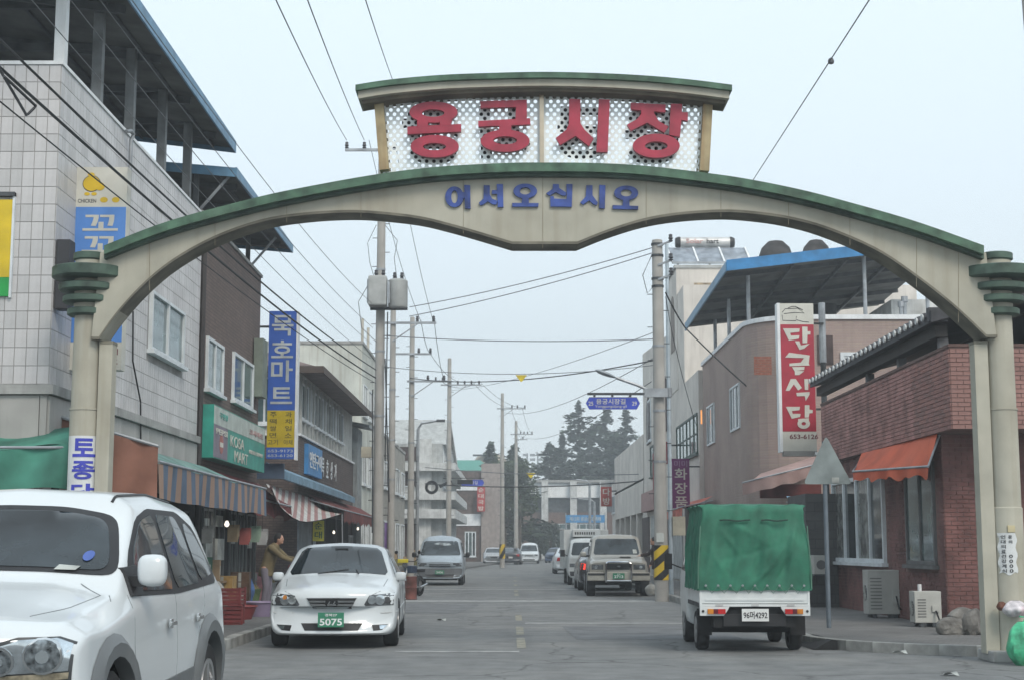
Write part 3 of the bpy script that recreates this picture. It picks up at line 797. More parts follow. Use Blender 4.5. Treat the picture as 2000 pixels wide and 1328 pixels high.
text('연탄구이', f3b.p(2.9, zm - 0.6, 0.13), (0, 1, 0), (0, 0, 1), 2.9, 0.5, WHITE, sg)
for i, ch in enumerate('묵호상가'):
    text(ch, f3b.p(5.6 + i * 1.2, zm - 0.62, 0.02), (0, 1, 0), (0, 0, 1), 0.6, 0.6, WHITE, t3, name='wall_letter')
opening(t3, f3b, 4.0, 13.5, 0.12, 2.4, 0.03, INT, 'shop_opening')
SHUT = M('ribbed_shutter', (0.26, 0.30, 0.33), 0.5, 0.3, var=0.15)
for k in range(16):
    g = MB(); f3b.box(g, -0.0 + k * 0.25, 0.17 + k * 0.25, 0.12, 2.6, 0.0, 0.05); g.build('shutter_slat', SHUT, t3)
window(t3, f3b, 14.0, 15.3, 0.9, 1.9, 3, fw=0.08, name='barred_window')

# tall pale block behind
Y4 = Y3b + 2.2
z4 = zat(672, Y4)
t4 = thing('stained_concrete_block', 'tall blank rendered block with rust stains behind the eaved house', 'building', (-12, Y4, 0))
OLDW = M('old_lime_render', (0.56, 0.58, 0.53), 0.9, var=0.12, scale=0.7, streak=0.55, dirt=(0.2, 0.15, 0.1), dirtamt=0.3)
X4 = U(706, 800, Y4).x
BOX('wall', OLDW, t4, -26, X4, Y4, Y4 + 7.5, 0, z4)
BOX('parapet', CONC, t4, -26, X4 + 0.05, Y4 - 0.05, Y4 + 7.5, z4, z4 + 0.12)
BOX('stain_band', M('band_stain', (0.30, 0.29, 0.25), 0.9, streak=0.8, dirt=(0.25, 0.12, 0.05)), t4, -26, X4 - 0.4, Y4 - 0.03, Y4, z4 - 2.2, z4 - 2.05)
for i, dx in enumerate((2.2, 2.45)):
    MB().tube([(X4 - 0.3 + i * 0.25, Y4 + 3, z4), (X4 - 0.3 + i * 0.25, Y4 + 3, z4 + 1.5 - 0.4 * i)], 0.06, 6).build('flue', M('flue', (0.45, 0.42, 0.36), 0.7), t4)
f4 = left_face(X4, Y4)
for zz in (1.2, 4.0, 6.8):
    for k in range(3): window(t4, f4, 0.5 + k * 2.3, 2.1 + k * 2.3, zz, zz + 1.3, 2, fw=0.07)
# grey sheet metal clad house
t4b = thing('metal_clad_house', 'narrow grey sheet metal clad house with lean-to roof next to the concrete poles', 'building', (-8, Y4 - 1.6, 0))
CLAD = M('corrugated_cladding', (0.27, 0.30, 0.31), 0.6, 0.2, var=0.15, streak=0.5)
Xc = XL + 0.1
BOX('wall', CLAD, t4b, -12, Xc, Y3b + 0.1, Y4 - 0.1, 0, 6.1)
fc = left_face(Xc, Y3b + 0.1)
for k in range(9):
    g = MB(); fc.box(g, 0.05 + k * 0.22, 0.17 + k * 0.22, 0.2, 6.05, 0, 0.04); g.build('cladding_strip', CLAD, t4b)
mb = MB().hexa([(Xc + 0.5, Y3b + 0.05, 6.1), (Xc + 0.5, Y4 - 0.12, 6.1), (-12, Y4 - 0.12, 7.3), (-12, Y3b + 0.05, 7.3)], [(Xc + 0.5, Y3b + 0.05, 6.2), (Xc + 0.5, Y4 - 0.12, 6.2), (-12, Y4 - 0.12, 7.4), (-12, Y3b + 0.05, 7.4)])
mb.build('roof', CLAD, t4b)

def block(name, label, X, Y0, Y1, h, depth, wall, floors=2, side=-1, roof='flat', winmat=GLASS, bays=4, fx=None, base=None, wh=1.3, par=0.5, frame=WFRAME, loc=None):
    """a plain street building: wall, parapet, storeys of windows on the street side and on its near end"""
    X2 = X + side * depth
    t = thing(name, label, 'building', (X + side * depth / 2, Y0, 0))
    BOX('wall', wall, t, min(X, X2), max(X, X2), Y0, Y1, 0, h)
    BOX('parapet', CONC, t, min(X, X2) - 0.04, max(X, X2) + 0.04, Y0 - 0.04, Y1, h, h + 0.14)
    f = left_face(X, Y0) if side < 0 else right_face(X, Y0)
    g = front_face(Y0, 0)
    fh = h / floors
    for k in range(floors):
        z = k * fh + (0.9 if k else 0.3)
        for i in range(bays):
            s = (Y1 - Y0) / bays
            window(t, f, s * i + s * 0.15, s * i + s * 0.85, z, z + (wh if k else fh - 0.9), 2, fw=0.08, frame=frame, glass=winmat if k else GLASS)
        if k and fx:
            for (a, b) in fx: window(t, g, a, b, z, z + wh, 2, fw=0.08, frame=frame, glass=winmat)
    return t
GREYR = M('grey_render', (0.40, 0.415, 0.41), 0.85, var=0.1, streak=0.35, dirtamt=0.2)
PALE = M('pale_grey_render', (0.54, 0.55, 0.54), 0.85, var=0.1, streak=0.4, dirtamt=0.2)
t5 = block('flat_roofed_shop', 'beige grey flat roofed shop house behind the cluster of utility poles', -6.0, Y4 + 9, Y4 + 24, zat(850, Y4 + 9) , 9, M('beige_grey_render', (0.33, 0.315, 0.28), 0.85, streak=0.4), 2, -1, fx=[(-8.6, -7.0)])
Y6 = 101.0
x6 = U(864, 900, Y6).x
z6 = zat(866, Y6)
t6 = thing('gabled_balcony_building', 'grey three-storey building with balconies and a steep gable on the left of the street', 'building', (x6 - 5, Y6, 0))
BOX('wall', GREYR, t6, x6 - 12, x6, Y6, Y6 + 26, 0, z6)
# steep gable above the street side
g0 = UX(905, 905, x6 + 0.3).y
mb = MB(); za = zat(832, Y6 + 5)
mb.prism([(Y6 + 0.5, z6), (Y6 + 3.2, za + 0.3), (Y6 + 25, z6 - 2.0)], x6 - 3.6, x6 + 0.2, conv=lambda a, b, t: (t, a, b))
mb.build('gable', GREYR, t6)
mb = MB(); mb.bar((x6 + 0.28, Y6 + 3.2, za + 0.4), (x6 + 0.28, Y6 + 25.3, z6 - 1.9), 0.2, 0.25); mb.build('gable_trim', PALE, t6)
g6 = front_face(Y6, 0); s6 = left_face(x6, Y6)
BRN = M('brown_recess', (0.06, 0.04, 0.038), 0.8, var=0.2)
BOX('pier', PALE, t6, x6 - 1.6, x6 - 0.7, Y6 - 0.35, Y6, 0, z6 + 0.3)
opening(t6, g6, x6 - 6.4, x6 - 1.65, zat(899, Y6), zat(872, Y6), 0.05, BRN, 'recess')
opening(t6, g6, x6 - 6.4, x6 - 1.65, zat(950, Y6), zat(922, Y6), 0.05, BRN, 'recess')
window(t6, g6, x6 - 2.9, x6 - 1.9, zat(948, Y6), zat(928, Y6), 1, fw=0.1)
for (ya, yb) in ((905, 920), (960, 976), (994, 1012)):
    BOX('balcony', PALE, t6, x6 - 7, x6 + 0.9, Y6 - 0.9, Y6 - 0.02, zat(yb, Y6), zat(ya, Y6))
    BOX('balcony', PALE, t6, x6 + 0.02, x6 + 0.9, Y6, Y6 + 25, zat(yb, Y6), zat(ya, Y6))
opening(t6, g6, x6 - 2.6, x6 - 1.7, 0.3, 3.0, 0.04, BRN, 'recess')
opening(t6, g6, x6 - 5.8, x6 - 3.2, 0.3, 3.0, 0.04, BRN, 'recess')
for zz in (3.9, 6.8):
    for k in range(5): window(t6, s6, 1 + k * 5, 4.4 + k * 5, zz, zz + 1.6, 3, fw=0.09)
opening(t6, left_face(x6 + 0.2, Y6), 4.5, 10, z6 + 0.2, z6 + 1.6, 0.04, BRN, 'attic_window')
# brown brick with white bands
Y7 = 150.0
xa, xb, xc2 = U(902, 950, Y7).x, U(940, 950, Y7).x, U(978, 950, Y7).x
t7 = thing('banded_brick_building', 'brown brick building with white bands and a pinkish tower corner further along the street', 'building', (xb, Y7, 0))
BOX('wall', M('far_brown_brick', (0.11, 0.08, 0.07), 0.9, var=0.2), t7, xa - 8, xb - 0.02, Y7, Y7 + 14, 0, zat(918, Y7))
BOX('tower', M('pinkish_render', (0.30, 0.26, 0.24), 0.9, var=0.1, streak=0.3), t7, xb, xb + 1.9, Y7 - 0.4, Y7 + 14, 0, zat(905, Y7))
BOX('side_wing', GREYR, t7, xb + 1.92, xc2, Y7 + 1, Y7 + 14, 0, zat(938, Y7))
for (ya, yb) in ((946, 957), (1003, 1026)):
    BOX('band', WHITE, t7, xa - 8, xb - 0.05, Y7 - 0.12, Y7 - 0.003, zat(yb, Y7), zat(ya, Y7))
BOX('shop_front', BRN, t7, xb + 2.0, xc2 - 0.1, Y7 + 0.9, Y7 + 0.997, 0.2, 3.6)
window(t7, front_face(Y7, 0), xa + 0.3, xb - 0.5, 0.6, 3.0, 3, fw=0.1)
gr = thing('green_roofed_hall', 'far hall with a turquoise green roof showing above the banded brick building', 'building', (U(920, 900, 185).x, 185, 0))
BOX('wall', GREYR, gr, U(880, 900, 185).x, U(965, 900, 185).x, 185, 200, 0, zat(921, 185))
mb = MB(); xg0, xg1 = U(880, 900, 184).x, U(968, 900, 184).x
mb.hexa([(xg0, 184, zat(920, 184)), (xg1, 184, zat(920, 184)), (xg1, 201, zat(920, 184)), (xg0, 201, zat(920, 184))], [(xg0, 190, zat(898, 190)), (xg1 - 2.0, 190, zat(898, 190)), (xg1 - 2.0, 195, zat(898, 190)), (xg0, 195, zat(898, 190))])
mb.build('roof', M('turquoise_roof', (0.05, 0.26, 0.2), 0.6, var=0.1), gr)
sil = thing('rounded_silo', 'rounded beige concrete silo top beside the turquoise roof', 'silo', (U(958, 900, 205).x, 205, 0))
c = U(958, 900, 205)
MB().lathe([(2.6, 0), (2.6, zat(925, 205)), (2.4, zat(905, 205)), (1.9, zat(893, 205)), (1.5, zat(888, 205)), (0.1, zat(886, 205))], (c.x, 205, 0), 20).build('shell', M('beige_concrete', (0.36, 0.32, 0.26), 0.9, var=0.15), sil, smooth=True)
BOX('ledge', IRON, sil, c.x - 2.3, c.x + 0.4, 202.6, 203.4, zat(890, 203), zat(887, 203))
# far end: long building with pale clerestory panels
YE = 186.0
te = thing('long_hall', 'long low hall with white clerestory panels and a brown roof closing the street', 'building', (U(1110, 950, YE).x, YE, 0))
x0, x1 = U(1020, 950, YE).x, U(1206, 950, YE).x
BOX('wall', M('brown_cladding', (0.17, 0.115, 0.10), 0.9, var=0.15), te, x0, x1, YE, YE + 10, 0, zat(1000, YE))
BOX('dark_band', M('smoky_glass_band', (0.08, 0.09, 0.10), 0.3, var=0.3), te, x0, x1, YE + 0.5, YE + 10, zat(1000, YE), zat(972, YE))
BOX('clerestory', M('white_translucent_sheet', (0.78, 0.80, 0.80), 0.6, var=0.05), te, x0, x1, YE - 0.2, YE + 10, zat(971, YE), zat(943, YE))
BOX('roof_edge', CONC, te, x0 - 0.5, x1 + 0.5, YE - 0.6, YE + 10, zat(942, YE), zat(937, YE))
for px in (1064, 1120, 1178):
    c = U(px, 950, YE - 1); BOX('pier', PALE, te, c.x - 0.4, c.x + 0.4, YE - 1.2, YE - 0.4, 0, zat(940, YE))
for k in range(12):
    c = U(1034 + k * 13, 950, YE).x
    window(te, front_face(YE, 0), c - 0.42, c + 0.42, zat(1033, YE), zat(1022, YE), 1, fw=0.08, sill=False, glass=GLASSB)
for k in range(6):
    c = U(1048 + k * 25, 950, YE).x
    window(te, front_face(YE, 0), c - 0.8, c + 0.8, 0.6, zat(1040, YE), 2, fw=0.1, sill=False)

# ================================================================ right side buildings
XR = 7.2
Yr0 = UX(1841, 900, XR).y; Yr1 = UX(1622, 900, XR).y
t8 = thing('red_brick_restaurant', 'single-storey red brick restaurant with overhanging parapet band beside the arch', 'building', (9, Yr0, 0))
RB = M('red_brown_brick', (0.34, 0.175, 0.155), 0.85, var=0.2, scale=2.5)
RB2 = M('red_brown_brick_b', (0.29, 0.16, 0.14), 0.85, var=0.2, scale=2.5)
RB3 = M('red_brown_brick_c', (0.38, 0.19, 0.16), 0.85, var=0.2, scale=2.5)
MORT = M('brick_mortar', (0.19, 0.115, 0.10), 0.95)
RBD = M('maroon_brick', (0.17, 0.078, 0.07), 0.85, var=0.2, scale=2.5)
Xu = 7.08; Yu = UX(1857, 760, Xu).y
zu1 = UX(1857, 676, Xu).z; zu0 = UX(1857, 838, Xu).z
BOX('wall', MORT, t8, XR, 18, Yr0, Yr1, 0, zu0)
Yp_ = UX(1604, 800, Xu).y
BOX('parapet', MORT, t8, Xu, 18, Yu, Yp_, zu0, zu1)
RF, RFF = right_face(Xu, Yu), front_face(Yu, Xu)
BW, BH = 0.205, 0.072
pieces(t8, RF, 0, Yp_ - Yu, zu0, zu1, BW, BH, 0.012, 0.012, RB, 'brick', 210, mats=[RB, RB2, RB3])
pieces(t8, RFF, 0, 8, zu0, zu1, BW, BH, 0.012, 0.012, RB2, 'brick', 60)
BOX('coping', M('brown_coping', (0.12, 0.07, 0.06), 0.8), t8, Xu - 0.02, 18, Yu - 0.02, Yp_, zu1, zu1 + 0.05)
lf, lff = right_face(XR, Yr0), front_face(Yr0, XR)
a0, a1 = UX(1730, 1000, XR).y - Yr0, UX(1630, 1000, XR).y - Yr0
c0, c1 = UX(1828, 1000, XR).y - Yr0, UX(1772, 1000, XR).y - Yr0
wz0 = UX(1680, 1097, XR).z; wz1 = wz0 + 1.75
skips = [(a0 - 0.05, a1 + 0.05, wz0 - 0.1, wz1), (c0 - 0.05, c1 + 0.05, wz0 - 0.1, wz1)]
pieces(t8, lf, 0, Yr1 - Yr0, 0.12, zu0, BW, BH, 0.012, 0.012, RBD, 'lower_brick', 0, skip=skips)
pieces(t8, lff, 0, 8, 0.12, zu0, BW, BH, 0.012, 0.012, RBD, 'front_brick', 0)
window(t8, lf, a0, a1, wz0, wz1, 4, fw=0.08, d=0.07)
window(t8, lf, c0, c1, wz0, wz1, 2, fw=0.07, frame=M('dull_frame', (0.12, 0.12, 0.12), 0.6), d=0.05)
# giwa roof over the terrace: eave row of round end tiles
ee = UX(1812, 617, 7.0); ef = UX(1582, 752, 7.0)
rz = (ee.z + ef.z) / 2
GIWA = M('charcoal_roof_tile', (0.045, 0.045, 0.05), 0.7, var=0.25)
mb = MB().hexa([(7.0, ee.y, rz - 0.10), (7.0, ef.y, rz - 0.10), (12, ef.y, rz + 1.2), (12, ee.y, rz + 1.2)], [(7.0, ee.y, rz), (7.0, ef.y, rz), (12, ef.y, rz + 1.32), (12, ee.y, rz + 1.32)])
roof = mb.build('tiled_roof', GIWA, t8)
WCAP = M('pale_tile_end', (0.5, 0.52, 0.52), 0.6)
n = 27
ridge = MB().tube([(0, 0, 0), (5.0, 0, 1.31)], 0.075, 8).mesh('roof_tile', GIWA, smooth=True)
capm = MB().lathe([(0.062, -0.02), (0.062, 0.012)], axis='x', n=10).mesh('end_tile', WCAP)
for k in range(n):
    Y = ee.y + (ef.y - ee.y) * (k + 0.5) / n
    o = link(ridge, 'roof_tile', roof); o.location = Vector((6.98, Y, rz + 0.03)) - ORG[t8]
    o = link(capm, 'end_tile', roof); o.location = Vector((6.96, Y, rz + 0.03)) - ORG[t8]
BOX('eave_beam', M('dark_timber', (0.035, 0.03, 0.028), 0.8), roof, 7.15, 7.35, ee.y + 0.1, ef.y, rz - 0.30, rz - 0.101)
BOX('verge_tile', GIWA, roof, 6.98, 7.3, ee.y - 0.14, ee.y, rz - 0.08, rz + 0.16)
mb = MB().hexa([(7.0, ee.y - 0.2, rz - 0.1), (12, ee.y - 0.2, rz + 1.2), (12, ee.y - 0.003, rz + 1.2), (7.0, ee.y - 0.003, rz - 0.1)], [(7.0, ee.y - 0.2, rz + 0.1), (12, ee.y - 0.2, rz + 1.45), (12, ee.y - 0.003, rz + 1.45), (7.0, ee.y - 0.003, rz + 0.1)])
mb.build('barge_board', GIWA, roof)
for px, yy in ((1697, 0), (1842, 0), (1760, 0)):
    Yp = UX(px, 700, 7.3).y
    BOX('roof_post', M('weathered_post', (0.13, 0.13, 0.135), 0.7), t8, 7.25, 7.4, Yp, Yp + 0.15, zu1 + 0.05, rz - 0.3)
BOX('terrace_shade_sheet', M('terrace_shadow', (0.07, 0.065, 0.06), 0.9), t8, 9.8, 10, ee.y, ef.y, zu1, rz + 0.6)  # dark sheet stands in for the shade under the tiled roof
BOX('terrace_light', WHITE, t8, 7.9, 8.3, 30, 30.3, rz - 0.5, rz - 0.38)
# brown brick building with the curved corner
XB = 6.75
Yc = UX(1463, 700, XB + 0.0).y; Yd = UX(1372, 720, XB).y
zb = zat(624, Yc - 0.6)
t9 = thing('curved_corner_brick_building', 'two-storey brown brick building with rounded corner, white coping and blue canopy', 'building', (12, Yc, 0))
BRB = M('brown_pink_brick', (0.38, 0.295, 0.25), 0.88, brick=(0.22, 0.075, 0.009, (0.34, 0.27, 0.25), (0.35, 0.26, 0.235)), var=0.14, scale=0.6, bump=0.5, streak=0.2)
rad = 1.6
def outline(o=0.0):
    pts = [(XB - o, Yd)]
    for k in range(9):
        a = k / 8 * math.pi / 2
        pts.append((XB + rad - (rad + o) * math.cos(a), Yc + rad - (rad + o) * math.sin(a)))
    return pts + [(20, Yc - o), (20, Yd)]
Yc -= 0.6
MB().prism(outline(), 0, zb, conv=lambda a, b, t: (a, b, t)).build('wall', BRB, t9)
MB().prism(outline(0.06), zb, zb + 0.13, conv=lambda a, b, t: (a, b, t)).build('coping', WHITE, t9)
fr, frf = right_face(XB, 0), front_face(Yc, 0)
for (x0, x1, ya, yb) in ((1382, 1396, 790, 868), (1428, 1446, 752, 840)):
    a0, a1 = UX(x1, 800, XB).y, UX(x0, 800, XB).y
    if a0 < Yc + rad: a0 = Yc + rad + 0.05; a1 = max(a1, a0 + 1.0)
    xm_ = (x0 + x1) / 2
    window(t9, fr, a0, a1, UX(xm_, yb, XB).z, UX(xm_, ya, XB).z, 3, fw=0.06, sill=False)
# orange-red patch of newer bricks, painted small window
NB = M('new_orange_brick', (0.27, 0.10, 0.065), 0.85, var=0.25, scale=4)
NBB = M('dark_grey_brick', (0.10, 0.08, 0.078), 0.85, var=0.25, scale=4)
pieces(t9, frf, U(1472, 700, Yc).x, U(1500, 700, Yc).x + 0.1, zat(732, Yc), zat(692, Yc), 0.22, 0.075, 0.01, 0.008, NB, 'brick', 60)
c = U(1655, 700, Yc); window(t9, frf, c.x - 0.2, c.x + 0.75, zat(716, Yc), zat(688, Yc), 1, fw=0.1, glass=M('white_blind', (0.6, 0.62, 0.62), 0.7))
c = U(1605, 700, Yc); opening(t9, frf, c.x - 0.12, c.x + 0.32, zat(712, Yc), zat(655, Yc), 0.03, BRN, 'vent_opening')
for px, y0_, y1_ in ((1767, 590, 640), (1760, 600, 640)):
    c = U(px, 600, Yc + 2); MB().tube([(c.x, Yc + 2, zb), (c.x, Yc + 2, zat(y0_, Yc + 2))], 0.06, 8).build('flue', STEEL, t9)
    MB().lathe([(0.1, zat(y0_, Yc + 2)), (0.1, zat(y0_, Yc + 2) + 0.16)], (c.x, Yc + 2, 0), 10).build('flue_cowl', STEEL, t9)
# big canopy: near edge bright blue
cA = U(1420, 516, Yc + 1.0); cB = U(1340, 640, 0)if False else None
Ycn = Yc + 1.2
pa = U(1420, 522, Ycn)                       # near street corner
pb_ = UX(1340, 640, pa.x - 0.15)             # far street corner
pc = U(1668, 494, Ycn)
BLU2 = M('bright_blue_fascia', (0.03, 0.19, 0.42), 0.5, var=0.12)
sl = (pc.z - pa.z) / (pc.x - pa.x)
Xf = U(1862, 480, Ycn).x; zf = pa.z + sl * (Xf - pa.x)
th = 0.06
mb = MB().hexa([(pa.x, Ycn, pa.z), (pb_.x, pb_.y, pb_.z), (Xf, pb_.y, pb_.z + sl * (Xf - pb_.x)), (Xf, Ycn, zf)], [(pa.x, Ycn, pa.z + th), (pb_.x, pb_.y, pb_.z + th), (Xf, pb_.y, pb_.z + th + sl * (Xf - pb_.x)), (Xf, Ycn, zf + th)])
cr = mb.build('canopy_roof', UND, t9)
MB().hexa([(pa.x - 0.02, Ycn - 0.04, pa.z - 0.12), (Xf, Ycn - 0.04, zf - 0.12), (Xf, Ycn - 0.003, zf - 0.12), (pa.x - 0.02, Ycn - 0.003, pa.z - 0.12)], [(pa.x - 0.02, Ycn - 0.04, pa.z + 0.2), (Xf, Ycn - 0.04, zf + 0.2), (Xf, Ycn - 0.003, zf + 0.2), (pa.x - 0.02, Ycn - 0.003, pa.z + 0.2)]).build('fascia', BLU2, cr)
MB().hexa([(pa.x - 0.05, Ycn - 0.04, pa.z - 0.12), (pb_.x - 0.05, pb_.y, pb_.z - 0.12), (pb_.x, pb_.y, pb_.z - 0.12), (pa.x - 0.003, Ycn, pa.z - 0.12)], [(pa.x - 0.05, Ycn - 0.04, pa.z + 0.14), (pb_.x - 0.05, pb_.y, pb_.z + 0.14), (pb_.x, pb_.y, pb_.z + 0.14), (pa.x - 0.003, Ycn, pa.z + 0.14)]).build('fascia', LBLUE, cr)
for k in range(5):
    t = (k + 0.5) / 5; a = Vector((pa.x, Ycn, pa.z)).lerp(Vector((pb_.x, pb_.y, pb_.z)), t)
    MB().bar((a.x, a.y, a.z - 0.06), (Xf, a.y, a.z + sl * (Xf - a.x) - 0.06), 0.07, 0.12).build('rafter', IRON, cr)
for X in (8.2, 9.8, 11.3):
    MB().bar((X, Ycn + 0.1, pa.z + sl * (X - pa.x) - 0.12), (X, pb_.y - 0.1, pb_.z + sl * (X - pb_.x) - 0.12), 0.06, 0.12).build('purlin', IRON, cr)
for px, fy in ((1381, 0.86), (1419, 0.5), (1462, 0.12), (1690, 0.05), (1812, 0.05)):
    Yp = Ycn + (pb_.y - Ycn) * fy
    X = max(U(px, 600, Yp).x, XB + 0.2)
    zz = pa.z + (pb_.z - pa.z) * fy + sl * (X - pa.x) - 0.05
    MB().tube([(X, Yp, zb + 0.1), (X, Yp, zz)], 0.06, 8).build('canopy_post', STEEL, t9)
BOX('rooftop_room', PALE, t9, 11.6, 17, Ycn + 2.4, Ycn + 6, zb, zb + 1.15)
opening(t9, front_face(Yc, 0), 6.9, 8.4, 0.2, 2.2, 0.04, BRN, 'doorway')
mb = MB(); mb.bar(UX(1335, 632, XB - 0.15), UX(1470, 760, XB - 0.15), 0.06); 
# white building further along with tower
Ye0 = Yd + 0.05; Ye1 = UX(1256, 800, 6.6).y
XW = 6.6
t10 = thing('white_tower_building', 'off-white three-storey building with stepped tower and arched windows behind the pole', 'building', (12, Ye0, 0))
CREAM = M('off_white_render', (0.60, 0.565, 0.52), 0.85, var=0.08, scale=0.8, streak=0.35, dirt=(0.25, 0.22, 0.19))
zW = UX(1370, 716, XW).z
Y10b = UX(1306, 640, XW).y
BOX('wall', CREAM, t10, XW, 16, Ye0, Ye1, 0, zW)
zT = zat(524, UX(1322, 560, XW).y); zT2 = zat(566, UX(1328, 560, XW).y); zF = UX(1256, 690, XW).z
YT = UX(1322, 560, XW).y
BOX('tower', CREAM, t10, XW - 0.02, XW + 3.4, YT, YT + 3.2, zW, zT)
BOX('tower_step', CREAM, t10, XW + 0.01, XW + 9, YT - 2.2, YT - 0.003, zW, zT2)
mbw = MB(); mbw.hexa([(XW + 0.003, YT + 3.2, zW), (16, YT + 3.2, zW), (16, Ye1, zW), (XW + 0.003, Ye1, zW)], [(XW + 0.003, YT + 3.2, zT - 2.2), (16, YT + 3.2, zT - 2.2), (16, Ye1, zF), (XW + 0.003, Ye1, zF)])
mbw.build('upper_storey', CREAM, t10)
BOX('tower_cap', GREYR, t10, XW - 0.1, XW + 3.5, YT - 0.06, YT + 3.3, zT, zT + 0.12)
ffT = front_face(YT, 0); frW = right_face(XW, 0)
c = U(1376, 563, YT); opening(t10, ffT, c.x - 0.42, c.x + 0.42, zat(578, YT), zat(553, YT), 0.03, M('old_sign_board', (0.42, 0.33, 0.22), 0.8, var=0.4, scale=4), 'old_board')
WIN2 = M('green_tinted_glass', (0.12, 0.19, 0.18), 0.08, var=0.2, spec=0.8)
# tall narrow arched windows on the street side
for px in (1309, 1316):
    a = UX(px, 600, XW).y; zc = UX(px, 600, XW).z
def arched(par, f, a0, a1, z0, z1, mat, name='arched_window'):
    pts = []
    for k in range(9):
        t = math.pi * k / 8; pts.append(((a0 + a1) / 2 + (a1 - a0) / 2 * math.cos(t), z1 - (a1 - a0) / 2 + (a1 - a0) / 2 * math.sin(t)))
    pts += [(a0, z0), (a1, z0)]
    return MB().prism(pts, 0.0, 0.04, conv=lambda a, b, t: f.p(a, b, t)).build(name, mat, par)
arched(t10, frW, YT + 0.9, YT + 2.2, zT - 3.2, zT - 0.9, M('brownish_recess', (0.2, 0.17, 0.15), 0.8))
for k in range(3): arched(t10, frW, YT + 4.2 + k * 4.2, YT + 5.8 + k * 4.2, zW - 1.3, zW + 1.0, BRN)
for k in range(2): window(t10, frW, YT + 7 + k * 5, YT + 8.6 + k * 5, zW - 1.2, zW + 0.8, 2, fw=0.1)
za_, zb_ = UX(1345, 905, XW).z, UX(1345, 818, XW).z
window(t10, frW, Ye0 + 0.3, Ye0 + 7.2, za_ + 0.2, zb_, 6, fw=0.08, glass=WIN2, frame=M('dark_green_frame', (0.06, 0.09, 0.08), 0.6), bars=1)
window(t10, frW, Ye0 + 14, Ye0 + 19, za_ + 0.2, zb_, 3, fw=0.08, glass=WIN2, frame=M('dark_green_frame', (0.06, 0.09, 0.08), 0.6), bars=1)
for k in range(5):
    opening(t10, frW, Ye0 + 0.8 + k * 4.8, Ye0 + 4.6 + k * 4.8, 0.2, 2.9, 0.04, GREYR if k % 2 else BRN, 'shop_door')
# low white building with open gallery
t11 = thing('gallery_building', 'low white building with open upper gallery between the grey pole and the trees', 'building', (10, Ye1, 0))
Yg = Ye1 + 0.3; Yg1 = UX(1200, 900, XW).y
zg = UX(1255, 848, XW).z
BOX('wall', CREAM, t11, XW + 1.4, 16, Yg, Yg1, 0, zg)
BOX('upper_band', CREAM, t11, XW, XW + 1.397, Yg, Yg1, zg - 2.3, zg)
BOX('lower_band', CREAM, t11, XW, XW + 1.397, Yg, Yg1, 3.2, 4.9)
for k in range(6):
    Y = Yg + (Yg1 - Yg - 0.5) * k / 5; BOX('pier', CREAM, t11, XW + 0.003, XW + 0.5, Y, Y + 0.5, 0, zg - 2.3)
for k in range(5):
    window(t11, right_face(XW + 1.4, Yg), 0.8 + k * 4.2, 4.4 + k * 4.2, 5.0, 7.0, 2)
    opening(t11, right_face(XW + 1.4, Yg), 0.8 + k * 4.2, 4.4 + k * 4.2, 0.2, 3.0, 0.03, BRN, 'shop_door')
for i, (y0, h, X) in enumerate(((Yg1 + 2, 6.2, 7.6), (Yg1 + 20, 5.4, 9.2), (Yg1 + 40, 7.5, 13))):
    block('street_house', ('cream two-storey house just beyond the gallery building', 'low grey shop house halfway to the far hall', 'taller grey house near the far hall')[i], X, y0, y0 + 16, h, 9, (CREAM, GREYR, PALE)[i], 2, 1)

# ================================================================ vehicles
def loft_body(st, bulge_f=0.2, bulge_r=0.12, step=0.06, smooth_n=3, name='body', arches=(), ar=0.36, W2=0.9, crown=0.0):
    """st: list of (y, [(x, z) x 8]) half sections from the bottom centre line outwards and up to the top centre line"""
    rows = []
    for (ya, a), (yb, b) in zip(st, st[1:]):
        n = max(1, int(round(max(abs(yb - ya), max(math.hypot(p[0] - q[0], p[1] - q[1]) for p, q in zip(a, b))) / step)))
        for k in range(n):
            t = k / n
            rows.append((ya + (yb - ya) * t, [(p[0] + (q[0] - p[0]) * t, p[1] + (q[1] - p[1]) * t) for p, q in zip(a, b)]))
    rows.append(st[-1])
    # subdivide the sections with a fixed count per segment
    m = len(st[0][1]); seg = []
    for j in range(m - 1):
        L = max(math.hypot(s[1][j + 1][0] - s[1][j][0], s[1][j + 1][1] - s[1][j][1]) for s in st)
        seg.append(max(1, int(round(L / step))))
    bm = bmesh.new(); G_ = []
    y0, y1 = st[0][0], st[-1][0]
    for y, sec in rows:
        half = []
        for j in range(m - 1):
            for k in range(seg[j]):
                t = k / seg[j]; half.append((sec[j][0] + (sec[j + 1][0] - sec[j][0]) * t, sec[j][1] + (sec[j + 1][1] - sec[j][1]) * t))
        half.append(sec[-1])
        full = half + [(-x, z) for x, z in half[-2:0:-1]]
        r = []
        for x, z in full:
            u = abs(x) / W2
            yy = y + bulge_f * u ** 2.6 * max(0, 1 - (y - y0) / 1.1) - bulge_r * u ** 2.6 * max(0, 1 - (y1 - y) / 0.9)
            r.append(bm.verts.new((x, yy, z + crown * (1 - u * u) * 0)))
        G_.append(r)
    n = len(G_[0])
    for i in range(len(G_) - 1):
        for k in range(n):
            bm.faces.new((G_[i][k], G_[i][(k + 1) % n], G_[i + 1][(k + 1) % n], G_[i + 1][k]))
    # close the two ends (each end row is a flattened loop: pair its lower and upper halves)
    for row in (G_[0], G_[-1]):
        bm.faces.new(row) if row is G_[0] else bm.faces.new(row[::-1])
    for _ in range(smooth_n):
        bmesh.ops.smooth_vert(bm, verts=bm.verts, factor=0.5, use_axis_x=True, use_axis_y=True, use_axis_z=True)
    bmesh.ops.recalc_face_normals(bm, faces=bm.faces)
    me = bpy.data.meshes.new(name); bm.to_mesh(me); bm.free()
    return me
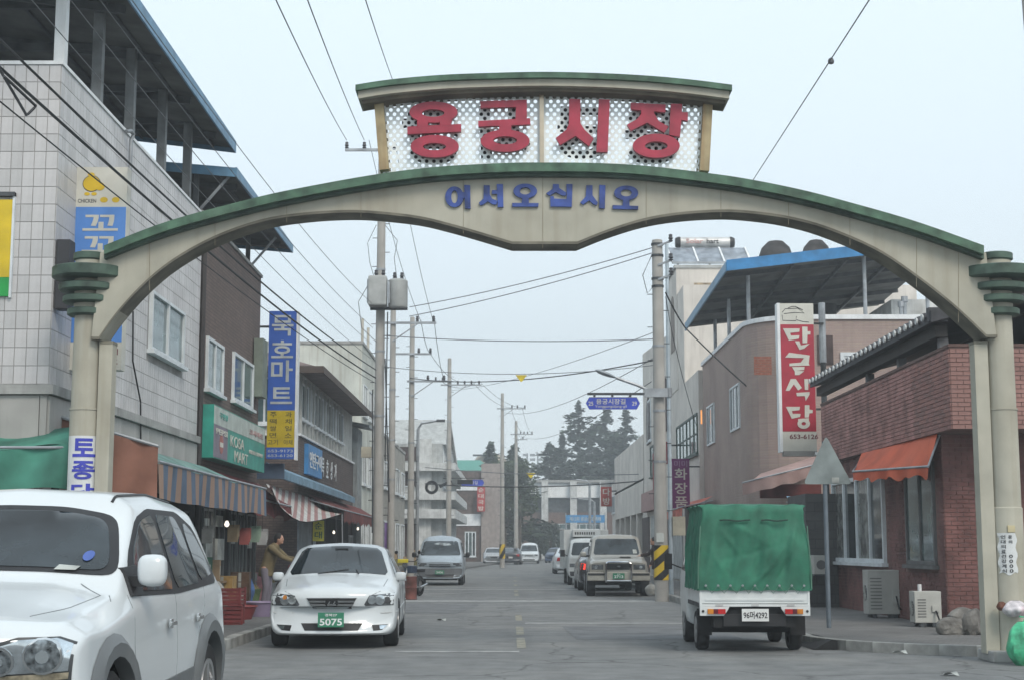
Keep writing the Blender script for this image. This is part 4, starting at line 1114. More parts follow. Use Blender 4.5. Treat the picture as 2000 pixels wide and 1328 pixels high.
def cut_arches(me, arches, W2, dark, r=0.36):
    """real wheel housings: the body minus two cylinders on each side"""
    o = bpy.data.objects.new('cut', me); COL.objects.link(o)
    me.materials.append(dark)
    cut = bmesh.new()
    for (y, z, rr) in arches:
        for sx in (-1, 1):
            mat = Matrix.Translation((sx * W2 * 1.02, y, z)) @ Matrix.Rotation(R(90), 4, 'Y')
            bmesh.ops.create_cone(cut, cap_ends=True, segments=28, radius1=rr, radius2=rr, depth=0.62, matrix=mat)
    cm = bpy.data.meshes.new('cutter'); cut.to_mesh(cm); cut.free()
    cm.materials.append(dark)
    c = bpy.data.objects.new('cutter', cm); COL.objects.link(c)
    md = o.modifiers.new('b', 'BOOLEAN'); md.object = c; md.operation = 'DIFFERENCE'; md.solver = 'EXACT'
    try: md.material_mode = 'TRANSFER'
    except Exception: pass
    dg = bpy.context.evaluated_depsgraph_get()
    res = bpy.data.meshes.new_from_object(o.evaluated_get(dg))
    bpy.data.objects.remove(o); bpy.data.objects.remove(c)
    return res
def finish(me):
    me.polygons.foreach_set('use_smooth', [True] * len(me.polygons)); me.set_sharp_from_angle(angle=R(42)); me.update()
def chaikin(p, n):
    for _ in range(n):
        q = []
        for i in range(len(p)):
            a, b = p[i], p[(i + 1) % len(p)]
            L = math.hypot(b[0] - a[0], b[1] - a[1]) + 1e-9; c = min(.2, .05 / L)
            q += [(a[0] * (1 - c) + b[0] * c, a[1] * (1 - c) + b[1] * c), (a[0] * c + b[0] * (1 - c), a[1] * c + b[1] * (1 - c))]
        p = q
    return p
def panel(bvh, poly, view, off, mat, name, par, rnd=1, step=0.07, side=1, thick=0.012, label=None):
    """a piece of glass or trim laid on the body: outline given as seen from the front/rear (x,z), the side (y,z) or above (x,y)"""
    if rnd: poly = chaikin(poly, rnd)
    bm = bmesh.new()
    vs = [bm.verts.new((a, b, 0)) for a, b in poly]
    bm.faces.new(vs)
    for ax in (0, 1):
        lo, hi = min(p[ax] for p in poly), max(p[ax] for p in poly)
        c = lo + step
        while c < hi:
            no = (1, 0, 0) if ax == 0 else (0, 1, 0); co = (c, 0, 0) if ax == 0 else (0, c, 0)
            bmesh.ops.bisect_plane(bm, geom=bm.verts[:] + bm.edges[:] + bm.faces[:], plane_co=co, plane_no=no)
            c += step
    D = {'front': Vector((0, 1, 0)), 'rear': Vector((0, -1, 0)), 'side': Vector((-side, 0, 0)), 'top': Vector((0, 0, -1))}[view]
    bad = []
    for v in bm.verts:
        a, b = v.co.x, v.co.y
        if view in ('front', 'rear'): o = Vector((a, 0, b)) - D * 12
        elif view == 'side': o = Vector((0, a, b)) - D * 12
        else: o = Vector((a, b, 0)) - D * 12
        h = bvh.ray_cast(o, D)
        if h[0] is None:
            q = o + D * 12
            hh = bvh.find_nearest(Vector((q.x if view != 'side' else side * 0.8, q.y if view not in ('front', 'rear') else (0 if view == 'front' else 4), q.z if view != 'top' else 1)))
            v.co = hh[0] + hh[1] * off
        else:
            n = h[1] if h[1].dot(D) < 0 else -h[1]
            v.co = h[0] - D * off * 0.5 + n * off * 0.5
    edges = [e for e in bm.edges if e.is_boundary]
    r = bmesh.ops.extrude_edge_only(bm, edges=edges)
    for g in r['geom']:
        if isinstance(g, bmesh.types.BMVert): g.co += D * (thick + off)
    bmesh.ops.recalc_face_normals(bm, faces=bm.faces)
    me = bpy.data.meshes.new(name); bm.to_mesh(me); bm.free()
    me.materials.append(mat)
    me.polygons.foreach_set('use_smooth', [True] * len(me.polygons)); me.set_sharp_from_angle(angle=R(50))
    o = link(me, name, par)
    if label: o['label'] = label
    return o
def line_panel(bvh, pts, w_, view, off, mat, name, par, side=1):
    """a thin seam or moulding following the body along a polyline"""
    mb = MB(); P = []
    D = {'front': Vector((0, 1, 0)), 'rear': Vector((0, -1, 0)), 'side': Vector((-side, 0, 0)), 'top': Vector((0, 0, -1))}[view]
    dense = []
    for (a, b) in zip(pts, pts[1:]):
        n = max(1, int(math.hypot(b[0] - a[0], b[1] - a[1]) / 0.06))
        dense += [(a[0] + (b[0] - a[0]) * k / n, a[1] + (b[1] - a[1]) * k / n) for k in range(n)]
    dense.append(pts[-1])
    for a, b in dense:
        o = (Vector((a, 0, b)) if view in ('front', 'rear') else Vector((0, a, b)) if view == 'side' else Vector((a, b, 0))) - D * 12
        h = bvh.ray_cast(o, D)
        if h[0] is not None: P.append(h[0] - D * off)
    if len(P) > 1: mb.tube(P, w_ / 2, 4); mb.build(name, mat, par)
TYRE = M('tyre_rubber', (0.018, 0.018, 0.019), 0.85, var=0.2)
RIM = M('alloy_rim', (0.38, 0.39, 0.4), 0.35, 0.7, var=0.1)
HUBD = M('wheel_recess', (0.02, 0.02, 0.02), 0.7)
def wheel(par, x, y, r, wd, side, spokes=5, rim=RIM):
    w_ = MB().lathe([(r * 0.62, -wd / 2 + 0.01), (r * 0.9, -wd / 2), (r * 0.985, -wd / 2 + 0.025), (r, -wd / 4), (r, wd / 4), (r * 0.985, wd / 2 - 0.025), (r * 0.9, wd / 2), (r * 0.62, wd / 2 - 0.01)], (x, y, r), 28, axis='x', cap=False).build('wheel', TYRE, par, smooth=True)
    s = side
    MB().lathe([(r * 0.63, -wd * 0.30), (r * 0.60, -wd * 0.29), (0.01, -wd * 0.28)] if False else [(r * 0.64, s * wd * 0.47), (r * 0.58, s * wd * 0.42), (r * 0.55, s * wd * 0.12), (0.01, s * wd * 0.10)], (x, y, r), 24, axis='x', cap=False).build('wheel_disc', HUBD, w_, smooth=True)
    mb = MB()
    mb.lathe([(r * 0.66, s * wd * 0.46), (r * 0.655, s * wd * 0.51), (r * 0.58, s * wd * 0.49), (r * 0.56, s * wd * 0.40)], (x, y, r), 24, axis='x', cap=False)
    for k in range(spokes):
        a = 2 * math.pi * k / spokes + 0.3
        xo = x + s * wd * 0.43
        mb.bar((xo, y + 0.03 * math.cos(a), r + 0.03 * math.sin(a)), (xo, y + r * 0.59 * math.cos(a), r + r * 0.59 * math.sin(a)), r * 0.17, 0.03, up=(1, 0, 0))
    mb.lathe([(r * 0.17, s * wd * 0.40), (r * 0.15, s * wd * 0.50), (0.005, s * wd * 0.51)], (x, y, r), 14, axis='x', cap=False)
    mb.build('rim', rim, w_, smooth=True)
    return w_
def lamp(bvh, poly, view, par, name='headlight', lens=None, bulbs=(), side=1, rnd=1):
    o = panel(bvh, poly, view, 0.006, lens or M('lamp_housing', (0.20, 0.22, 0.24), 0.15, 0.5, var=0.3, scale=14, spec=0.9), name, par, rnd=rnd, side=side)
    for (cx, cz, r, mt) in bulbs:
        pts = [(cx + r * math.cos(2 * math.pi * k / 14), cz + r * math.sin(2 * math.pi * k / 14)) for k in range(14)]
        panel(bvh, pts, view, 0.014, mt, 'reflector', o, rnd=0, side=side)
        pts = [(cx + r * 0.6 * math.cos(2 * math.pi * k / 12), cz + r * 0.6 * math.sin(2 * math.pi * k / 12)) for k in range(12)]
        panel(bvh, pts, view, 0.018, M('lamp_glass', (0.45, 0.5, 0.53), 0.08, 0.3, var=0.4, scale=18, spec=1), 'lamp_glass', o, rnd=0, side=side)
    return o
CHROME = M('chrome', (0.6, 0.62, 0.63), 0.12, 1.0, var=0.05)
SILV = M('lamp_reflector', (0.62, 0.68, 0.72), 0.12, 0.9, var=0.15, scale=12)
AMB = M('amber_lens', (0.55, 0.20, 0.02), 0.2, var=0.2)
REDL = M('red_lens', (0.50, 0.01, 0.01), 0.2, var=0.15)
BLK = M('black_plastic', (0.018, 0.018, 0.02), 0.5, var=0.15)
SEAM = M('panel_gap', (0.05, 0.055, 0.06), 0.8)
CWHITE = M('white_car_paint', (0.59, 0.63, 0.65), 0.28, var=0.025, scale=1.5, coat=0.6, dirtamt=0.35, dirt=(0.47, 0.47, 0.45))
CGLASS = M('car_glass', (0.02, 0.027, 0.032), 0.03, var=0.6, scale=1.6, spec=0.55)
PGREEN = M('green_number_plate', (0.03, 0.19, 0.11), 0.5, var=0.05)
PWHITE = M('white_number_plate', (0.66, 0.67, 0.66), 0.5, var=0.05)
INK = M('black_ink', (0.03, 0.03, 0.035), 0.6)
WINK = M('white_lettering', (0.72, 0.74, 0.74), 0.6)

def car(name, label, cat, loc, rz, spec, group=None):
    t = local(thing(name, label, cat, loc, rz, group))
    W2 = spec['W']
    me = loft_body(spec['st'], spec.get('bf', 0.22), spec.get('br', 0.12), spec.get('step', 0.06), spec.get('sm', 3), 'body', W2=W2)
    me.materials.append(spec['paint'])
    if spec.get('arches'): me = cut_arches(me, spec['arches'], W2, DARK)
    # put the lower cladding on its own part by projection later
    finish(me)
    body = link(me, 'body', t); 
    bm = bmesh.new(); bm.from_mesh(me); bvh = BVHTree.FromBMesh(bm); 
    for (y, r, wd, xw) in spec['wheels']:
        for s in (-1, 1): wheel(t, s * xw, y, r, wd, s, spec.get('spokes', 5), spec.get('rim', RIM))
    BOX('underbody', DARK, t, -W2 + 0.25, W2 - 0.25, 0.25, spec['L'] - 0.25, spec.get('ub', 0.2), spec.get('ub', 0.2) + 0.2)
    return t, bvh
def both(poly): return [poly, [(-x, z) for x, z in poly][::-1]]
def S(y, *p): return (y, [(0, p[0][1])] + list(p))
def plate(par, c, w_, h_, mat, lines, ink, face=-1, rr=0.012):
    """number plate standing at c (x, y, z); face -1 looks to -y, +1 to +y"""
    y0, y1 = (c[1], c[1] + 0.012)
    p = BOX('number_plate', mat, par, c[0] - w_ / 2, c[0] + w_ / 2, y0, y1, c[2] - h_ / 2, c[2] + h_ / 2)
    for (s, dz, tw, th_) in lines:
        if face < 0: text(s, (c[0], y0 - 0.001, c[2] + dz), (1, 0, 0), (0, 0, 1), tw, th_, ink, p, name='plate_lettering', bold=0.02, depth=0.002)
        else: text(s, (c[0], y1 + 0.001, c[2] + dz), (-1, 0, 0), (0, 0, 1), tw, th_, ink, p, name='plate_lettering', bold=0.02, depth=0.002)
    return p
def mirror_(par, x, y, z, s, paint, h=0.17, w_=0.2, arm=BLK):
    m = MB(); m.box(-0.5, 0.5, -0.5, 0.5, -0.5, 0.5)
    bm = bmesh.new()
    bmesh.ops.create_uvsphere(bm, u_segments=14, v_segments=10, radius=0.5)
    for v in bm.verts:
        c = v.co; f = lambda q: math.copysign(abs(q * 2) ** 0.6 / 2, q)
        v.co = Vector((x + s * (w_ / 2 + 0.06) + f(c.x) * w_, y + f(c.y) * 0.14 + 0.02 * s * 0, z + f(c.z) * h))
    me = bpy.data.meshes.new('mirror'); bm.to_mesh(me); bm.free(); me.materials.append(paint)
    me.polygons.foreach_set('use_smooth', [True] * len(me.polygons))
    o = link(me, 'mirror', par)
    MB().bar((x - s * 0.04, y, z - h * 0.3), (x + s * 0.12, y, z - h * 0.35), 0.08, 0.06).build('mirror_arm', arm, o)
    return o

# ---- white saloon, facing the camera
sec = dict
SONATA = dict(L=4.8, W=0.915, bf=0.30, br=0.22, step=0.055, sm=3, paint=CWHITE, st=[
    S(0.06, (.70, .30), (.80, .34), (.83, .44), (.81, .52), (.72, .56), (.45, .57), (0, .575)),
    S(0.00, (.76, .22), (.84, .28), (.88, .46), (.85, .67), (.72, .74), (.45, .755), (0, .76)),
    S(0.12, (.80, .19), (.87, .27), (.895, .48), (.885, .73), (.76, .81), (.45, .84), (0, .85)),
    S(0.60, (.84, .18), (.90, .28), (.912, .52), (.895, .77), (.76, .86), (.45, .91), (0, .93)),
    S(1.25, (.86, .18), (.905, .3), (.915, .58), (.905, .86), (.80, .965), (.50, 1.01), (0, 1.03)),
    S(2.05, (.86, .18), (.905, .3), (.915, .6), (.90, .92), (.665, 1.385), (.50, 1.455), (0, 1.485)),
    S(3.15, (.86, .18), (.905, .3), (.915, .6), (.90, .94), (.655, 1.385), (.50, 1.45), (0, 1.475)),
    S(4.05, (.86, .20), (.905, .3), (.912, .6), (.895, .97), (.74, 1.08), (.50, 1.11), (0, 1.12)),
    S(4.66, (.84, .24), (.88, .32), (.89, .6), (.86, .93), (.72, 1.03), (.48, 1.06), (0, 1.07)),
    S(4.80, (.78, .30), (.83, .36), (.85, .6), (.81, .84), (.68, .90), (.45, .92), (0, .93)),
    S(4.76, (.72, .42), (.78, .48), (.80, .58), (.76, .70), (.62, .74), (.42, .75), (0, .75))],
    arches=[(0.93, .33, .36), (3.66, .33, .36)], wheels=[(0.93, .325, .21, .80), (3.66, .325, .21, .80)])
g = G(655, 1262)
son, bv = car('parked_car', 'white four-door saloon facing the camera with green number plate 5075', 'car', (g.x + 0.02, g.y - 0.75, 0), R(2.2), SONATA)
panel(bv, [(-.74, 1.005), (-.585, 1.395), (-.3, 1.425), (0, 1.435), (.3, 1.425), (.585, 1.395), (.74, 1.005), (.4, 1.035), (0, 1.045), (-.4, 1.035)], 'front', 0.006, CGLASS, 'windscreen', son, rnd=1)
for s in (-1, 1):
    panel(bv, [(s * .855, .775), (s * .855, .605), (s * .47, .60), (s * .45, .62), (s * .52, .745)], 'front', 0.006, M('smoked_lamp', (0.12, 0.13, 0.14), 0.12, 0.4, var=0.4, scale=16, spec=0.9), 'headlight', son, rnd=0)
    for (cx, r, mt) in ((.76, .045, M('lamp_dark', (0.06, 0.06, 0.065), 0.2)), (.665, .068, SILV), (.555, .058, SILV)):
        panel(bv, [(s * cx + r * math.cos(k * .523), .680 + r * math.sin(k * .523)) for k in range(12)], 'front', 0.016, mt, 'reflector', son, rnd=0)
    panel(bv, [(s * .78, .34), (s * .56, .335), (s * .58, .255), (s * .70, .265)], 'front', 0.006, BLK, 'fog_lamp_recess', son, rnd=0)
    panel(bv, [(s * .77, .33), (s * .66, .327), (s * .67, .275), (s * .71, .275)], 'front', 0.014, SILV, 'fog_lamp', son, rnd=0)
    panel(bv, [(1.52, 1.0), (2.15, 1.385), (2.55, 1.40), (2.50, 0.985), (2.0, .975)], 'side', 0.006, CGLASS, 'side_window', son, side=s, rnd=1)
    panel(bv, [(2.60, .985), (2.62, 1.40), (3.1, 1.385), (3.45, 1.28), (3.75, 1.06), (3.5, 1.0)], 'side', 0.006, CGLASS, 'side_window', son, side=s, rnd=1)
    line_panel(bv, [(1.35, .25), (1.35, .93)], 0.008, 'side', 0.0, SEAM, 'door_gap', son, side=s)
    line_panel(bv, [(2.57, .25), (2.57, .97)], 0.008, 'side', 0.0, SEAM, 'door_gap', son, side=s)
    line_panel(bv, [(.2, .50), (.9, .53), (2.5, .55), (4.6, .58)], 0.02, 'side', -0.002, M('side_moulding', (0.5, 0.52, 0.52), 0.4), 'side_moulding', son, side=s)
    line_panel(bv, [(s * .735, .95), (s * .67, .80), (s * .55, .745)], 0.008, 'front', 0.0, SEAM, 'bonnet_gap', son)
    panel(bv, [(s * .66 + .028 * math.cos(k * .523), .715 + .028 * math.sin(k * .523)) for k in range(12)], 'front', 0.024, AMB, 'indicator_bulb', son, rnd=0) if s < 0 else None
    mirror_(son, s * .765, 1.50, .985, s, CWHITE, .13, .17)
    MB().box(s * .93 - .01, s * .93 + .01, 2.3, 2.45, .86, .885).build('door_handle', CHROME, son)
    MB().box(s * .93 - .01, s * .93 + .01, 3.35, 3.5, .88, .905).build('door_handle', CHROME, son)
    MB().bar((s * .30, 1.22, 1.03), (s * .06 + .2, 1.35, 1.09), 0.015).build('wiper', BLK, son)
    panel(bv, [(s * .84, .62), (s * .84, .88), (s * .50, .90), (s * .52, .68)], 'rear', 0.006, REDL, 'tail_light', son, rnd=0)
gr_ = panel(bv, [(-.355, .715), (.355, .715), (.33, .68), (.27, .555), (-.27, .555), (-.33, .68)], 'front', 0.008, CHROME, 'grille', son, rnd=0)
panel(bv, [(-.345, .705), (.345, .705), (.32, .675), (.262, .562), (-.262, .562), (-.32, .675)], 'front', 0.014, BLK, 'grille_mesh', gr_, rnd=0)
for z, hw in ((.665, .31), (.62, .29), (.585, .265)):
    panel(bv, [(-hw, z - .012), (hw, z - .012), (hw + .012, z + .012), (-hw - .012, z + .012)], 'front', 0.022, CHROME, 'grille_bar', gr_, rnd=0)
panel(bv, [(-.085, .60), (.085, .60), (.09, .69), (-.09, .69)], 'front', 0.026, BLK, 'badge_plate', gr_, rnd=1)
for s in (-1, 1):
    panel(bv, [(s * .035 - .022, .62), (s * .035 - .004, .62), (s * .035 + .022, .67), (s * .035 + .004, .67)], 'front', 0.032, CHROME, 'badge', gr_, rnd=0)
panel(bv, [(-.43, .36), (.43, .36), (.37, .262), (-.37, .262)], 'front', 0.008, BLK, 'lower_intake', son, rnd=0)
plate(son, (0.0, -0.045, .415), .36, .20, PGREEN, [('5075', -.03, .31, .095), ('경북27', .066, .17, .04)], WINK)
panel(bv, [(-.56, 1.09), (-.48, 1.35), (.48, 1.35), (.56, 1.09)], 'rear', 0.006, CGLASS, 'rear_window', son, rnd=1)
# driver and mirror behind the glass read as darker shapes on it
MB().box(-.10, .10, 1.86, 1.88, 1.34, 1.40).build('rear_view_mirror', BLK, son)
MB().tube([(-.12, 2.5, 1.47), (-.16, 2.7, 1.95)], 0.006, 5).build('aerial', BLK, son)

# ---- white off-roader, near left
CLADG = M('grey_body_cladding', (0.125, 0.135, 0.14), 0.45, var=0.06, scale=3, dirtamt=0.25, dirt=(0.2, 0.19, 0.17))
SOR = dict(L=4.567, W=0.93, bf=0.24, br=0.2, step=0.055, sm=3, paint=CWHITE, st=[
    S(0.07, (.70, .45), (.80, .50), (.84, .58), (.80, .66), (.66, .70), (.42, .71), (0, .72)),
    S(0.00, (.76, .30), (.86, .40), (.895, .62), (.88, .88), (.74, .94), (.45, .95), (0, .96)),
    S(0.14, (.80, .28), (.89, .38), (.92, .64), (.905, .95), (.78, 1.02), (.45, 1.04), (0, 1.05)),
    S(0.60, (.83, .28), (.90, .38), (.925, .66), (.905, .96), (.79, 1.05), (.50, 1.10), (0, 1.11)),
    S(1.22, (.84, .28), (.905, .38), (.93, .68), (.91, 1.02), (.83, 1.13), (.52, 1.20), (0, 1.215)),
    S(2.00, (.84, .28), (.905, .38), (.93, .68), (.91, 1.06), (.725, 1.65), (.56, 1.745), (0, 1.775)),
    S(2.9, (.84, .28), (.905, .38), (.93, .68), (.912, 1.08), (.72, 1.68), (.56, 1.775), (0, 1.80)),
    S(3.85, (.84, .30), (.905, .38), (.93, .68), (.905, 1.10), (.70, 1.65), (.54, 1.74), (0, 1.765)),
    S(4.10, (.84, .32), (.90, .40), (.925, .68), (.895, 1.11), (.70, 1.57), (.53, 1.66), (0, 1.69)),
    S(4.46, (.82, .36), (.88, .44), (.905, .70), (.875, 1.10), (.76, 1.18), (.55, 1.22), (0, 1.23)),
    S(4.56, (.78, .40), (.85, .46), (.87, .66), (.83, .90), (.72, .97), (.5, .99), (0, 1.0)),
    S(4.52, (.72, .50), (.80, .56), (.82, .66), (.78, .78), (.68, .82), (.5, .83), (0, .83))],
    arches=[(0.87, .38, .44), (3.58, .38, .44)], wheels=[(0.87, .37, .245, .80), (3.58, .37, .245, .80)], ub=.3)
sor, bv = car('parked_suv', 'large white off-roader with grey lower cladding filling the lower left corner', 'SUV', (-3.10, 7.72, 0), R(0.2), SOR)
WSG = [(-.80, 1.235), (-.665, 1.60), (-.35, 1.655), (0, 1.665), (.35, 1.655), (.665, 1.60), (.80, 1.235), (.4, 1.265), (0, 1.275), (-.4, 1.265)]
panel(bv, WSG, 'front', 0.006, BLK, 'windscreen_border', sor, rnd=3)
panel(bv, [(x * .93, 1.45 + (z - 1.45) * .86) for x, z in WSG], 'front', 0.011, CGLASS, 'windscreen', sor, rnd=3)
panel(bv, [(.60 + .03 * math.cos(k * .523), 1.35 + .03 * math.sin(k * .523)) for k in range(12)], 'front', 0.02, M('blue_sticker', (0.08, 0.14, 0.42), 0.6), 'sticker', sor, rnd=0)
panel(bv, [(.44, 1.272), (.56, 1.268), (.58, 1.29), (.46, 1.30)], 'front', 0.02, POST, 'parking_note', sor, rnd=0)
for s in (-1, 1):
    hl = panel(bv, [(s * .875, .925), (s * .80, .955), (s * .62, .955), (s * .50, .92), (s * .40, .83), (s * .36, .755), (s * .40, .715), (s * .865, .735)], 'front', 0.005, M('headlight_gasket', (0.05, 0.055, 0.06), 0.5), 'headlight', sor, rnd=0)
    panel(bv, [(s * .862, .915), (s * .79, .948), (s * .63, .94), (s * .515, .905), (s * .42, .82), (s * .385, .765), (s * .42, .77), (s * .85, .785)], 'front', 0.012, SILV, 'headlight_lens', hl, rnd=0)
    panel(bv, [(s * .385, .76), (s * .40, .728), (s * .85, .745), (s * .853, .778)], 'front', 0.012, M('clear_amber', (0.34, 0.30, 0.22), 0.2, 0.3, var=0.3, scale=20), 'indicator', hl, rnd=0)
    for cx, cz, r in ((.735, .86, .078), (.535, .84, .062)):
        panel(bv, [(s * cx + (r + .012) * math.cos(k * .37), cz + (r + .012) * math.sin(k * .37)) for k in range(17)], 'front', 0.022, CHROME, 'reflector_ring', hl, rnd=0)
        panel(bv, [(s * cx + r * math.cos(k * .37), cz + r * math.sin(k * .37)) for k in range(17)], 'front', 0.028, M('lamp_bowl', (0.22, 0.25, 0.27), 0.15, 0.6, var=0.4, scale=30, spec=1), 'lamp_bowl', hl, rnd=0)
        panel(bv, [(s * cx + r * .4 * math.cos(k * .523), cz + r * .4 * math.sin(k * .523)) for k in range(12)], 'front', 0.034, M('bulb_cap', (0.5, 0.55, 0.58), 0.1, 0.8), 'bulb_cap', hl, rnd=0)
    # glasshouse
    panel(bv, [(1.38, 1.12), (1.62, 1.36), (1.98, 1.59), (2.35, 1.655), (3.25, 1.655), (3.72, 1.55), (4.02, 1.22), (3.95, 1.145), (2.6, 1.105)], 'side', 0.005, BLK, 'window_surround', sor, side=s, rnd=1)
    panel(bv, [(1.52, 1.15), (1.72, 1.38), (2.03, 1.57), (2.40, 1.62), (2.44, 1.135)], 'side', 0.011, CGLASS, 'side_window', sor, side=s, rnd=1)
    panel(bv, [(2.55, 1.14), (2.50, 1.62), (3.08, 1.615), (3.22, 1.50), (3.30, 1.16)], 'side', 0.011, CGLASS, 'side_window', sor, side=s, rnd=1)
    panel(bv, [(3.38, 1.17), (3.30, 1.50), (3.38, 1.59), (3.66, 1.50), (3.92, 1.22)], 'side', 0.011, CGLASS, 'quarter_window', sor, side=s, rnd=1)
    # cladding: sills and wheel arch flares
    panel(bv, [(1.30, .30), (3.14, .30), (3.10, .50), (3.0, .60), (1.42, .56)], 'side', 0.012, CLADG, 'sill_cladding', sor, side=s, rnd=0, thick=.02)
    for cy in (.87, 3.58):
        o_ = []; i_ = []
        for k in range(15):
            a = R(-12) + k / 14 * R(204)
            o_.append((cy + .60 * math.cos(a), .38 + .60 * math.sin(a) * (0.93))); i_.append((cy + .432 * math.cos(a), .38 + .432 * math.sin(a)))
        mb = MB()
        P_, Q_ = [], []
        for (oy, oz), (iy, iz) in zip(o_, i_):
            def hit(y, z):
                h = bv.ray_cast(Vector((s * 12, y, z)), Vector((-s, 0, 0)))
                return min(abs(h[0].x), .94) if h[0] is not None and abs(h[0].x) > .6 else .90
            P_.append((s * (hit(oy, oz) + .004), oy, oz)); Q_.append((s * (max(hit(iy + (iy - cy) * .12, iz + (iz - .38) * .12), .9) + .035), iy, iz))
        M_ = [((p[0] + q[0]) / 2 + s * .022, (p[1] * .6 + q[1] * .4), (p[2] * .6 + q[2] * .4)) for p, q in zip(P_, Q_)]
        I_ = [(q[0] - s * .09, q[1], q[2]) for q in Q_]
        n = len(P_)
        mb.add(P_ + M_ + Q_ + I_, [(r * n + k, r * n + k + 1, (r + 1) * n + k + 1, (r + 1) * n + k) for r in range(3) for k in range(n - 1)])
        mb.build('arch_flare', CLADG, sor, smooth=True)
    line_panel(bv, [(1.36, .56), (1.33, .85), (1.36, 1.13)], 0.008, 'side', -0.001, M('soft_gap', (0.2, 0.22, 0.23), 0.8), 'door_gap', sor, side=s)
    line_panel(bv, [(2.47, .58), (2.47, 1.11)], 0.008, 'side', -0.001, M('soft_gap', (0.2, 0.22, 0.23), 0.8), 'door_gap', sor, side=s)
    line_panel(bv, [(3.05, .60), (3.2, .85), (3.42, 1.0), (3.45, 1.13)], 0.008, 'side', -0.001, M('soft_gap', (0.2, 0.22, 0.23), 0.8), 'door_gap', sor, side=s)
    for yh in (2.22, 3.10):
        hd = MB().box(s * .925, s * .945, yh - .035, yh + .035, .895, .955).build('door_handle', CHROME, sor, bevel=.008)
        MB().box(s * .94, s * .965, yh - .1, yh + .06, .915, .94).build('grip', CHROME, hd, bevel=.006)
    line_panel(bv, [(s * .80, 1.18), (s * .83, 1.10)], 0.007, 'top', 0.0, M('soft_gap', (0.2, 0.22, 0.23), 0.8), 'cowl_gap', sor)
    line_panel(bv, [(s * .60, .37), (s * .70, .75), (s * .76, 1.14), (s * .62, 1.24)], 0.007, 'top', 0.0, M('soft_gap', (0.2, 0.22, 0.23), 0.8), 'bonnet_gap', sor)
    line_panel(bv, [(s * .60, 1.95), (s * .585, 2.6), (s * .57, 3.7)], 0.022, 'top', 0.002, BLK, 'roof_ditch', sor)
    mirror_(sor, s * .825, 1.50, 1.27, s, CWHITE, .19, .17)
    panel(bv, [(1.40, 1.12), (1.45, 1.28), (1.66, 1.30), (1.62, 1.12)], 'side', 0.02, BLK, 'mirror_base', sor, side=s, rnd=0)
    panel(bv, [(1.15, .745), (1.18, .785), (1.22, .785), (1.24, .745)], 'side', 0.012, CHROME, 'side_repeater', sor, side=s, rnd=1)
    panel(bv, [(s * .72, .80), (s * .86, .80), (s * .86, 1.08), (s * .74, 1.1)], 'rear', 0.006, REDL, 'tail_light', sor, rnd=0)
panel(bv, [(-.34, .90), (.34, .90), (.30, .74), (-.30, .74)], 'front', 0.01, BLK, 'grille', sor, rnd=0)
panel(bv, [(-.86, .68), (.86, .68), (.84, .34), (-.84, .34)], 'front', 0.012, CLADG, 'front_bumper', sor, rnd=0)

# ---- small white truck under a green tarpaulin, seen from behind (own axis: rear at y=0)
g0 = G(1365, 1270); 
tk = local(thing('tarpaulin_truck', 'small white pick-up truck with a green tarpaulin over its load bed', 'truck', (U(1470, 1200, g0.y - 0.35).x, g0.y - 0.55, 0), R(-1.2)))
WT = .725
TW = M('truck_white_paint', (0.62, 0.65, 0.65), 0.35, var=0.04, coat=0.3, dirtamt=0.25, dirt=(0.42, 0.38, 0.33))
BOX('tailgate', TW, tk, -WT, WT, 0, .05, .66, .93, bevel=.012)
BOX('tailgate_rib', TW, tk, -WT + .06, WT - .06, -.012, -.001, .70, .725)
for s in (-1, 1):
    BOX('gate_post', TW, tk, s * (WT + .001) - .015, s * (WT + .001) + .015, -.008, .07, .60, .95)
    BOX('side_gate', TW, tk, min(s * WT, s * (WT - .04)), max(s * WT, s * (WT - .04)), .08, 1.95, .66, .93, bevel=.01)
    p_ = MB(); p_.prism([(s * .74, .50), (s * .42, .50), (s * .36, .585), (s * .345, .62), (s * .74, .62)], -.03, .05); p_.build('lamp_panel', TW, tk)
    l_ = BOX('tail_light', REDL, tk, min(s * .40, s * .50), max(s * .40, s * .50), -.06, -.031, .525, .59)
    BOX('lamp_lens', M('dark_red_lens', (0.12, 0.01, 0.02), 0.25), l_, min(s * .502, s * .56), max(s * .502, s * .56), -.058, -.031, .525, .59)
    BOX('indicator', AMB, l_, min(s * .562, s * .64), max(s * .562, s * .64), -.058, -.031, .525, .59)
    MB().lathe([(.018, -.04), (.018, -.03)], (s * .70, 0, .56), 10, axis='y').build('reflector', BLK, tk)
    for k in (-.45, 0, .45):
        pass
BOX('cross_panel', TW, tk, -.74, .74, -.028, .05, .622, .655)
for k in (-.48, .0, .48): BOX('hinge', M('dull_hinge', (0.45, 0.46, 0.46), 0.6), tk, k - .05, k + .05, -.035, -.005, .628, .66)
BOX('chassis', DARK, tk, -.55, .55, .05, 2.9, .34, .60)
BOX('bed_floor', IRON, tk, -.72, .72, .06, 1.96, .60, .655)
BOX('rear_beam', BLK, tk, -.42, .42, .02, .12, .36, .52)
MB().prism([(-.18, .34), (.18, .34), (.08, .24), (-.08, .24)], .7, .95).build('differential', DARK, tk)
BOX('axle', DARK, tk, -.6, .6, .74, .82, .24, .32)
plate(tk, (.0, -.05, .51), .36, .165, PWHITE, [('96머4292', 0, .32, .10)], INK)
for s in (-1, 1):
    wheel(tk, s * .64, .80, .275, .17, s, 6, M('steel_rim', (0.3, 0.3, 0.3), 0.5, 0.4)); wheel(tk, s * .64, 2.62, .275, .17, s, 6, M('steel_rim', (0.3, 0.3, 0.3), 0.5, 0.4))
    BOX('mudguard', DARK, tk, s * .64 - .1, s * .64 + .1, .40, .42, .22, .58)
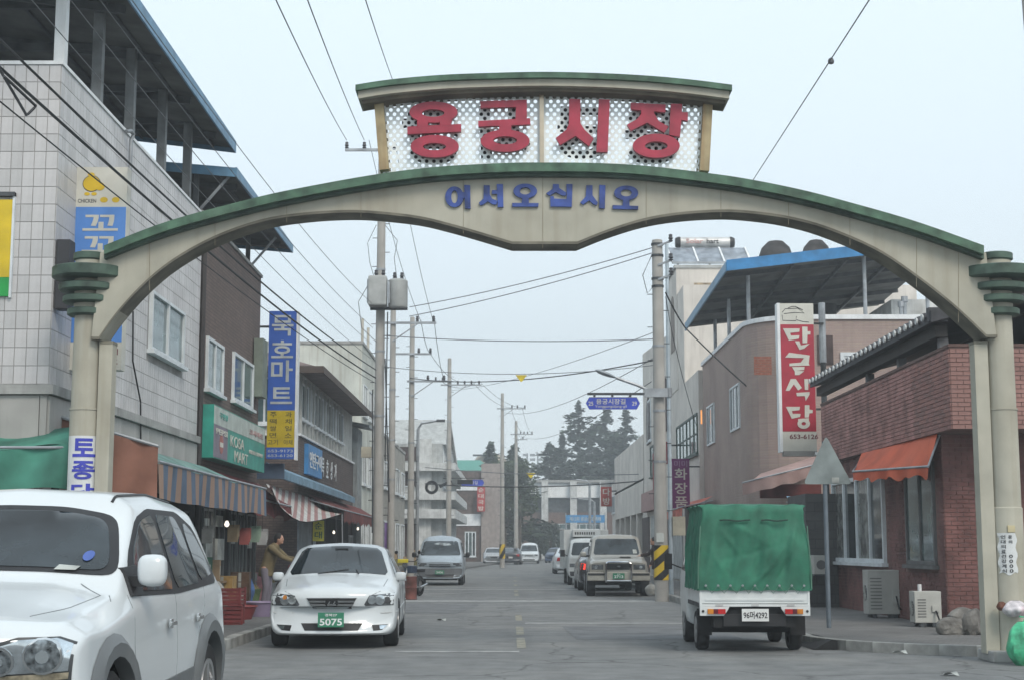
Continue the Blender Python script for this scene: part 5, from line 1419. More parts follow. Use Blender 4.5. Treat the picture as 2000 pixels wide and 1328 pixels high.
# cab
cab = [S(3.22, (.55, .36), (.64, .40), (.66, .55), (.66, .75), (.60, .86), (.4, .9), (0, .9)),
       S(3.28, (.60, .30), (.70, .34), (.72, .60), (.71, .95), (.66, 1.02), (.4, 1.04), (0, 1.05)),
       S(3.16, (.62, .28), (.71, .32), (.735, .60), (.73, 1.0), (.67, 1.2), (.45, 1.25), (0, 1.26)),
       S(2.85, (.62, .28), (.71, .32), (.735, .60), (.73, 1.02), (.62, 1.62), (.45, 1.70), (0, 1.72)),
       S(2.15, (.62, .28), (.71, .32), (.735, .60), (.73, 1.02), (.62, 1.68), (.45, 1.76), (0, 1.78)),
       S(2.02, (.62, .28), (.71, .32), (.735, .60), (.73, 1.02), (.62, 1.64), (.45, 1.71), (0, 1.73)),
       S(2.00, (.55, .45), (.62, .5), (.65, .65), (.65, .95), (.55, 1.3), (.4, 1.35), (0, 1.36))]
cm = loft_body(cab[::-1], 0, 0.1, .07, 2, 'cab', W2=.73); cm.materials.append(TW); finish(cm)
cb_ = link(cm, 'cab', tk); bm = bmesh.new(); bm.from_mesh(cm); bv = BVHTree.FromBMesh(bm)
for s in (-1, 1):
    panel(bv, [(2.2, 1.06), (2.22, 1.58), (2.7, 1.56), (3.02, 1.08)], 'side', 0.006, CGLASS, 'side_window', tk, side=s, rnd=0)
    MB().bar((s * .72, 2.95, 1.1), (s * .92, 3.0, 1.18), .02).build('mirror_arm', BLK, tk)
    BOX('mirror', BLK, tk, s * .92 - .06, s * .92 + .06, 2.98, 3.02, 1.08, 1.32)
# tarpaulin
TARP = M('green_tarpaulin', (0.030, 0.155, 0.098), 0.75, var=0.18, scale=3.5, bump=0.6, bscale=4, spec=0.35, dirtamt=0.3, dirt=(0.07, 0.15, 0.11))
def tarp_fn(nu=40, nv=22):
    mb = MB()
    def fold(a, z, k):
        return .014 * math.sin(a * 3.1 + k + z * 3) + .006 * math.sin(a * 9 - z * 9 + k) + .03 * math.sin(5 * z - 6 * a + k * 2) * (1.7 - z)
    # closed skirt: a rounded rectangle lofted from the hem to the top
    ring_pts = []
    X, Y0, Y1 = .76, -.035, 1.93
    per = []
    n = 64
    for k in range(n): per.append((-X + 2 * X * k / n, Y0))
    for k in range(60): per.append((X, Y0 + (Y1 - Y0) * k / 60))
    for k in range(n): per.append((X - 2 * X * k / n, Y1))
    for k in range(60): per.append((-X, Y1 - (Y1 - Y0) * k / 60))
    N = len(per)
    zs = [.835, .84, .855] + [.87 + .035 * k for k in range(30)] + [1.92, 1.95, 1.97, 1.985]
    vs = []
    for z in zs:
        t = max(0, (z - .86) / (1.985 - .86)); sx = 1 - .115 * t
        for i, (x, y) in enumerate(per):
            d = fold(i * .13, z, 0) * (0.4 + math.sin(math.pi * min(1, t)) * 1.3)
            # big diagonal drape on the rear face
            back = 1 if y == Y0 else 0
            dr = .03 * math.sin(3.2 * (x * .9 + (z - 1.3) * 1.5)) * back * math.sin(math.pi * min(1, t)) + back * .02 * math.cos(6 * (abs(x + .05) * .7 + (1.9 - z)))* math.sin(math.pi * min(1, t))
            cr_ = lambda q, s_: (1 - min(1, abs(q) / s_)) ** 2
            if back:
                m_ = math.sin(math.pi * min(1, t))
                for (cx_, cz_, sl_, ln, am) in ((.30, 1.25, 1.1, .5, .030), (.42, 1.15, 1.5, .4, -.028), (.12, 1.05, .8, .45, .022), (-.35, 1.5, -1.2, .35, .022), (-.15, 1.65, -.5, .5, .016), (.0, 1.35, .25, .6, -.018), (-.5, 1.2, -1.6, .3, .02), (.55, 1.5, 2.2, .35, .024)):
                    q = (z - cz_) - sl_ * (x - cx_); w_ = cr_(q / math.sqrt(1 + sl_ * sl_), .055); far_ = max(0, 1 - math.hypot(x - cx_, z - cz_) / ln)
                    dr += am * w_ * far_ * 1.6
            else:
                d += .02 * cr_(math.sin(y * 4.3 + z * 2.1), .35) + .014 * cr_(math.sin(y * 9.1 - z * 3.3), .3)
            xx, yy = x * sx, Y0 + (y - Y0) * (1 - .02 * t) + t * t * .03
            rr = max(0, (z - 1.90) / .085); ins = .055 * rr * rr
            cx, cy = 0, (Y0 + Y1) / 2
            L_ = math.hypot(xx, yy - cy)
            ox, oy = xx, yy
            if abs(x) >= X - 1e-6: ox += math.copysign(d - ins, x)
            if y in (Y0,): oy += ins - dr - d * .5
            if abs(y - Y1) < 1e-6: oy -= ins
            hem = .007 * math.sin(i * .5) if z < .845 else 0
            vs.append((ox, oy, z + hem + .015 * math.sin(i * .35) * t * rr))
    fs = [(r * N + i, r * N + (i + 1) % N, (r + 1) * N + (i + 1) % N, (r + 1) * N + i) for r in range(len(zs) - 1) for i in range(N)]
    mb.add(vs, fs)
    # the roof of the sheet: rings closing towards the middle, ridged over the hoops
    base = vs[-N:]; cy = (Y0 + Y1) / 2; K = 9; tv = list(base)
    for q in range(1, K + 1):
        f = 1 - q / K
        for (x, y, z) in base:
            a, b = x * f, cy + (y - cy) * f
            tv.append((a, b, 1.985 + .03 * (1 - f) + .012 * math.cos(b * 10)))
    mb.add(tv, [(r * N + i, r * N + (i + 1) % N, (r + 1) * N + (i + 1) % N, (r + 1) * N + i) for r in range(K) for i in range(N)])
    return mb
tp = tarp_fn().build('tarpaulin', TARP, tk, smooth=True)
for o in (tp,): o.data.set_sharp_from_angle(angle=R(100))
DKG = M('tarp_slit_shadow', (0.02, 0.05, 0.04), 0.8)  # dark tubes below stand in for shade inside the tarpaulin's slits
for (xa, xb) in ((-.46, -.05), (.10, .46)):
    MB().tube([(xa + (xb - xa) * k / 6, -.075 + .006 * math.sin(k), 1.775 + .008 * math.sin(k * 1.3)) for k in range(7)], .012, 6).build('slit_shade', DKG, tp)
EYE = MB().lathe([(.012, -.006), (.018, 0), (.012, .006)], axis='y', n=10).mesh('eyelet', STEEL)
for k in range(9):
    o_ = link(EYE, 'eyelet', tp); o_.location = (-.66 + k * .165, -.062, .90)
mbr = MB()
for k in range(8): mbr.tube([(-.66 + k * .165, -.066, .90), (-.58 + k * .165, -.062, .80), (-.50 + k * .165, -.066, .90)], .005, 4)
mbr.build('lashing_cord', M('rope', (0.1, 0.2, 0.15), 0.9), tp)
for s in (-1, 1):
    MB().tube([(s * .72, -.06, 1.7), (s * .755, -.055, 1.2), (s * .765, -.05, .86)], .008, 5).build('corner_rope', M('rope', (0.1, 0.2, 0.15), 0.9), tp)

# ---- champagne off-roader with bull bar
CHAM = M('champagne_paint', (0.33, 0.32, 0.29), 0.3, 0.2, var=0.05, coat=0.5, dirtamt=0.15)
GAL = dict(L=4.6, W=0.90, bf=0.06, br=0.05, step=0.05, sm=2, paint=CHAM, st=[
    S(0.10, (.70, .62), (.78, .65), (.80, .72), (.78, .80), (.66, .84), (.45, .85), (0, .85)),
    S(0.04, (.72, .55), (.82, .60), (.84, .76), (.82, .93), (.70, .98), (.45, 1.0), (0, 1.0)),
    S(0.20, (.78, .45), (.86, .52), (.89, .76), (.84, 1.0), (.72, 1.06), (.45, 1.08), (0, 1.09)),
    S(1.15, (.80, .42), (.86, .50), (.90, .78), (.85, 1.06), (.76, 1.12), (.45, 1.14), (0, 1.15)),
    S(1.32, (.80, .42), (.86, .50), (.885, .78), (.84, 1.1), (.76, 1.2), (.45, 1.23), (0, 1.24)),
    S(1.85, (.80, .42), (.86, .50), (.885, .78), (.84, 1.12), (.70, 1.72), (.5, 1.80), (0, 1.82)),
    S(4.2, (.80, .42), (.86, .50), (.885, .78), (.84, 1.12), (.70, 1.74), (.5, 1.82), (0, 1.85)),
    S(4.55, (.80, .45), (.86, .52), (.875, .78), (.83, 1.12), (.70, 1.70), (.5, 1.77), (0, 1.79)),
    S(4.58, (.7, .6), (.76, .65), (.78, .8), (.75, 1.1), (.62, 1.5), (.45, 1.55), (0, 1.56))],
    arches=[(0.78, .37, .43), (3.45, .37, .43)], wheels=[(0.78, .37, .26, .80), (3.45, .37, .26, .80)], ub=.38)
g = G(1205, 1163)
gal, bv = car('parked_suv', 'champagne off-roader with chrome bull bar parked facing the camera before the striped pole', 'SUV', (g.x, g.y - 0.78, 0), R(-1.5), GAL)
panel(bv, [(-.70, 1.21), (-.61, 1.69), (.61, 1.69), (.70, 1.21)], 'front', 0.006, CGLASS, 'windscreen', gal, rnd=1)
panel(bv, [(.50, 1.24), (.62, 1.24), (.60, 1.36), (.49, 1.36)], 'front', 0.02, POST, 'sticker', gal, rnd=0)
panel(bv, [(-.36, .96), (.36, .96), (.33, .78), (-.33, .78)], 'front', 0.012, BLK, 'grille', gal, rnd=0)
for k in range(4): panel(bv, [(-.33, .80 + k * .04), (.33, .80 + k * .04), (.33, .815 + k * .04), (-.33, .815 + k * .04)], 'front', 0.02, IRON, 'grille_bar', gal, rnd=0)
panel(bv, [(-.05, .85), (.05, .85), (.05, .90), (-.05, .90)], 'front', 0.03, CHROME, 'badge', gal, rnd=1)
BOX('bonnet_scoop', CHAM, gal, .05, .42, .75, 1.05, 1.12, 1.165, bevel=.02)
BOX('scoop_mouth', BLK, gal, .08, .39, .742, .749, 1.125, 1.158)
for s in (-1, 1):
    lamp(bv, [(s * .78, .78), (s * .78, .93), (s * .44, .93), (s * .44, .78)], 'front', gal, 'headlight', bulbs=((s * .66, .855, .055, SILV),), rnd=0)
    wm = MB(); wm.box(min(s * .40, s * .92), max(s * .40, s * .92), -.06, .12, .46, .70); wm.build('bumper_end', M('two_tone_bumper', (0.36, 0.35, 0.31), 0.45), gal, bevel=.03)
    BOX('bumper_insert', BLK, gal, min(s * .41, s * .90), max(s * .41, s * .90), -.075, -.061, .62, .68)
    panel(bv, [(1.55, 1.16), (1.9, 1.66), (2.5, 1.68), (2.5, 1.16)], 'side', .006, CGLASS, 'side_window', gal, side=s, rnd=0)
    panel(bv, [(2.6, 1.16), (2.6, 1.68), (3.3, 1.68), (3.3, 1.16)], 'side', .006, CGLASS, 'side_window', gal, side=s, rnd=0)
    panel(bv, [(3.4, 1.16), (3.4, 1.68), (4.2, 1.66), (4.3, 1.16)], 'side', .006, CGLASS, 'side_window', gal, side=s, rnd=0)
    mirror_(gal, s * .84, 1.5, 1.22, s, CHAM, .16, .2)
    MB().lathe([(.45, s * .02), (.47, s * .14), (.41, s * .15)], (s * .84, .78, .37), 22, axis='x', cap=False).build('arch_flare', CHAM, gal, smooth=True) if False else None
    MB().tube([(s * .36, -.10, .42), (s * .37, -.13, .70), (s * .36, -.12, .96)], .03, 8).build('bull_bar_upright', CHROME, gal, smooth=True)
MB().tube([(-.36, -.12, .96), (-.30, -.11, 1.0), (.30, -.11, 1.0), (.36, -.12, .96)], .03, 8).build('bull_bar_hoop', CHROME, gal, smooth=True)
BOX('bumper_centre', M('two_tone_bumper', (0.36, 0.35, 0.31), 0.45), gal, -.40, .40, -.05, .12, .46, .72, bevel=.02)
plate(gal, (0, -.09, .60), .34, .16, PGREEN, [('2713', -.02, .26, .08), ('경북', .055, .1, .03)], WINK)
MB().tube([(-.37, -.11, .46), (.37, -.11, .46)], .025, 8).build('bull_bar_lower', CHROME, gal, smooth=True)

# ---- generic van / saloon bodies for the street behind
def van_spec(paint, L=4.7, W=.9, H=1.92, box=False, step=.12):
    k = H / 1.92
    return dict(L=L, W=W, bf=.15, br=.05, step=step, sm=2, paint=paint, st=[
        S(0.06, (.66, .40), (.76, .45), (.80, .55), (.78, .66), (.66, .70), (.45, .71), (0, .71)),
        S(0.00, (.74, .26), (.84, .34), (.87, .55), (.83, .78), (.70, .86), (.45, .88), (0, .9)),
        S(0.25, (.80, .24), (.87, .34), (.90, .60), (.87, .93), (.76, 1.01), (.45, 1.05), (0, 1.06)),
        S(0.70, (.82, .24), (.88, .34), (.905, .64), (.89, 1.02), (.80, 1.14), (.5, 1.18), (0, 1.2)),
        S(1.45, (.82, .24), (.88, .34), (.905, .66), (.89, 1.05), (.72, 1.70 * k), (.5, 1.85 * k), (0, 1.90 * k)),
        S(L - .25, (.82, .26), (.88, .34), (.905, .66), (.89, 1.05), (.73, 1.72 * k), (.5, 1.86 * k), (0, 1.92 * k)),
        S(L, (.80, .3), (.86, .38), (.88, .66), (.87, 1.05), (.70, 1.62 * k), (.5, 1.7 * k), (0, 1.74 * k)),
        S(L - .01, (.7, .5), (.75, .55), (.78, .7), (.76, .95), (.6, 1.2), (.4, 1.25), (0, 1.26))],
        arches=[(0.75, .32, .37), (L - 1.1, .32, .37)], wheels=[(0.75, .32, .2, .79), (L - 1.1, .32, .2, .79)])
def van_trim(t, bv, L, H=1.92, paint=None, plate_txt=None, k=1.0):
    panel(bv, [(-.78, 1.13), (-.64, 1.68 * k), (.64, 1.68 * k), (.78, 1.13)], 'front', .006, CGLASS, 'windscreen', t, rnd=1, step=.12)
    for s in (-1, 1):
        lamp(bv, [(s * .84, .72), (s * .82, .86), (s * .50, .84), (s * .50, .72)], 'front', t, 'headlight', bulbs=(), rnd=0)
        a = 1.35
        for j in range(3):
            b = a + (L - 1.75) / 3
            panel(bv, [(a + .05 + (.15 if j == 0 else 0), 1.12), (a + .05 + (.4 if j == 0 else 0), 1.62 * k), (b, 1.62 * k), (b, 1.12)], 'side', .006, CGLASS, 'side_window', t, side=s, rnd=0, step=.12)
            a = b
        mirror_(t, s * .88, 1.15, 1.15, s, BLK, .2, .18)
        panel(bv, [(s * .70, .85), (s * .85, .85), (s * .83, 1.25), (s * .72, 1.25)], 'rear', .006, REDL, 'tail_light', t, rnd=0, step=.12)
    panel(bv, [(-.4, .80), (.4, .80), (.4, .70), (-.4, .70)], 'front', .008, BLK, 'grille', t, rnd=0)
    panel(bv, [(-.55, .42), (.55, .42), (.5, .30), (-.5, .30)], 'front', .008, BLK, 'lower_intake', t, rnd=0)
    panel(bv, [(-.6, 1.15), (-.55, 1.6 * k), (.55, 1.6 * k), (.6, 1.15)], 'rear', .006, CGLASS, 'rear_window', t, rnd=0, step=.12)
VBL = M('silver_blue_paint', (0.36, 0.42, 0.47), 0.3, 0.2, var=0.05, coat=0.5)
g = G(863, 1142)
van, bv = car('parked_van', 'silver blue people carrier facing the camera behind the white saloon', 'van', (g.x - .05, g.y - .75, 0), R(0.6), van_spec(VBL, step=.09))
van_trim(van, bv, 4.7)
panel(bv, [(-.86, .64), (.86, .64), (.84, .26), (-.84, .26)], 'front', .007, M('grey_bumper', (0.11, 0.12, 0.13), 0.5), 'bumper', van, rnd=0)
plate(van, (0, -.05, .50), .34, .15, PGREEN, [('3406', 0, .25, .08)], WINK)
panel(bv, [(-.30, 1.56), (-.1, 1.62), (.3, 1.60), (.45, 1.52), (.1, 1.50)], 'front', .012, M('sky_sheen_glass', (0.3, 0.34, 0.36), 0.1, var=.5, scale=6), 'sheen_patch', van, rnd=1)  # sky reflection put on the windscreen as a pale patch

SAL = lambda paint: dict(SONATA, step=.12, sm=2, paint=paint)
def saloon_trim(t, bv, lamps=True):
    panel(bv, [(-.72, 1.03), (-.57, 1.38), (.57, 1.38), (.72, 1.03)], 'front', .006, CGLASS, 'windscreen', t, rnd=1, step=.12)
    panel(bv, [(-.66, 1.11), (-.54, 1.37), (.54, 1.37), (.66, 1.11)], 'rear', .006, CGLASS, 'rear_window', t, rnd=1, step=.12)
    for s in (-1, 1):
        panel(bv, [(s * .84, .60), (s * .82, .73), (s * .50, .70), (s * .47, .61)], 'front', .006, SILV, 'headlight', t, rnd=0, step=.12)
        panel(bv, [(s * .84, .70), (s * .82, .90), (s * .48, .90), (s * .50, .72)], 'rear', .006, REDL, 'tail_light', t, rnd=0, step=.12)
        panel(bv, [(1.6, 1.0), (2.15, 1.37), (3.0, 1.38), (3.6, 1.1), (3.4, 1.0)], 'side', .006, CGLASS, 'side_window', t, side=s, rnd=0, step=.12)
    panel(bv, [(-.33, .69), (.33, .69), (.27, .56), (-.27, .56)], 'front', .008, BLK, 'grille', t, rnd=0)
def rear_at(px, py): g = G(px, py); return g
# refrigerated light truck, cab towards the camera
g = G(1150, 1141)
rf = local(thing('refrigerated_truck', 'white refrigerated box truck with a cooling unit above its cab', 'truck', (g.x - .05, g.y - .9, 0), R(1.0)))
cab = [S(0.05, (.60, .42), (.68, .46), (.70, .6), (.68, .8), (.62, .9), (.4, .92), (0, .92)),
       S(0.00, (.64, .28), (.74, .36), (.77, .6), (.75, .95), (.68, 1.04), (.4, 1.06), (0, 1.07)),
       S(0.14, (.66, .26), (.76, .36), (.79, .62), (.78, 1.02), (.70, 1.2), (.45, 1.24), (0, 1.25)),
       S(0.55, (.66, .26), (.76, .36), (.79, .62), (.78, 1.04), (.64, 1.68), (.45, 1.76), (0, 1.78)),
       S(1.25, (.66, .26), (.76, .36), (.79, .62), (.78, 1.04), (.64, 1.72), (.45, 1.80), (0, 1.82)),
       S(1.27, (.55, .5), (.6, .55), (.62, .7), (.62, .9), (.5, 1.2), (.35, 1.25), (0, 1.26))]
cm = loft_body(cab, .12, 0, .08, 2, 'cab', W2=.79); cm.materials.append(TW); finish(cm); link(cm, 'cab', rf)
bm = bmesh.new(); bm.from_mesh(cm); bv = BVHTree.FromBMesh(bm)
panel(bv, [(-.66, 1.13), (-.56, 1.62), (.56, 1.62), (.66, 1.13)], 'front', .006, CGLASS, 'windscreen', rf, rnd=1)
for s in (-1, 1):
    lamp(bv, [(s * .72, .68), (s * .72, .82), (s * .46, .82), (s * .46, .68)], 'front', rf, rnd=0)
    panel(bv, [(.45, 1.1), (.62, 1.6), (1.1, 1.6), (1.1, 1.1)], 'side', .006, CGLASS, 'side_window', rf, side=s, rnd=0)
    MB().bar((s * .78, .4, 1.1), (s * .98, .34, 1.2), .03).build('mirror_arm', BLK, rf)
    BOX('mirror', BLK, rf, s * .98 - .09, s * .98 + .09, .31, .36, 1.08, 1.34)
    wheel(rf, s * .68, .85, .3, .18, s); wheel(rf, s * .68, 3.4, .3, .18, s)
panel(bv, [(-.72, .52), (.72, .52), (.70, .34), (-.70, .34)], 'front', .006, BLK, 'bumper', rf, rnd=0)
BOX('cargo_box', M('insulated_panel', (0.60, 0.62, 0.61), 0.5, var=0.06, streak=0.2), rf, -.88, .88, 1.35, 4.4, .62, 2.12, bevel=.02)
BOX('chassis', DARK, rf, -.5, .5, .6, 4.3, .35, .61)
BOX('cooling_unit', TW, rf, -.55, .55, .95, 1.34, 1.84, 2.14, bevel=.03)
for k in range(9): BOX('vent', BLK, rf, -.46 + k * .09, -.41 + k * .09, .94, .951, 1.93, 2.03)
# black saloon half hidden behind the bull-bar car: rear lamp visible
BLKP = M('black_car_paint', (0.03, 0.032, 0.036), 0.25, var=0.1, coat=0.6)
g = G(1146, 1152)
bs, bv = car('parked_car', 'black saloon seen from behind with a lit red tail lamp, squeezed beside the champagne off-roader', 'car', (g.x + .60, g.y + 3.7, 0), R(180), SAL(BLKP))
saloon_trim(bs, bv)
for o_ in bs.children:
    if o_.name.startswith('tail_light'): o_.data.materials[0] = M('lit_red_lens', (0.8, 0.04, 0.02), 0.3, emit=1.2)
g = G(1094, 1120)
ws, bv = car('parked_car', 'white saloon seen from behind, left of the refrigerated truck', 'car', (g.x + .55, g.y + 3.9, 0), R(180), SAL(CWHITE))
saloon_trim(ws, bv)
g = G(1000, 1102)
ds, bv = car('driving_car', 'dark grey saloon driving away on the left, small in the distance', 'car', (g.x + .05, g.y + 3.9, 0), R(178), SAL(M('dark_grey_paint', (0.055, 0.06, 0.07), 0.3, coat=0.5)))
saloon_trim(ds, bv)
plate(ds, (0, 4.82, .62), .34, .15, PWHITE, [('12 가 3', 0, .25, .08)], INK, face=1)
g = Vector((-1.35, 132, 0))
ls, bv = car('parked_car', 'light grey saloon roof showing just beyond the far striped pole', 'car', (g.x - .2, g.y + 2, 0), R(2), SAL(M('light_grey_paint', (0.4, 0.42, 0.44), 0.3, coat=0.5)))
saloon_trim(ls, bv)
g = Vector((1.55, 142, 0))
wv, bv = car('driving_van', 'white light van coming towards the camera far down the street', 'van', (g.x, g.y, 0), R(-2), van_spec(CWHITE, 4.6, .9, 1.95))
van_trim(wv, bv, 4.6)
g = Vector((4.0, 150, 0))
bl, bv = car('parked_car', 'navy and silver saloon at the far bend of the street', 'car', (g.x, g.y, 0), R(-8), SAL(M('navy_paint', (0.05, 0.08, 0.15), 0.3, coat=0.5)))
saloon_trim(bl, bv)

# ================================================================ signs
def stripes(name, c1, c2, axis='Y', period=0.5, c3=None):
    m = M(name, c1, 0.85, var=0.15, scale=2, dirtamt=0.3, dirt=(0.18, 0.17, 0.16))
    t = m.node_tree; L = t.links.new
    b = t.nodes['Principled BSDF']; src = b.inputs['Base Color'].links[0].from_socket
    tcn = [n for n in t.nodes if n.type == 'TEX_COORD'][0]
    sp = t.nodes.new('ShaderNodeSeparateXYZ'); L(tcn.outputs['Object'], sp.inputs[0])
    d = t.nodes.new('ShaderNodeMath'); d.operation = 'DIVIDE'; L(sp.outputs[axis], d.inputs[0]); d.inputs[1].default_value = period
    f = t.nodes.new('ShaderNodeMath'); f.operation = 'FRACT'; L(d.outputs[0], f.inputs[0])
    g = t.nodes.new('ShaderNodeMath'); g.operation = 'GREATER_THAN'; L(f.outputs[0], g.inputs[0]); g.inputs[1].default_value = 0.5
    mx = t.nodes.new('ShaderNodeMix'); mx.data_type = 'RGBA'; L(g.outputs[0], mx.inputs['Factor']); L(src, mx.inputs['A']); mx.inputs['B'].default_value = tuple(c2) + (1,)
    L(mx.outputs['Result'], b.inputs['Base Color'])
    return m
RX, UZ = (1, 0, 0), (0, 0, 1)
def board(x0, x1, y0, y1, Y, d, mat, name, label, cat='sign', frame=None, group=None):
    """upright sign facing the camera between two pixel corners at distance Y"""
    a, b = U((x0 + x1) / 2, (y0 + y1) / 2, Y), None
    xa, xb = U(x0, (y0 + y1) / 2, Y).x, U(x1, (y0 + y1) / 2, Y).x
    za, zb = zat(y1, Y), zat(y0, Y)
    t = thing(name, label, cat, ((xa + xb) / 2, Y, za), group=group)
    BOX('sign_box', mat, t, xa, xb, Y, Y + d, za, zb)
    return t, xa, xb, za, zb
BSIGN = M('cobalt_sign', (0.03, 0.10, 0.42), 0.45, var=0.06)
YSIGN = M('mustard_sign', (0.48, 0.36, 0.01), 0.5, var=0.1)
RSIGN = M('crimson_sign', (0.36, 0.018, 0.04), 0.45, var=0.08)
OFFW = M('off_white_sign', (0.55, 0.54, 0.48), 0.5, var=0.05)
LSIGN = M('light_blue_sign', (0.09, 0.24, 0.60), 0.5, var=0.05)
DKR = M('dark_red_ink', (0.14, 0.02, 0.03), 0.6)
# chicken shop sign
Y = 21.35
t, xa, xb, za, zb = board(143, 243, 327, 722, Y, 0.22, OFFW, 'hanging_sign', 'white and blue vertical chicken shop sign with a yellow chick, behind the left column')
zs = zat(405, Y)
BOX('blue_field', LSIGN, t, xa + 0.005, xb - 0.005, Y - 0.004, Y, zat(668, Y), zs)
cx = (xa + xb) / 2
def blob(par, cx, cz, rx, rz, mat, Yp, name='chick_print', n=18):
    MB().prism([(cx + rx * math.cos(2 * math.pi * k / n), cz + rz * math.sin(2 * math.pi * k / n)) for k in range(n)], Yp - 0.003, Yp).build(name, mat, par)
YEL = M('chick_yellow', (0.62, 0.42, 0.02), 0.6, var=0.1)
c = U(179, 362, Y)
blob(t, c.x, c.z + 0.02, .13, .12, INK, Y); blob(t, c.x, c.z + .02, .12, .11, YEL, Y - .004); blob(t, c.x + .12, c.z - .02, .07, .06, YEL, Y - .003); blob(t, c.x - .01, c.z + .15, .05, .03, YEL, Y - .002); blob(t, c.x - .06, c.z - .13, .04, .025, YEL, Y - .002); blob(t, c.x + .04, c.z - .13, .04, .025, YEL, Y - .002)
for px in (203, 226):
    c = U(px, 391, Y); blob(t, c.x, c.z, .055, .04, YEL, Y)
text('CHICKEN', (U(170, 393, Y).x, Y - 0.001, zat(393, Y)), RX, UZ, .26, .055, INK, t, bold=.01, depth=.002)
for k in range(4):
    c = U(191, 436 + 42 * k, Y); text('꼬꼬통닭'[k], (cx, Y - 0.006, c.z), RX, UZ, .50, .23, OFFW, t, bold=.02, depth=.003)
text('653-2821', (cx, Y - 0.001, zat(687, Y)), RX, UZ, .62, .09, DKR, t, depth=.002)
text('654-0182', (cx, Y - 0.001, zat(705, Y)), RX, UZ, .62, .09, DKR, t, depth=.002)
for zz in (zb - .2, (za + zb) / 2, za + .2): BOX('bracket', STEEL, t, XL, xa + .01, Y + .08, Y + .13, zz, zz + .04)
# kosa mart box sign on the brick building
XK = XL + 0.30
ya, yb_ = UX(417, 840, XK).y, UX(517, 860, XK).y
zk1, zk0 = UX(417, 788, XK).z, UX(417, 893, XK).z
t = thing('shop_sign', 'green and white box sign reading KOSA MART below the white framed windows', 'sign', (XK, (ya + yb_) / 2, zk0))
TEAL = M('teal_sign', (0.03, 0.27, 0.21), 0.45, var=0.12)
BOX('sign_box', TEAL, t, XL + .0, XK, ya, yb_, zk0, zk1)
h_ = zk1 - zk0; L_ = yb_ - ya
BOX('white_strip', M('faded_white_sign', (0.42, 0.47, 0.43), 0.5, var=0.1), t, XK, XK + .006, ya + .02, yb_ - .02, zk0 + h_ * .64, zk1 - .02)
BOX('drink_panel', M('mauve_panel', (0.20, 0.17, 0.21), 0.5, var=0.1), t, XK, XK + .007, ya + .02, ya + L_ * .24, zk0 + .02, zk0 + h_ * .635)
RY = (0, 1, 0)
text('PEPSI', (XK + .01, ya + L_ * .13, zk0 + h_ * .52), RY, UZ, L_ * .19, h_ * .11, OFFW, t, bold=.02)
bl_ = MB().lathe([(.2, 0), (.2, .004)], (XK + .008, ya + L_ * .13, zk0 + h_ * .30), 20, axis='x'); bl_.build('roundel', M('roundel_red', (0.35, 0.12, 0.1), 0.5), t)
MB().box(XK + .012, XK + .016, ya + L_ * .13 - .17, ya + L_ * .13 + .17, zk0 + h_ * .24, zk0 + h_ * .33).build('roundel_wave', OFFW, t)
text('KOSA', (XK + .004, ya + L_ * .42, zk0 + h_ * .44), RY, UZ, L_ * .26, h_ * .22, OFFW, t, bold=.0)
text('MART', (XK + .004, ya + L_ * .50, zk0 + h_ * .16), RY, UZ, L_ * .26, h_ * .22, OFFW, t, bold=.0)
text('코사마트', (XK + .008, ya + L_ * .80, zk0 + h_ * .78), RY, UZ, L_ * .3, h_ * .13, M('faded_red_print', (0.42, 0.25, 0.24), 0.6), t)
text('구판장', (XK + .008, ya + L_ * .16, zk0 + h_ * .84), RY, UZ, L_ * .14, h_ * .12, M('teal_print', (0.12, 0.42, 0.36), 0.6), t)
text('생활용품 할인매장', (XK + .004, ya + L_ * .80, zk0 + h_ * .36), RY, UZ, L_ * .30, h_ * .08, OFFW, t)
# tall blue sign
Y = 38.15
t, xa, xb, za, zb = board(523, 577, 608, 895, Y, 0.3, BSIGN, 'hanging_sign', 'tall blue vertical mart sign with a mustard lower panel hung on the brick building')
BOX('sign_edge', WHITE, t, xb + .001, xb + .05, Y - .01, Y + .31, za - .03, zb)
cx = (xa + xb) / 2
GREYL = M('grey_white_letter', (0.42, 0.46, 0.48), 0.6)
for k, y in enumerate((636, 682, 724, 772)):
    hh = (.52, .44, .54, .42)[k]
    text('묵호마트'[k], (cx, Y - .001, zat(y, Y)), RX, UZ, .54, hh, GREYL, t, bold=.018, depth=.01)
BOX('yellow_field', YSIGN, t, xa + .004, xb - .004, Y - .006, Y, zat(873, Y), zat(801, Y))
for k, (a, b) in enumerate((('주', '과'), ('떡', '채'), ('쌀', '일'), ('면', '소'), ('고기', '야채'))):
    z = zat(809 + 13.5 * k, Y)
    text(a, (cx - .19, Y - .007, z), RX, UZ, .17 if k < 4 else .26, .13, M('olive_ink', (0.1, 0.09, 0.02), 0.6), t, depth=.003)
    text(b, (cx + .19, Y - .007, z), RX, UZ, .17 if k < 4 else .22, .13, M('olive_ink', (0.1, 0.09, 0.02), 0.6), t, depth=.003)
text('653-9173', (cx, Y - .001, zat(880, Y)), RX, UZ, .62, .07, GREYL, t, depth=.003)
text('653-6120', (cx, Y - .001, zat(889, Y)), RX, UZ, .62, .07, GREYL, t, depth=.003)
for zz in (zb - .4, za + .5): BOX('bracket', IRON, t, XL - .4, xa, Y + .1, Y + .16, zz, zz + .05)
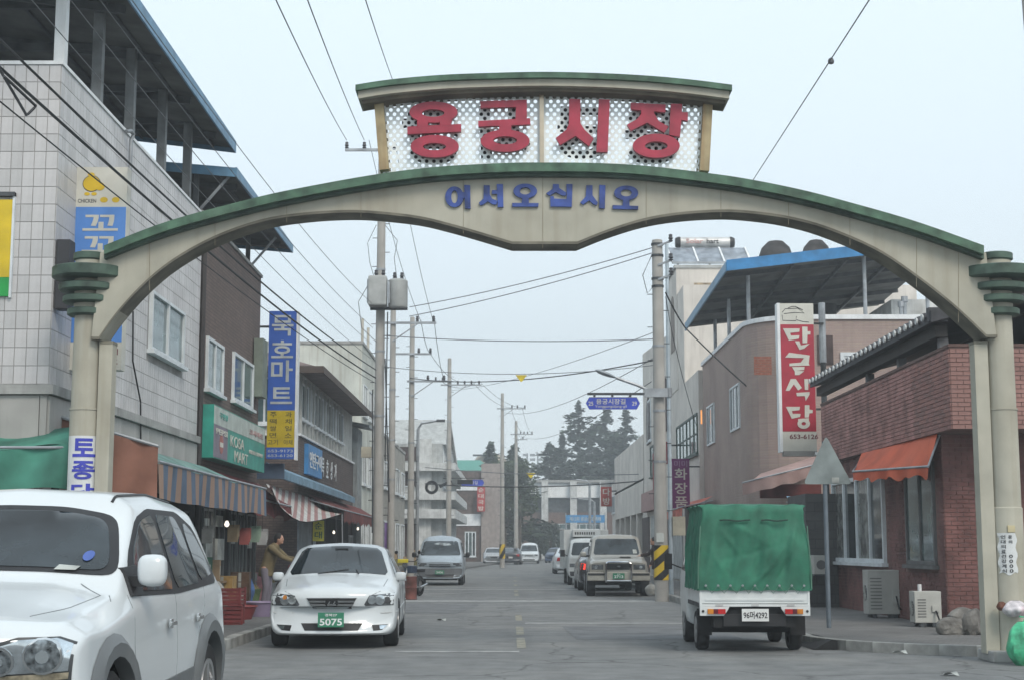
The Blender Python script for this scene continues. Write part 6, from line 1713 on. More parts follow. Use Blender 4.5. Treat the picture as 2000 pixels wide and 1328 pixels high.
# restaurant sign on the right
Y = 37.2
t, xa, xb, za, zb = board(1526, 1592, 593, 880, Y, 0.28, OFFW, 'hanging_sign', 'red and cream vertical restaurant sign with phone number 653-6126 beside the tiled eave')
BOX('sign_edge', WHITE, t, xa - .07, xa - .001, Y - .01, Y + .29, za - .03, zb + .01)
sc = (xb - xa) / 270.0; 
def ZD(x, y):     # drawing units of the sign face -> world x, z
    k = (y - 55) / 1200.0; x0 = 105 + 32 * k; x1 = 372 + 36 * k
    return (xa + (x - x0) / (x1 - x0) * (xb - xa), zb - (y - 55) / 1200.0 * (zb - za))
BOX('red_field', RSIGN, t, xa + .004, xb - .004, Y - .006, Y, ZD(0, 1098)[1], ZD(0, 228)[1])
def zpoly(par, pts, mat, e=0, name='lettering'):
    MB().prism([ZD(*p) for p in pts], Y - .016 - e, Y - .0061).build(name, mat, par)
lets = [[[(132, 262), (265, 262), (262, 290), (190, 298), (195, 320), (262, 318), (258, 345), (180, 360)], [(285, 248), (327, 248), (327, 285), (350, 285), (350, 312), (327, 312), (325, 380), (288, 380)], [(228, 365), (262, 365), (275, 400), (345, 385), (300, 425), (265, 435)]],
        [[(150, 497), (182, 458), (345, 480), (338, 545), (345, 562), (185, 568), (185, 546), (275, 538), (300, 502)], [(205, 575), (305, 572), (302, 598), (240, 604), (302, 608), (262, 640), (228, 640), (228, 612)]],
        [[(195, 672), (235, 672), (285, 745), (255, 765), (220, 715), (185, 768), (155, 768)], [(303, 672), (335, 672), (335, 760), (308, 760)], [(240, 785), (345, 778), (345, 800), (315, 850), (308, 810), (245, 812)]],
        [[(158, 898), (270, 898), (265, 925), (205, 932), (212, 955), (275, 955), (270, 980), (205, 995)], [(308, 885), (345, 885), (345, 920), (372, 925), (370, 950), (345, 950), (340, 985), (308, 985)], [(255, 997), (342, 990), (340, 1010), (255, 1012)]]]
for L4 in lets:
    mb = MB()
    for e, P4 in enumerate(L4): mb.prism([ZD(*p) for p in P4], Y - .016 - e * .001, Y - .0061)
    if L4 is lets[-1]:
        o_ = [ZD(300 + 50 * math.cos(k * .3142), 1035 + 42 * math.sin(k * .3142)) for k in range(21)]; i_ = [ZD(300 + 18 * math.cos(k * .3142), 1035 + 14 * math.sin(k * .3142)) for k in range(21)]
        mb.strip(o_, i_, Y - .0195, Y - .0061)
    mb.build('letter', OFFW, t)
text('653-6126', (ZD(270, 0)[0], Y - .001, ZD(0, 1140)[1]), RX, UZ, (xb - xa) * .84, .115, DKR, t, depth=.003, bold=.02)
# little cottage drawing
for pts in ([(125, 130), (150, 100), (250, 95), (300, 135), (230, 130), (140, 140)], [(125, 150), (130, 195), (235, 198), (240, 160)], [(240, 190), (290, 205), (340, 210)], [(170, 95), (200, 82), (230, 80), (290, 110)]):
    P5 = [Vector((ZD(*p)[0], Y - .003, ZD(*p)[1])) for p in pts]
    MB().tube(P5, .008, 4).build('line_drawing', INK, t)
BOX('lamp_trough', M('trough_grey', (0.28, 0.27, 0.25), 0.6), t, xa + .02, xb, Y, Y + .26, za - .12, za - .002)
px_ = U(1607, 680, Y + .3)
MB().tube([(px_.x, Y + .3, .1), (px_.x, Y + .3, zat(705, Y))], .07, 8).build('post', IRON, t)
MB().tube([(px_.x, Y + .3, zat(705, Y)), (px_.x, Y + .3, zat(588, Y))], .085, 8).build('post_sleeve', STEEL, t)
for zz in (zb - .5, za + 1.0): BOX('bracket', IRON, t, xb, px_.x, Y + .12, Y + .18, zz, zz + .05)
# purple cosmetics sign
Y = 54.0
t, xa, xb, za, zb = board(1313, 1347, 895, 992, Y, 0.25, M('purple_sign', (0.17, 0.02, 0.14), 0.5), 'hanging_sign', 'purple vertical cosmetics sign above the small red awning')
for k, y in enumerate((925, 953, 980)): text('화장품'[k], ((xa + xb) / 2, Y - .001, zat(y, Y)), RX, UZ, .44, .40, OFFW, t, bold=.015)
for k in (-1, 1): text('미', ((xa + xb) / 2 + k * .13, Y - .001, zat(905, Y)), RX, UZ, .2, .22, M('faded_purple_print', (0.3, 0.18, 0.3), 0.6), t)
BOX('bracket', IRON, t, xb, XW, Y + .1, Y + .15, zb - .3, zb - .25)
# tea room sign
Y = 97.0
t, xa, xb, za, zb = board(1174, 1195, 950, 988, Y, 0.3, M('brick_red_sign', (0.34, 0.05, 0.04), 0.5), 'hanging_sign', 'small red sign with two white characters at the end of the right hand row')
BOX('head_panel', GREYR, t, xa, xb, Y, Y + .3, zb + .002, zb + .35)
for k, y in enumerate((960, 978)): text('다방'[k], ((xa + xb) / 2, Y - .001, zat(y, Y)), RX, UZ, .45, .45, OFFW, t, bold=.015)
BOX('bracket', IRON, t, xb, XW + .02, Y + .1, Y + .15, zb - .3, zb - .22)
# pink box sign and dark red strips on the white building
t = thing('shop_sign', 'faded pink box sign low on the off-white building', 'sign', (XW - .3, 75, 3.6))
q0, q1 = UX(1275, 970, XW - .3).y, UX(1252, 970, XW - .3).y
BOX('sign_box', M('faded_pink_sign', (0.36, 0.22, 0.21), 0.6, var=0.1), t, XW - .3, XW - .01, q0, q1, zat(994, q0), zat(955, q0))
for (px, ya2, yb2, Yp) in ((1279, 885, 975, 70), (1303, 862, 905, 60)):
    t, *_r = board(px - 3, px + 4, ya2, yb2, Yp, .25, M('deep_red_sign', (0.28, 0.015, 0.03), 0.5), 'hanging_sign', ('narrow deep red vertical sign left of the round concrete pole', 'short deep red sign edge between the two right hand poles')[0 if px < 1290 else 1])
    BOX('bracket', IRON, t, U(px + 4, 900, Yp).x, XW, Yp + .1, Yp + .14, zat(ya2 + 8, Yp), zat(ya2 + 5, Yp))
# far signs on the left
Y = 104.0
for (x0, x1, y0_, y1_, Yp, mt, tx, tm, lb) in (
    (932, 947, 950, 998, 149, M('scarlet_sign', (0.40, 0.03, 0.03), 0.5), '순대국밥', OFFW, 'narrow scarlet vertical sign on the pinkish tower corner'),
    (954, 969, 950, 1002, 150.5, M('pale_blue_sign', (0.40, 0.50, 0.58), 0.5), '약국', BSIGN, 'pale blue vertical sign beside the scarlet one'),
    (750 + 5, 750 + 5.1, 0, 0, 0, None, '', None, '')):
    if not mt: continue
    t, xa, xb, za, zb = board(x0, x1, y0_, y1_, Yp, .3, mt, 'hanging_sign', lb)
    for k, ch in enumerate(tx): text(ch, ((xa + xb) / 2, Yp - .001, zb - (zb - za) * (k + .5) / len(tx)), RX, UZ, (xb - xa) * .7, (zb - za) / len(tx) * .7, tm, t, bold=.02)
    BOX('bracket', IRON, t, xa + .1, xb - .1, Yp + .3, Yp + .6, zb - .3, zb - .2)
def arrow_sign(x0, x1, y0, y1, Y, name, label):
    xa, xb = U(x0, y0, Y).x, U(x1, y0, Y).x; za, zb = zat(y1, Y), zat(y0, Y); h = (zb - za) / 2; zc = (za + zb) / 2
    t = thing(name, label, 'street sign', ((xa + xb) / 2, Y, za))
    P6 = [(xa, zc), (xa + h * .55, zb), (xb - h * .55, zb), (xb, zc), (xb - h * .55, za), (xa + h * .55, za)]
    MB().prism(P6, Y, Y + .05).build('sign_plate', M('royal_blue_sign', (0.03, 0.06, 0.42), 0.45), t)
    for a, b in zip(P6, P6[1:] + P6[:1]): MB().bar((a[0], Y - .004, a[1]), (b[0], Y - .004, b[1]), .012, .006).build('border', OFFW, t)
    return t, xa, xb, za, zb
Y = 40.6
t, xa, xb, za, zb = arrow_sign(1144, 1250, 775, 799, Y, 'street_name_sign', 'blue street name sign with numbers 25 and 29 hanging under the street lamp')
text('용궁시장길', (U(1193, 783, Y).x, Y - .002, zat(783.5, Y)), RX, UZ, .78, .145, OFFW, t, depth=.003)
text('Yonggungsijang-gil', (U(1193, 794, Y).x, Y - .002, zat(793.5, Y)), RX, UZ, .84, .085, OFFW, t, depth=.003, bold=.0)
text('25', (U(1154, 787, Y).x, Y - .002, zat(787.5, Y)), RX, UZ, .13, .11, OFFW, t, depth=.003)
text('29', (U(1239, 787, Y).x, Y - .002, zat(787.5, Y)), RX, UZ, .13, .11, OFFW, t, depth=.003)
for px in (1161, 1196, 1231): BOX('hanger', IRON, t, U(px, 770, Y).x - .03, U(px, 770, Y).x + .03, Y + .01, Y + .04, zb - .02, zat(767, Y))
Y = 102
t, xa, xb, za, zb = arrow_sign(899, 946, 936, 948, Y, 'street_name_sign', 'small blue street name sign far off in front of the banded brick building')
text('시장길', ((xa + xb) / 2, Y - .002, (za + zb) / 2), RX, UZ, .7, .22, OFFW, t, depth=.003)
MB().bar((xa - 1.6, Y + .03, zb + .1), (xb, Y + .03, zb + .1), .05).build('arm', IRON, t)
# column posters
def column_paper(cx, r, px0, px1, y0, y1, name, label, torn=False):
    za, zb = zat(y1, AY - r), zat(y0, AY - r)
    xa, xb = U(px0, (y0 + y1) / 2, AY - r).x - cx, U(px1, (y0 + y1) / 2, AY - r).x - cx
    f = lambda x: AY - math.sqrt(max(0, r * r - x * x))
    t = thing(name, label, 'poster', (cx, AY - r, za))
    mb = MB()
    mb.grid(lambda u, v: Vector((cx + xa + (xb - xa) * u + (.012 * math.sin(v * 17) if torn and u in (0, 1) else 0), f(xa + (xb - xa) * u), za + (zb - za) * v + (.02 * math.sin(u * 9) if torn and v == 0 else 0))), 12, 14)
    mb.build('sheet', M('poster_paper', (0.62, 0.64, 0.64), 0.7, var=0.06, dirtamt=0.15), t, fixn=False)
    return t, cx, f, xa, xb, za, zb
def on_column(o, cx, f, eps=.004):
    w0 = ORG[o.parent]
    bm = bmesh.new(); bm.from_mesh(o.data)
    lo, hi = min(v.co.x for v in bm.verts), max(v.co.x for v in bm.verts)
    for k in range(1, 10):
        bmesh.ops.bisect_plane(bm, geom=bm.verts[:] + bm.edges[:] + bm.faces[:], plane_co=(lo + (hi - lo) * k / 10, 0, 0), plane_no=(1, 0, 0))
    bm.to_mesh(o.data); bm.free()
    ym = max(v.co.y for v in o.data.vertices)
    for v in o.data.vertices:
        x = v.co.x + w0.x - cx; v.co.y = f(x) - eps - w0.y + (v.co.y - ym)
CL = U(166, 800, AY).x; CR = U(1957, 800, AY).x
t, cx, f, xa, xb, za, zb = column_paper(CL, .192, 128, 192, 850, 1010, 'poster', 'white poster with blue Korean characters wrapped round the left arch column')
BINK = M('poster_blue_ink', (0.05, 0.06, 0.42), 0.6)
for k, ch in enumerate('토종닭'):
    o = text(ch, (cx + (xa + xb) / 2, AY - .2, zb - .15 - .285 * k), RX, UZ, .27, .235, BINK, t, bold=.03, depth=.002)
    on_column(o, cx, f)
t, cx, f, xa, xb, za, zb = column_paper(CR, .205, 1954, 1986, 1040, 1120, 'poster', 'torn white paper notice with two columns of black print on the right arch column', torn=True)
for k, ch in enumerate('인대의료건강계식'):
    o = text(ch, (cx + xa + .05, AY - .2, zb - .05 - .06 * k), RX, UZ, .05, .045, INK, t, depth=.002); on_column(o, cx, f)
for k, ch in enumerate('문의  0000'):
    if ch != ' ':
        o = text(ch, (cx + xa + .13, AY - .2, zb - .05 - .06 * k), RX, UZ, .045, .042, INK, t, depth=.002); on_column(o, cx, f)
c = U(1965, 1032, AY); p9 = BOX('tape', M('yellowed_tape', (0.55, 0.48, 0.3), 0.6), t, c.x - .045, c.x + .045, f(c.x - cx) - .006, f(c.x - cx) + .01, c.z - .045, c.z + .04)
# triangular sign, back towards us
g = G(1620, 1240)
Y = g.y; X = U(1613, 1000, Y).x
t = thing('warning_sign', 'grey back of a triangular road sign on a thin post behind the truck', 'road sign', (X, Y, 0))
pts = [(U(1612, 850, Y).x, zat(850, Y)), (U(1663, 945, Y).x, zat(945, Y)), (U(1568, 945, Y).x, zat(945, Y))]
tri = []
for i in range(3):
    a, b, c_ = Vector(pts[i - 1]), Vector(pts[i]), Vector(pts[(i + 1) % 3])
    tri += [tuple(b.lerp(a, .07)), tuple(b.lerp(a, .02).lerp(c_, .02)), tuple(b.lerp(c_, .07))]
MB().prism(tri, Y - .055, Y - .047).build('sign_plate', M('bare_aluminium', (0.20, 0.23, 0.23), 0.55, 0.3, var=0.15), t)
for y in (885, 930): BOX('clamp', STEEL, t, X - .16, X + .16, Y - .047, Y - .03, zat(y, Y) - .02, zat(y, Y) + .02)
MB().tube([(X, Y, .1), (X, Y, zat(862, Y))], .038, 10).build('post', M('blue_grey_post', (0.14, 0.17, 0.20), 0.6, 0.2), t, smooth=True)
BOX('sticker', POST, t, X + .1, X + .22, Y - .062, Y - .0555, zat(942, Y), zat(932, Y))

# ================================================================ awnings
def awning(name, label, P0, P1, Q0, Q1, val, mat, vmat=None, scal=0, sag=.05, ends=True, group=None, val2=None, nu=40, seed=0):
    rnd = random.Random(seed)
    P0, P1, Q0, Q1 = map(Vector, (P0, P1, Q0, Q1))
    t = thing(name, label, 'awning', tuple((Q0 + Q1) / 2), group=group)
    ph = [rnd.uniform(0, 6) for _ in range(4)]
    def S_(u, v):
        p = P0.lerp(P1, u).lerp(Q0.lerp(Q1, u), v)
        p.z += -sag * math.sin(math.pi * v) * (1 + .4 * math.sin(u * 11 + ph[0])) + .03 * math.sin(u * 19 + ph[1]) * v - sag * .5 * abs(math.sin(u * math.pi * 3)) * v
        return p
    MB().grid(S_, nu, 10).build('cloth', mat, t, smooth=True, fixn=False)
    def V_(u, v):
        p = S_(u, 1).copy()
        p.z -= v * (val * (1 + (.16 * math.sin(u * math.pi * scal * 2) if scal else .05 * math.sin(u * 21 + ph[2])) * (1 if v == 1 else 0)))
        n = (Q1 - Q0).cross(Vector((0, 0, 1))).normalized()
        return p + n * (.03 * math.sin(u * 26 + ph[3]) * v)
    MB().grid(V_, nu * 2 if scal else nu, 4).build('valance', vmat or mat, t, smooth=True, fixn=False)
    MB().tube([Q0, Q1], .022, 6).build('front_rail', STEEL, t)
    for u in (0, 1):
        MB().tube([P0.lerp(P1, u) + Vector((0, 0, -.15)), Q0.lerp(Q1, u)], .018, 6).build('arm', STEEL, t)
    return t
STR1 = stripes('blue_orange_stripe', (0.10, 0.14, 0.20), (0.30, 0.20, 0.15), 'Y', 0.62)
TEALC = M('faded_teal_sheet', (0.14, 0.26, 0.24), 0.8, var=0.25, scale=1.5, dirtamt=0.5, dirt=(0.26, 0.22, 0.19))
awning('awning', 'long faded awning with blue and orange striped valance under the tiled building', (XL + .1, 21.2, 3.05), (XL + .1, 30.6, 3.0), (-4.85, 21.1, 2.58), (-4.85, 30.4, 2.56), .50, TEALC, STR1, seed=1)
ORC = M('rust_orange_tarp', (0.26, 0.125, 0.09), 0.85, var=0.15, scale=2, bump=.2, bscale=5)
t = thing('tarpaulin_screen', 'rust orange tarpaulin hung across the end of the striped awning behind the left column', 'tarpaulin', (-5.5, 21.05, 2))
MB().grid(lambda u, v: Vector((XL - .05 + 1.42 * u, 21.0 + .03 * math.sin(u * 17 + v * 2), (3.18 - .42 * u) * (1 - v) + 1.9 * v)), 24, 8).build('sheet', ORC, t, smooth=True, fixn=False)
MB().tube([(XL - .05, 21.0, 3.2), (-4.83, 21.0, 2.78)], .025, 6).build('pole', STEEL, t)
GTP = M('sea_green_tarp', (0.05, 0.19, 0.14), 0.75, var=0.25, scale=1.6, bump=.3, bscale=5)
t = thing('tarpaulin_awning', 'sea green tarpaulin awning at the left edge above the off-roader roof', 'awning', (-7, 20, 2.5))
MB().grid(lambda u, v: Vector((-9.5 + 3.9 * u, 20.7 - 1.0 * v, 2.98 - .3 * v + .05 * math.sin(u * 15))), 24, 6).build('cloth', GTP, t, smooth=True, fixn=False)
MB().grid(lambda u, v: Vector((-9.5 + 3.9 * u, 19.7 + .05 * math.sin(u * 23 + v * 3), (2.68 + .05 * math.sin(u * 15)) - .55 * v - .05 * math.sin(u * 7) * v)), 30, 5).build('valance', GTP, t, smooth=True, fixn=False)
MB().grid(lambda u, v: Vector((-6.6 - 1.6 * u, 19.66, 2.7 - .55 * v)), 4, 4).build('patch', M('faded_pink_tarp', (0.25, 0.15, 0.15), 0.85), t, fixn=False) if False else None
MB().tube([(-9.5, 19.7, 2.68), (-5.62, 19.7, 2.68)], .02, 6).build('front_rail', STEEL, t)
STR2 = stripes('red_white_stripe', (0.33, 0.17, 0.16), (0.52, 0.53, 0.52), 'Y', 1.5)
# loose striped sheet slung out over the pavement
t = thing('striped_sunshade', 'sagging red and white striped canvas sunshade slung from the brick shops', 'awning', (-5.6, 42, 2.2))
A, B_, C_, D_ = Vector((-6.05, 38.3, 2.95)), Vector((-6.05, 52, 2.75)), Vector((-4.55, 34.0, 2.06)), Vector((-5.35, 49, 2.15))
def shade(u, v):
    p = A.lerp(B_, u).lerp(C_.lerp(D_, u), v)
    p.z -= .28 * math.sin(math.pi * v) * (1 - .3 * u) + .22 * math.sin(math.pi * u) * v * v
    return p
OUTP = smooth_poly([(529, 950), (548, 990), (585, 1017), (625, 1015), (668, 1003)], 6)
def shade(u, v):
    a = UX(520 + 138 * u, 944 + 44 * u, -6.12)
    k = u * (len(OUTP) - 1); i = min(int(k), len(OUTP) - 2); f_ = k - i
    px, py = OUTP[i][0] + (OUTP[i + 1][0] - OUTP[i][0]) * f_, OUTP[i][1] + (OUTP[i + 1][1] - OUTP[i][1]) * f_
    b = UX(px, py, -5.15)
    p = a.lerp(b, v); p.z -= .16 * math.sin(math.pi * v) * math.sin(math.pi * min(1, u + .1))
    return p
SH = MB(); SW = MB()
def sub(u0, u1, mb):
    mb.grid(lambda u, v: shade(u0 + (u1 - u0) * u, v), 3, 14)
for k in range(22):
    sub(k / 22, (k + 1) / 22, SH if k % 2 else SW)
SH.build('red_stripes', M('faded_red_stripe', (0.30, 0.17, 0.16), .85, var=.15), t, smooth=True, fixn=False)
SW.build('white_stripes', M('dirty_white_stripe', (0.46, 0.46, 0.44), .85, var=.12), t, smooth=True, fixn=False)
D_ = shade(1, 1)
MB().tube([shade(k / 12, 1) for k in range(13)], .012, 5).build('cord', DARK, t)
MB().tube([D_, (D_.x + .1, D_.y - .3, 0.12)], .02, 6).build('prop', STEEL, t)
DRA = M('dark_red_awning', (0.15, 0.035, 0.03), 0.85, var=0.2)
awning('awning', 'dark red awning shading the lit shop beyond the striped sunshade', (XL + .1, 46, 3.0), (XL + .1, 62, 3.0), (-5.1, 47, 2.55), (-5.1, 61.5, 2.5), .32, DRA, None, scal=12, seed=3)
awning('awning', 'short maroon awning between the two striped awnings', (XL + .05, 31.2, 3.0), (XL + .05, 37.4, 2.95), (-5.35, 31.4, 2.45), (-5.35, 37.4, 2.4), .3, M('maroon_cloth', (0.14, 0.03, 0.03), 0.85, var=0.2), None, seed=4)
t = thing('lean_to_roof', 'narrow blue metal lean-to roof above the sunshade', 'roof', (XL, 44, 3.1))
MB().hexa([(XL + .02, 38.6, 3.25), (XL + .5, 38.6, 3.12), (XL + .5, 56, 3.02), (XL + .02, 56, 3.15)], [(XL + .02, 38.6, 3.55), (XL + .5, 38.6, 3.32), (XL + .5, 56, 3.22), (XL + .02, 56, 3.45)]).build('sheet', M('steel_blue_sheet', (0.16, 0.27, 0.36), 0.6, var=0.15), t)
BOX('end_panel', M('navy_panel', (0.05, 0.08, 0.13), 0.6), t, XL - .9, XL + .5, 38.45, 38.59, 3.12, 3.5)
# right hand awnings
ORA = M('orange_awning', (0.56, 0.105, 0.045), 0.8, var=0.12, scale=1.5, bump=.2, bscale=4, dirtamt=.2, dirt=(0.6, 0.2, 0.12))
q1, q0 = UX(1838, 905, 6.92), UX(1652, 937, 6.35)
awning('awning', 'orange fabric awning with scalloped edge over the brick restaurant windows', (XR - .03, Yr0 + .02, UX(1836, 832, XR).z), (XR - .03, 31.4, UX(1662, 884, XR).z), (6.93, Yr0 - .1, UX(1838, 905, 6.93).z), (6.55, 29.6, UX(1652, 922, 6.5).z), .17, ORA, None, scal=6, sag=.02, seed=5)
PKC = M('dusty_pink_canvas', (0.36, 0.24, 0.22), 0.85, var=0.12, scale=1.5, dirtamt=.3, dirt=(0.3, 0.26, 0.24))
tp_ = awning('awning', 'dusty pink canvas awning with dark red lining left of the triangular sign', (U(1600, 890, Yc - .1).x, Yc - .05, zat(888, Yc)), (U(1463, 890, Yc - .1).x + .3, Yc - .05, zat(925, Yc)), (U(1605, 890, 38.5).x, 39.6, zat(905, 39)), (U(1463, 940, 38.5).x, 39.6, zat(940, 39)), .30, PKC, None, seed=6)
BOX('lining', DRA, tp_, 6.5, 8.1, 40.4, 40.5, zat(972, 40.4), zat(945, 40.4))
awning('awning', 'pale blue tarpaulin flap behind the green truck canopy', (6.9, 38.8, zat(968, 38.8)), (8.4, 38.8, zat(975, 38.8)), (6.9, 37.9, zat(982, 38)), (8.5, 37.9, zat(990, 38)), .12, M('pale_blue_tarp', (0.22, 0.38, 0.50), 0.8, var=0.2), None, seed=7, nu=16)
awning('awning', 'small coral red awning under the purple sign', (XW - .02, 50.5, 3.1), (XW - .02, 58, 3.1), (XW - 1.0, 50.7, 2.75), (XW - 1.0, 57.6, 2.7), .28, M('coral_cloth', (0.5, 0.13, 0.09), 0.85, var=0.15), None, seed=8)

# ================================================================ utility poles
POLEC = M('pole_concrete', (0.36, 0.345, 0.32), 0.85, var=0.08, scale=2, streak=0.3, dirt=(0.2, 0.19, 0.18))
INS = M('dark_insulator', (0.05, 0.05, 0.055), 0.4)
def insulator(mb, x, y, z):
    mb.lathe([(.025, 0), (.07, .03), (.04, .07), (.07, .10), (.045, .15), (.055, .2), (.02, .22)], (x, y, z), 8)
def pole(label, X, Y, h, r0, r1, arms=(), bolts=True, name='utility_pole'):
    t = thing(name, label, 'utility pole', (X, Y, 0))
    MB().lathe([(r0, 0), (r1, h), (r1 * .6, h + .02)], (X, Y, 0), 16).build('shaft', POLEC, t, smooth=True)
    for (z, xa, xb, ins, brace) in arms:
        rr = r0 + (r1 - r0) * z / h
        a = BOX('crossarm', STEEL, t, X + xa, X + xb, Y - rr - .08, Y - rr, z - .04, z + .04)
        for q in ins:
            mb = MB(); insulator(mb, X + q, Y - rr - .04, z + .04); mb.build('insulator', INS, a, smooth=True)
        if brace: MB().bar((X + brace, Y - rr - .04, z - .04), (X, Y - rr - .02, z - .04 - abs(brace) * .7), .04).build('brace', STEEL, t)
    if bolts:
        mb = MB()
        z = 2.4; s = 1
        while z < h - 1:
            rr = r0 + (r1 - r0) * z / h
            mb.tube([(X + s * rr * .8, Y - .02, z), (X + s * (rr + .14), Y - .02, z)], .012, 5); z += .45; s = -s
        mb.build('step_bolts', IRON, t)
        for z in (h * .38, h * .52, h * .7):
            rr = r0 + (r1 - r0) * z / h
            MB().lathe([(rr + .012, -.03), (rr + .012, .03)], (X, Y, z), 14).build('strap', STEEL, t)
    return t
x1_ = U(742, 700, 47).x
h1 = zat(296, 47)
P1 = pole('tall concrete pole carrying two grey transformers behind the left half of the arch', x1_, 47, h1 + .5, .175, .115, [(h1, -1.15, .5, (-1.1, -.55, .4), 0)])
for (dx, y0, y1) in ((-.05, 540, 598), (.50, 545, 600)):
    z0, z1 = zat(y1, 46.4), zat(y0, 46.4)
    X = x1_ + (-.02 if dx < 0 else .55)
    if dx < 0: tr = BOX('transformer', M('transformer_grey', (0.36, 0.37, 0.36), 0.5, 0.1, var=.1), P1, x1_ - .32, x1_ + .24, 46.2, 46.8, z0, z1, bevel=.05)
    else: tr = MB().lathe([(.27, z0), (.3, z0 + .05), (.3, z1 - .05), (.25, z1)], (x1_ + .57, 46.55, 0), 18).build('transformer', M('transformer_grey', (0.36, 0.37, 0.36), 0.5, 0.1, var=.1), P1, smooth=True)
    mb = MB(); insulator(mb, X - .08, 46.5, z1); insulator(mb, X + .14, 46.5, z1); mb.build('bushings', INS, tr, smooth=True)
    BOX('radiator', STEEL, tr, (x1_ - .36 if dx < 0 else x1_ + .3), (x1_ - .32 if dx < 0 else x1_ + .345), 46.3, 46.7, z0 + .1, z1 - .1)
BOX('mounting_arm', IRON, P1, x1_ - .3, x1_ + .85, 46.75, 46.85, zat(606, 46.8), zat(600, 46.8))
BOX('junction_box', M('beige_box', (0.36, 0.33, 0.26), 0.7), P1, x1_ - .5, x1_ - .2, 46.6, 46.8, zat(893, 46.7), zat(872, 46.7))
for px, Y, top, r0, r1, lab, arms in (
    (765, 56, 600, .14, .10, 'slender concrete pole just right of the transformer pole', ((632, -.3, 1.6, (.9, 1.5), .9),)),
    (803, 66, 620, .16, .10, 'concrete pole with two short crossarms right of the slender pole', ((692, -.7, .85, (.3, .8), 0), (745, -.2, 1.6, (.7, 1.4), .9))),
    (877, 90, 700, .17, .11, 'concrete pole with a row of dark switches on its crossarm beside the gabled building', ((752, -.5, 1.9, (.5, .9, 1.3, 1.75), 1.0), (745, -.9, .2, (-.8, -.4), 0))),
    (981, 112, 768, .19, .11, 'pale concrete pole with one crossarm and a striped foot in mid street distance', ((798, -.4, 1.7, (.7, 1.1, 1.65), .8),)),
    (1008, 135, 822, .21, .12, 'farthest pale concrete pole with a double insulator crossarm', ((848, -.5, 1.5, (.4, .7, 1.0, 1.4), .9), (858, .0, 1.0, (.6,), 0)))):
    X = U(px, 900, Y).x
    pole(lab, X, Y, zat(top, Y), r0, r1, [(zat(a[0], Y), a[1], a[2], a[3], a[4]) for a in arms])
# hanging transformers / switch cylinders on the fourth pole
YB = M('hazard_yellow', (0.62, 0.42, 0.02), 0.6, var=.08)
def hazard(par, X, Y, r, z0, z1, n=2):
    """diagonal black and yellow wrap"""
    mb1, mb2 = MB(), MB(); N = 24; ww = (z1 - z0) / (2 * n)
    for i in range(N):
        a0, a1 = 2 * math.pi * i / N, 2 * math.pi * (i + 1) / N
        for k in range(-1, 2 * n + 1):
            def zz(a, j): 
                s = -math.cos(a)      # rises towards the viewer's right
                return min(max(z0 + (j + .75 * (math.sin(a - math.pi / 2) * 0 + math.cos(a))) * ww, z0), z1)
            q = [(a0, zz(a0, k)), (a1, zz(a1, k)), (a1, zz(a1, k + 1)), (a0, zz(a0, k + 1))]
            if abs(q[0][1] - q[3][1]) < 1e-5 and abs(q[1][1] - q[2][1]) < 1e-5: continue
            (mb1 if k % 2 else mb2).add([(X + r * math.cos(a), Y + r * math.sin(a), z) for a, z in q], [(0, 1, 2, 3)])
    s = mb1.build('yellow_band', YB, par, fixn=False); mb2.build('black_band', BLK, par, fixn=False)
X = U(979, 1065, 112).x
pfar = [o for o in COL.objects if o.name.startswith('utility_pole') and o.get('label', '').startswith('pale concrete pole')][0]
hazard(pfar, U(981, 900, 112).x, 112, .21, zat(1090, 112), zat(1062, 112), 1)
Y7 = 41.4; x7 = U(1289, 900, Y7).x
h7 = zat(470, Y7)
P7 = pole('thick concrete pole with black and yellow striped foot on the right kerb', x7, Y7, h7, .185, .145, [])
hazard(P7, x7, Y7, .195, zat(1132, Y7), zat(1064, Y7), 2)
BOX('notice', POST, P7, x7 - .14, x7 + .06, Y7 - .22, Y7 - .205, zat(1058, Y7), zat(1040, Y7))
for y in (478, 500, 545, 560):
    z = zat(y, Y7); MB().lathe([(.17, -.03), (.17, .03)], (x7, Y7, z), 14).build('strap', IRON, P7)
for y in (483, 520, 548):
    z = zat(y, Y7); q = MB().bar((x7, Y7 - .15, z), (x7 + .35, Y7 - .2, z + .12), .05); b = q.build('side_bracket', STEEL, P7)
    mb = MB(); insulator(mb, x7 + .35, Y7 - .2, z + .1); mb.build('insulator', INS, b, smooth=True)
mb = MB(); mb.tube([(x7 - .16, Y7 - .1, zat(500, Y7)), (x7 - .42, Y7 - .15, zat(540, Y7)), (x7 - .3, Y7 - .15, zat(575, Y7)), (x7 - .1, Y7 - .17, zat(560, Y7))], .012, 5); mb.build('jumper_cable', DARK, P7)
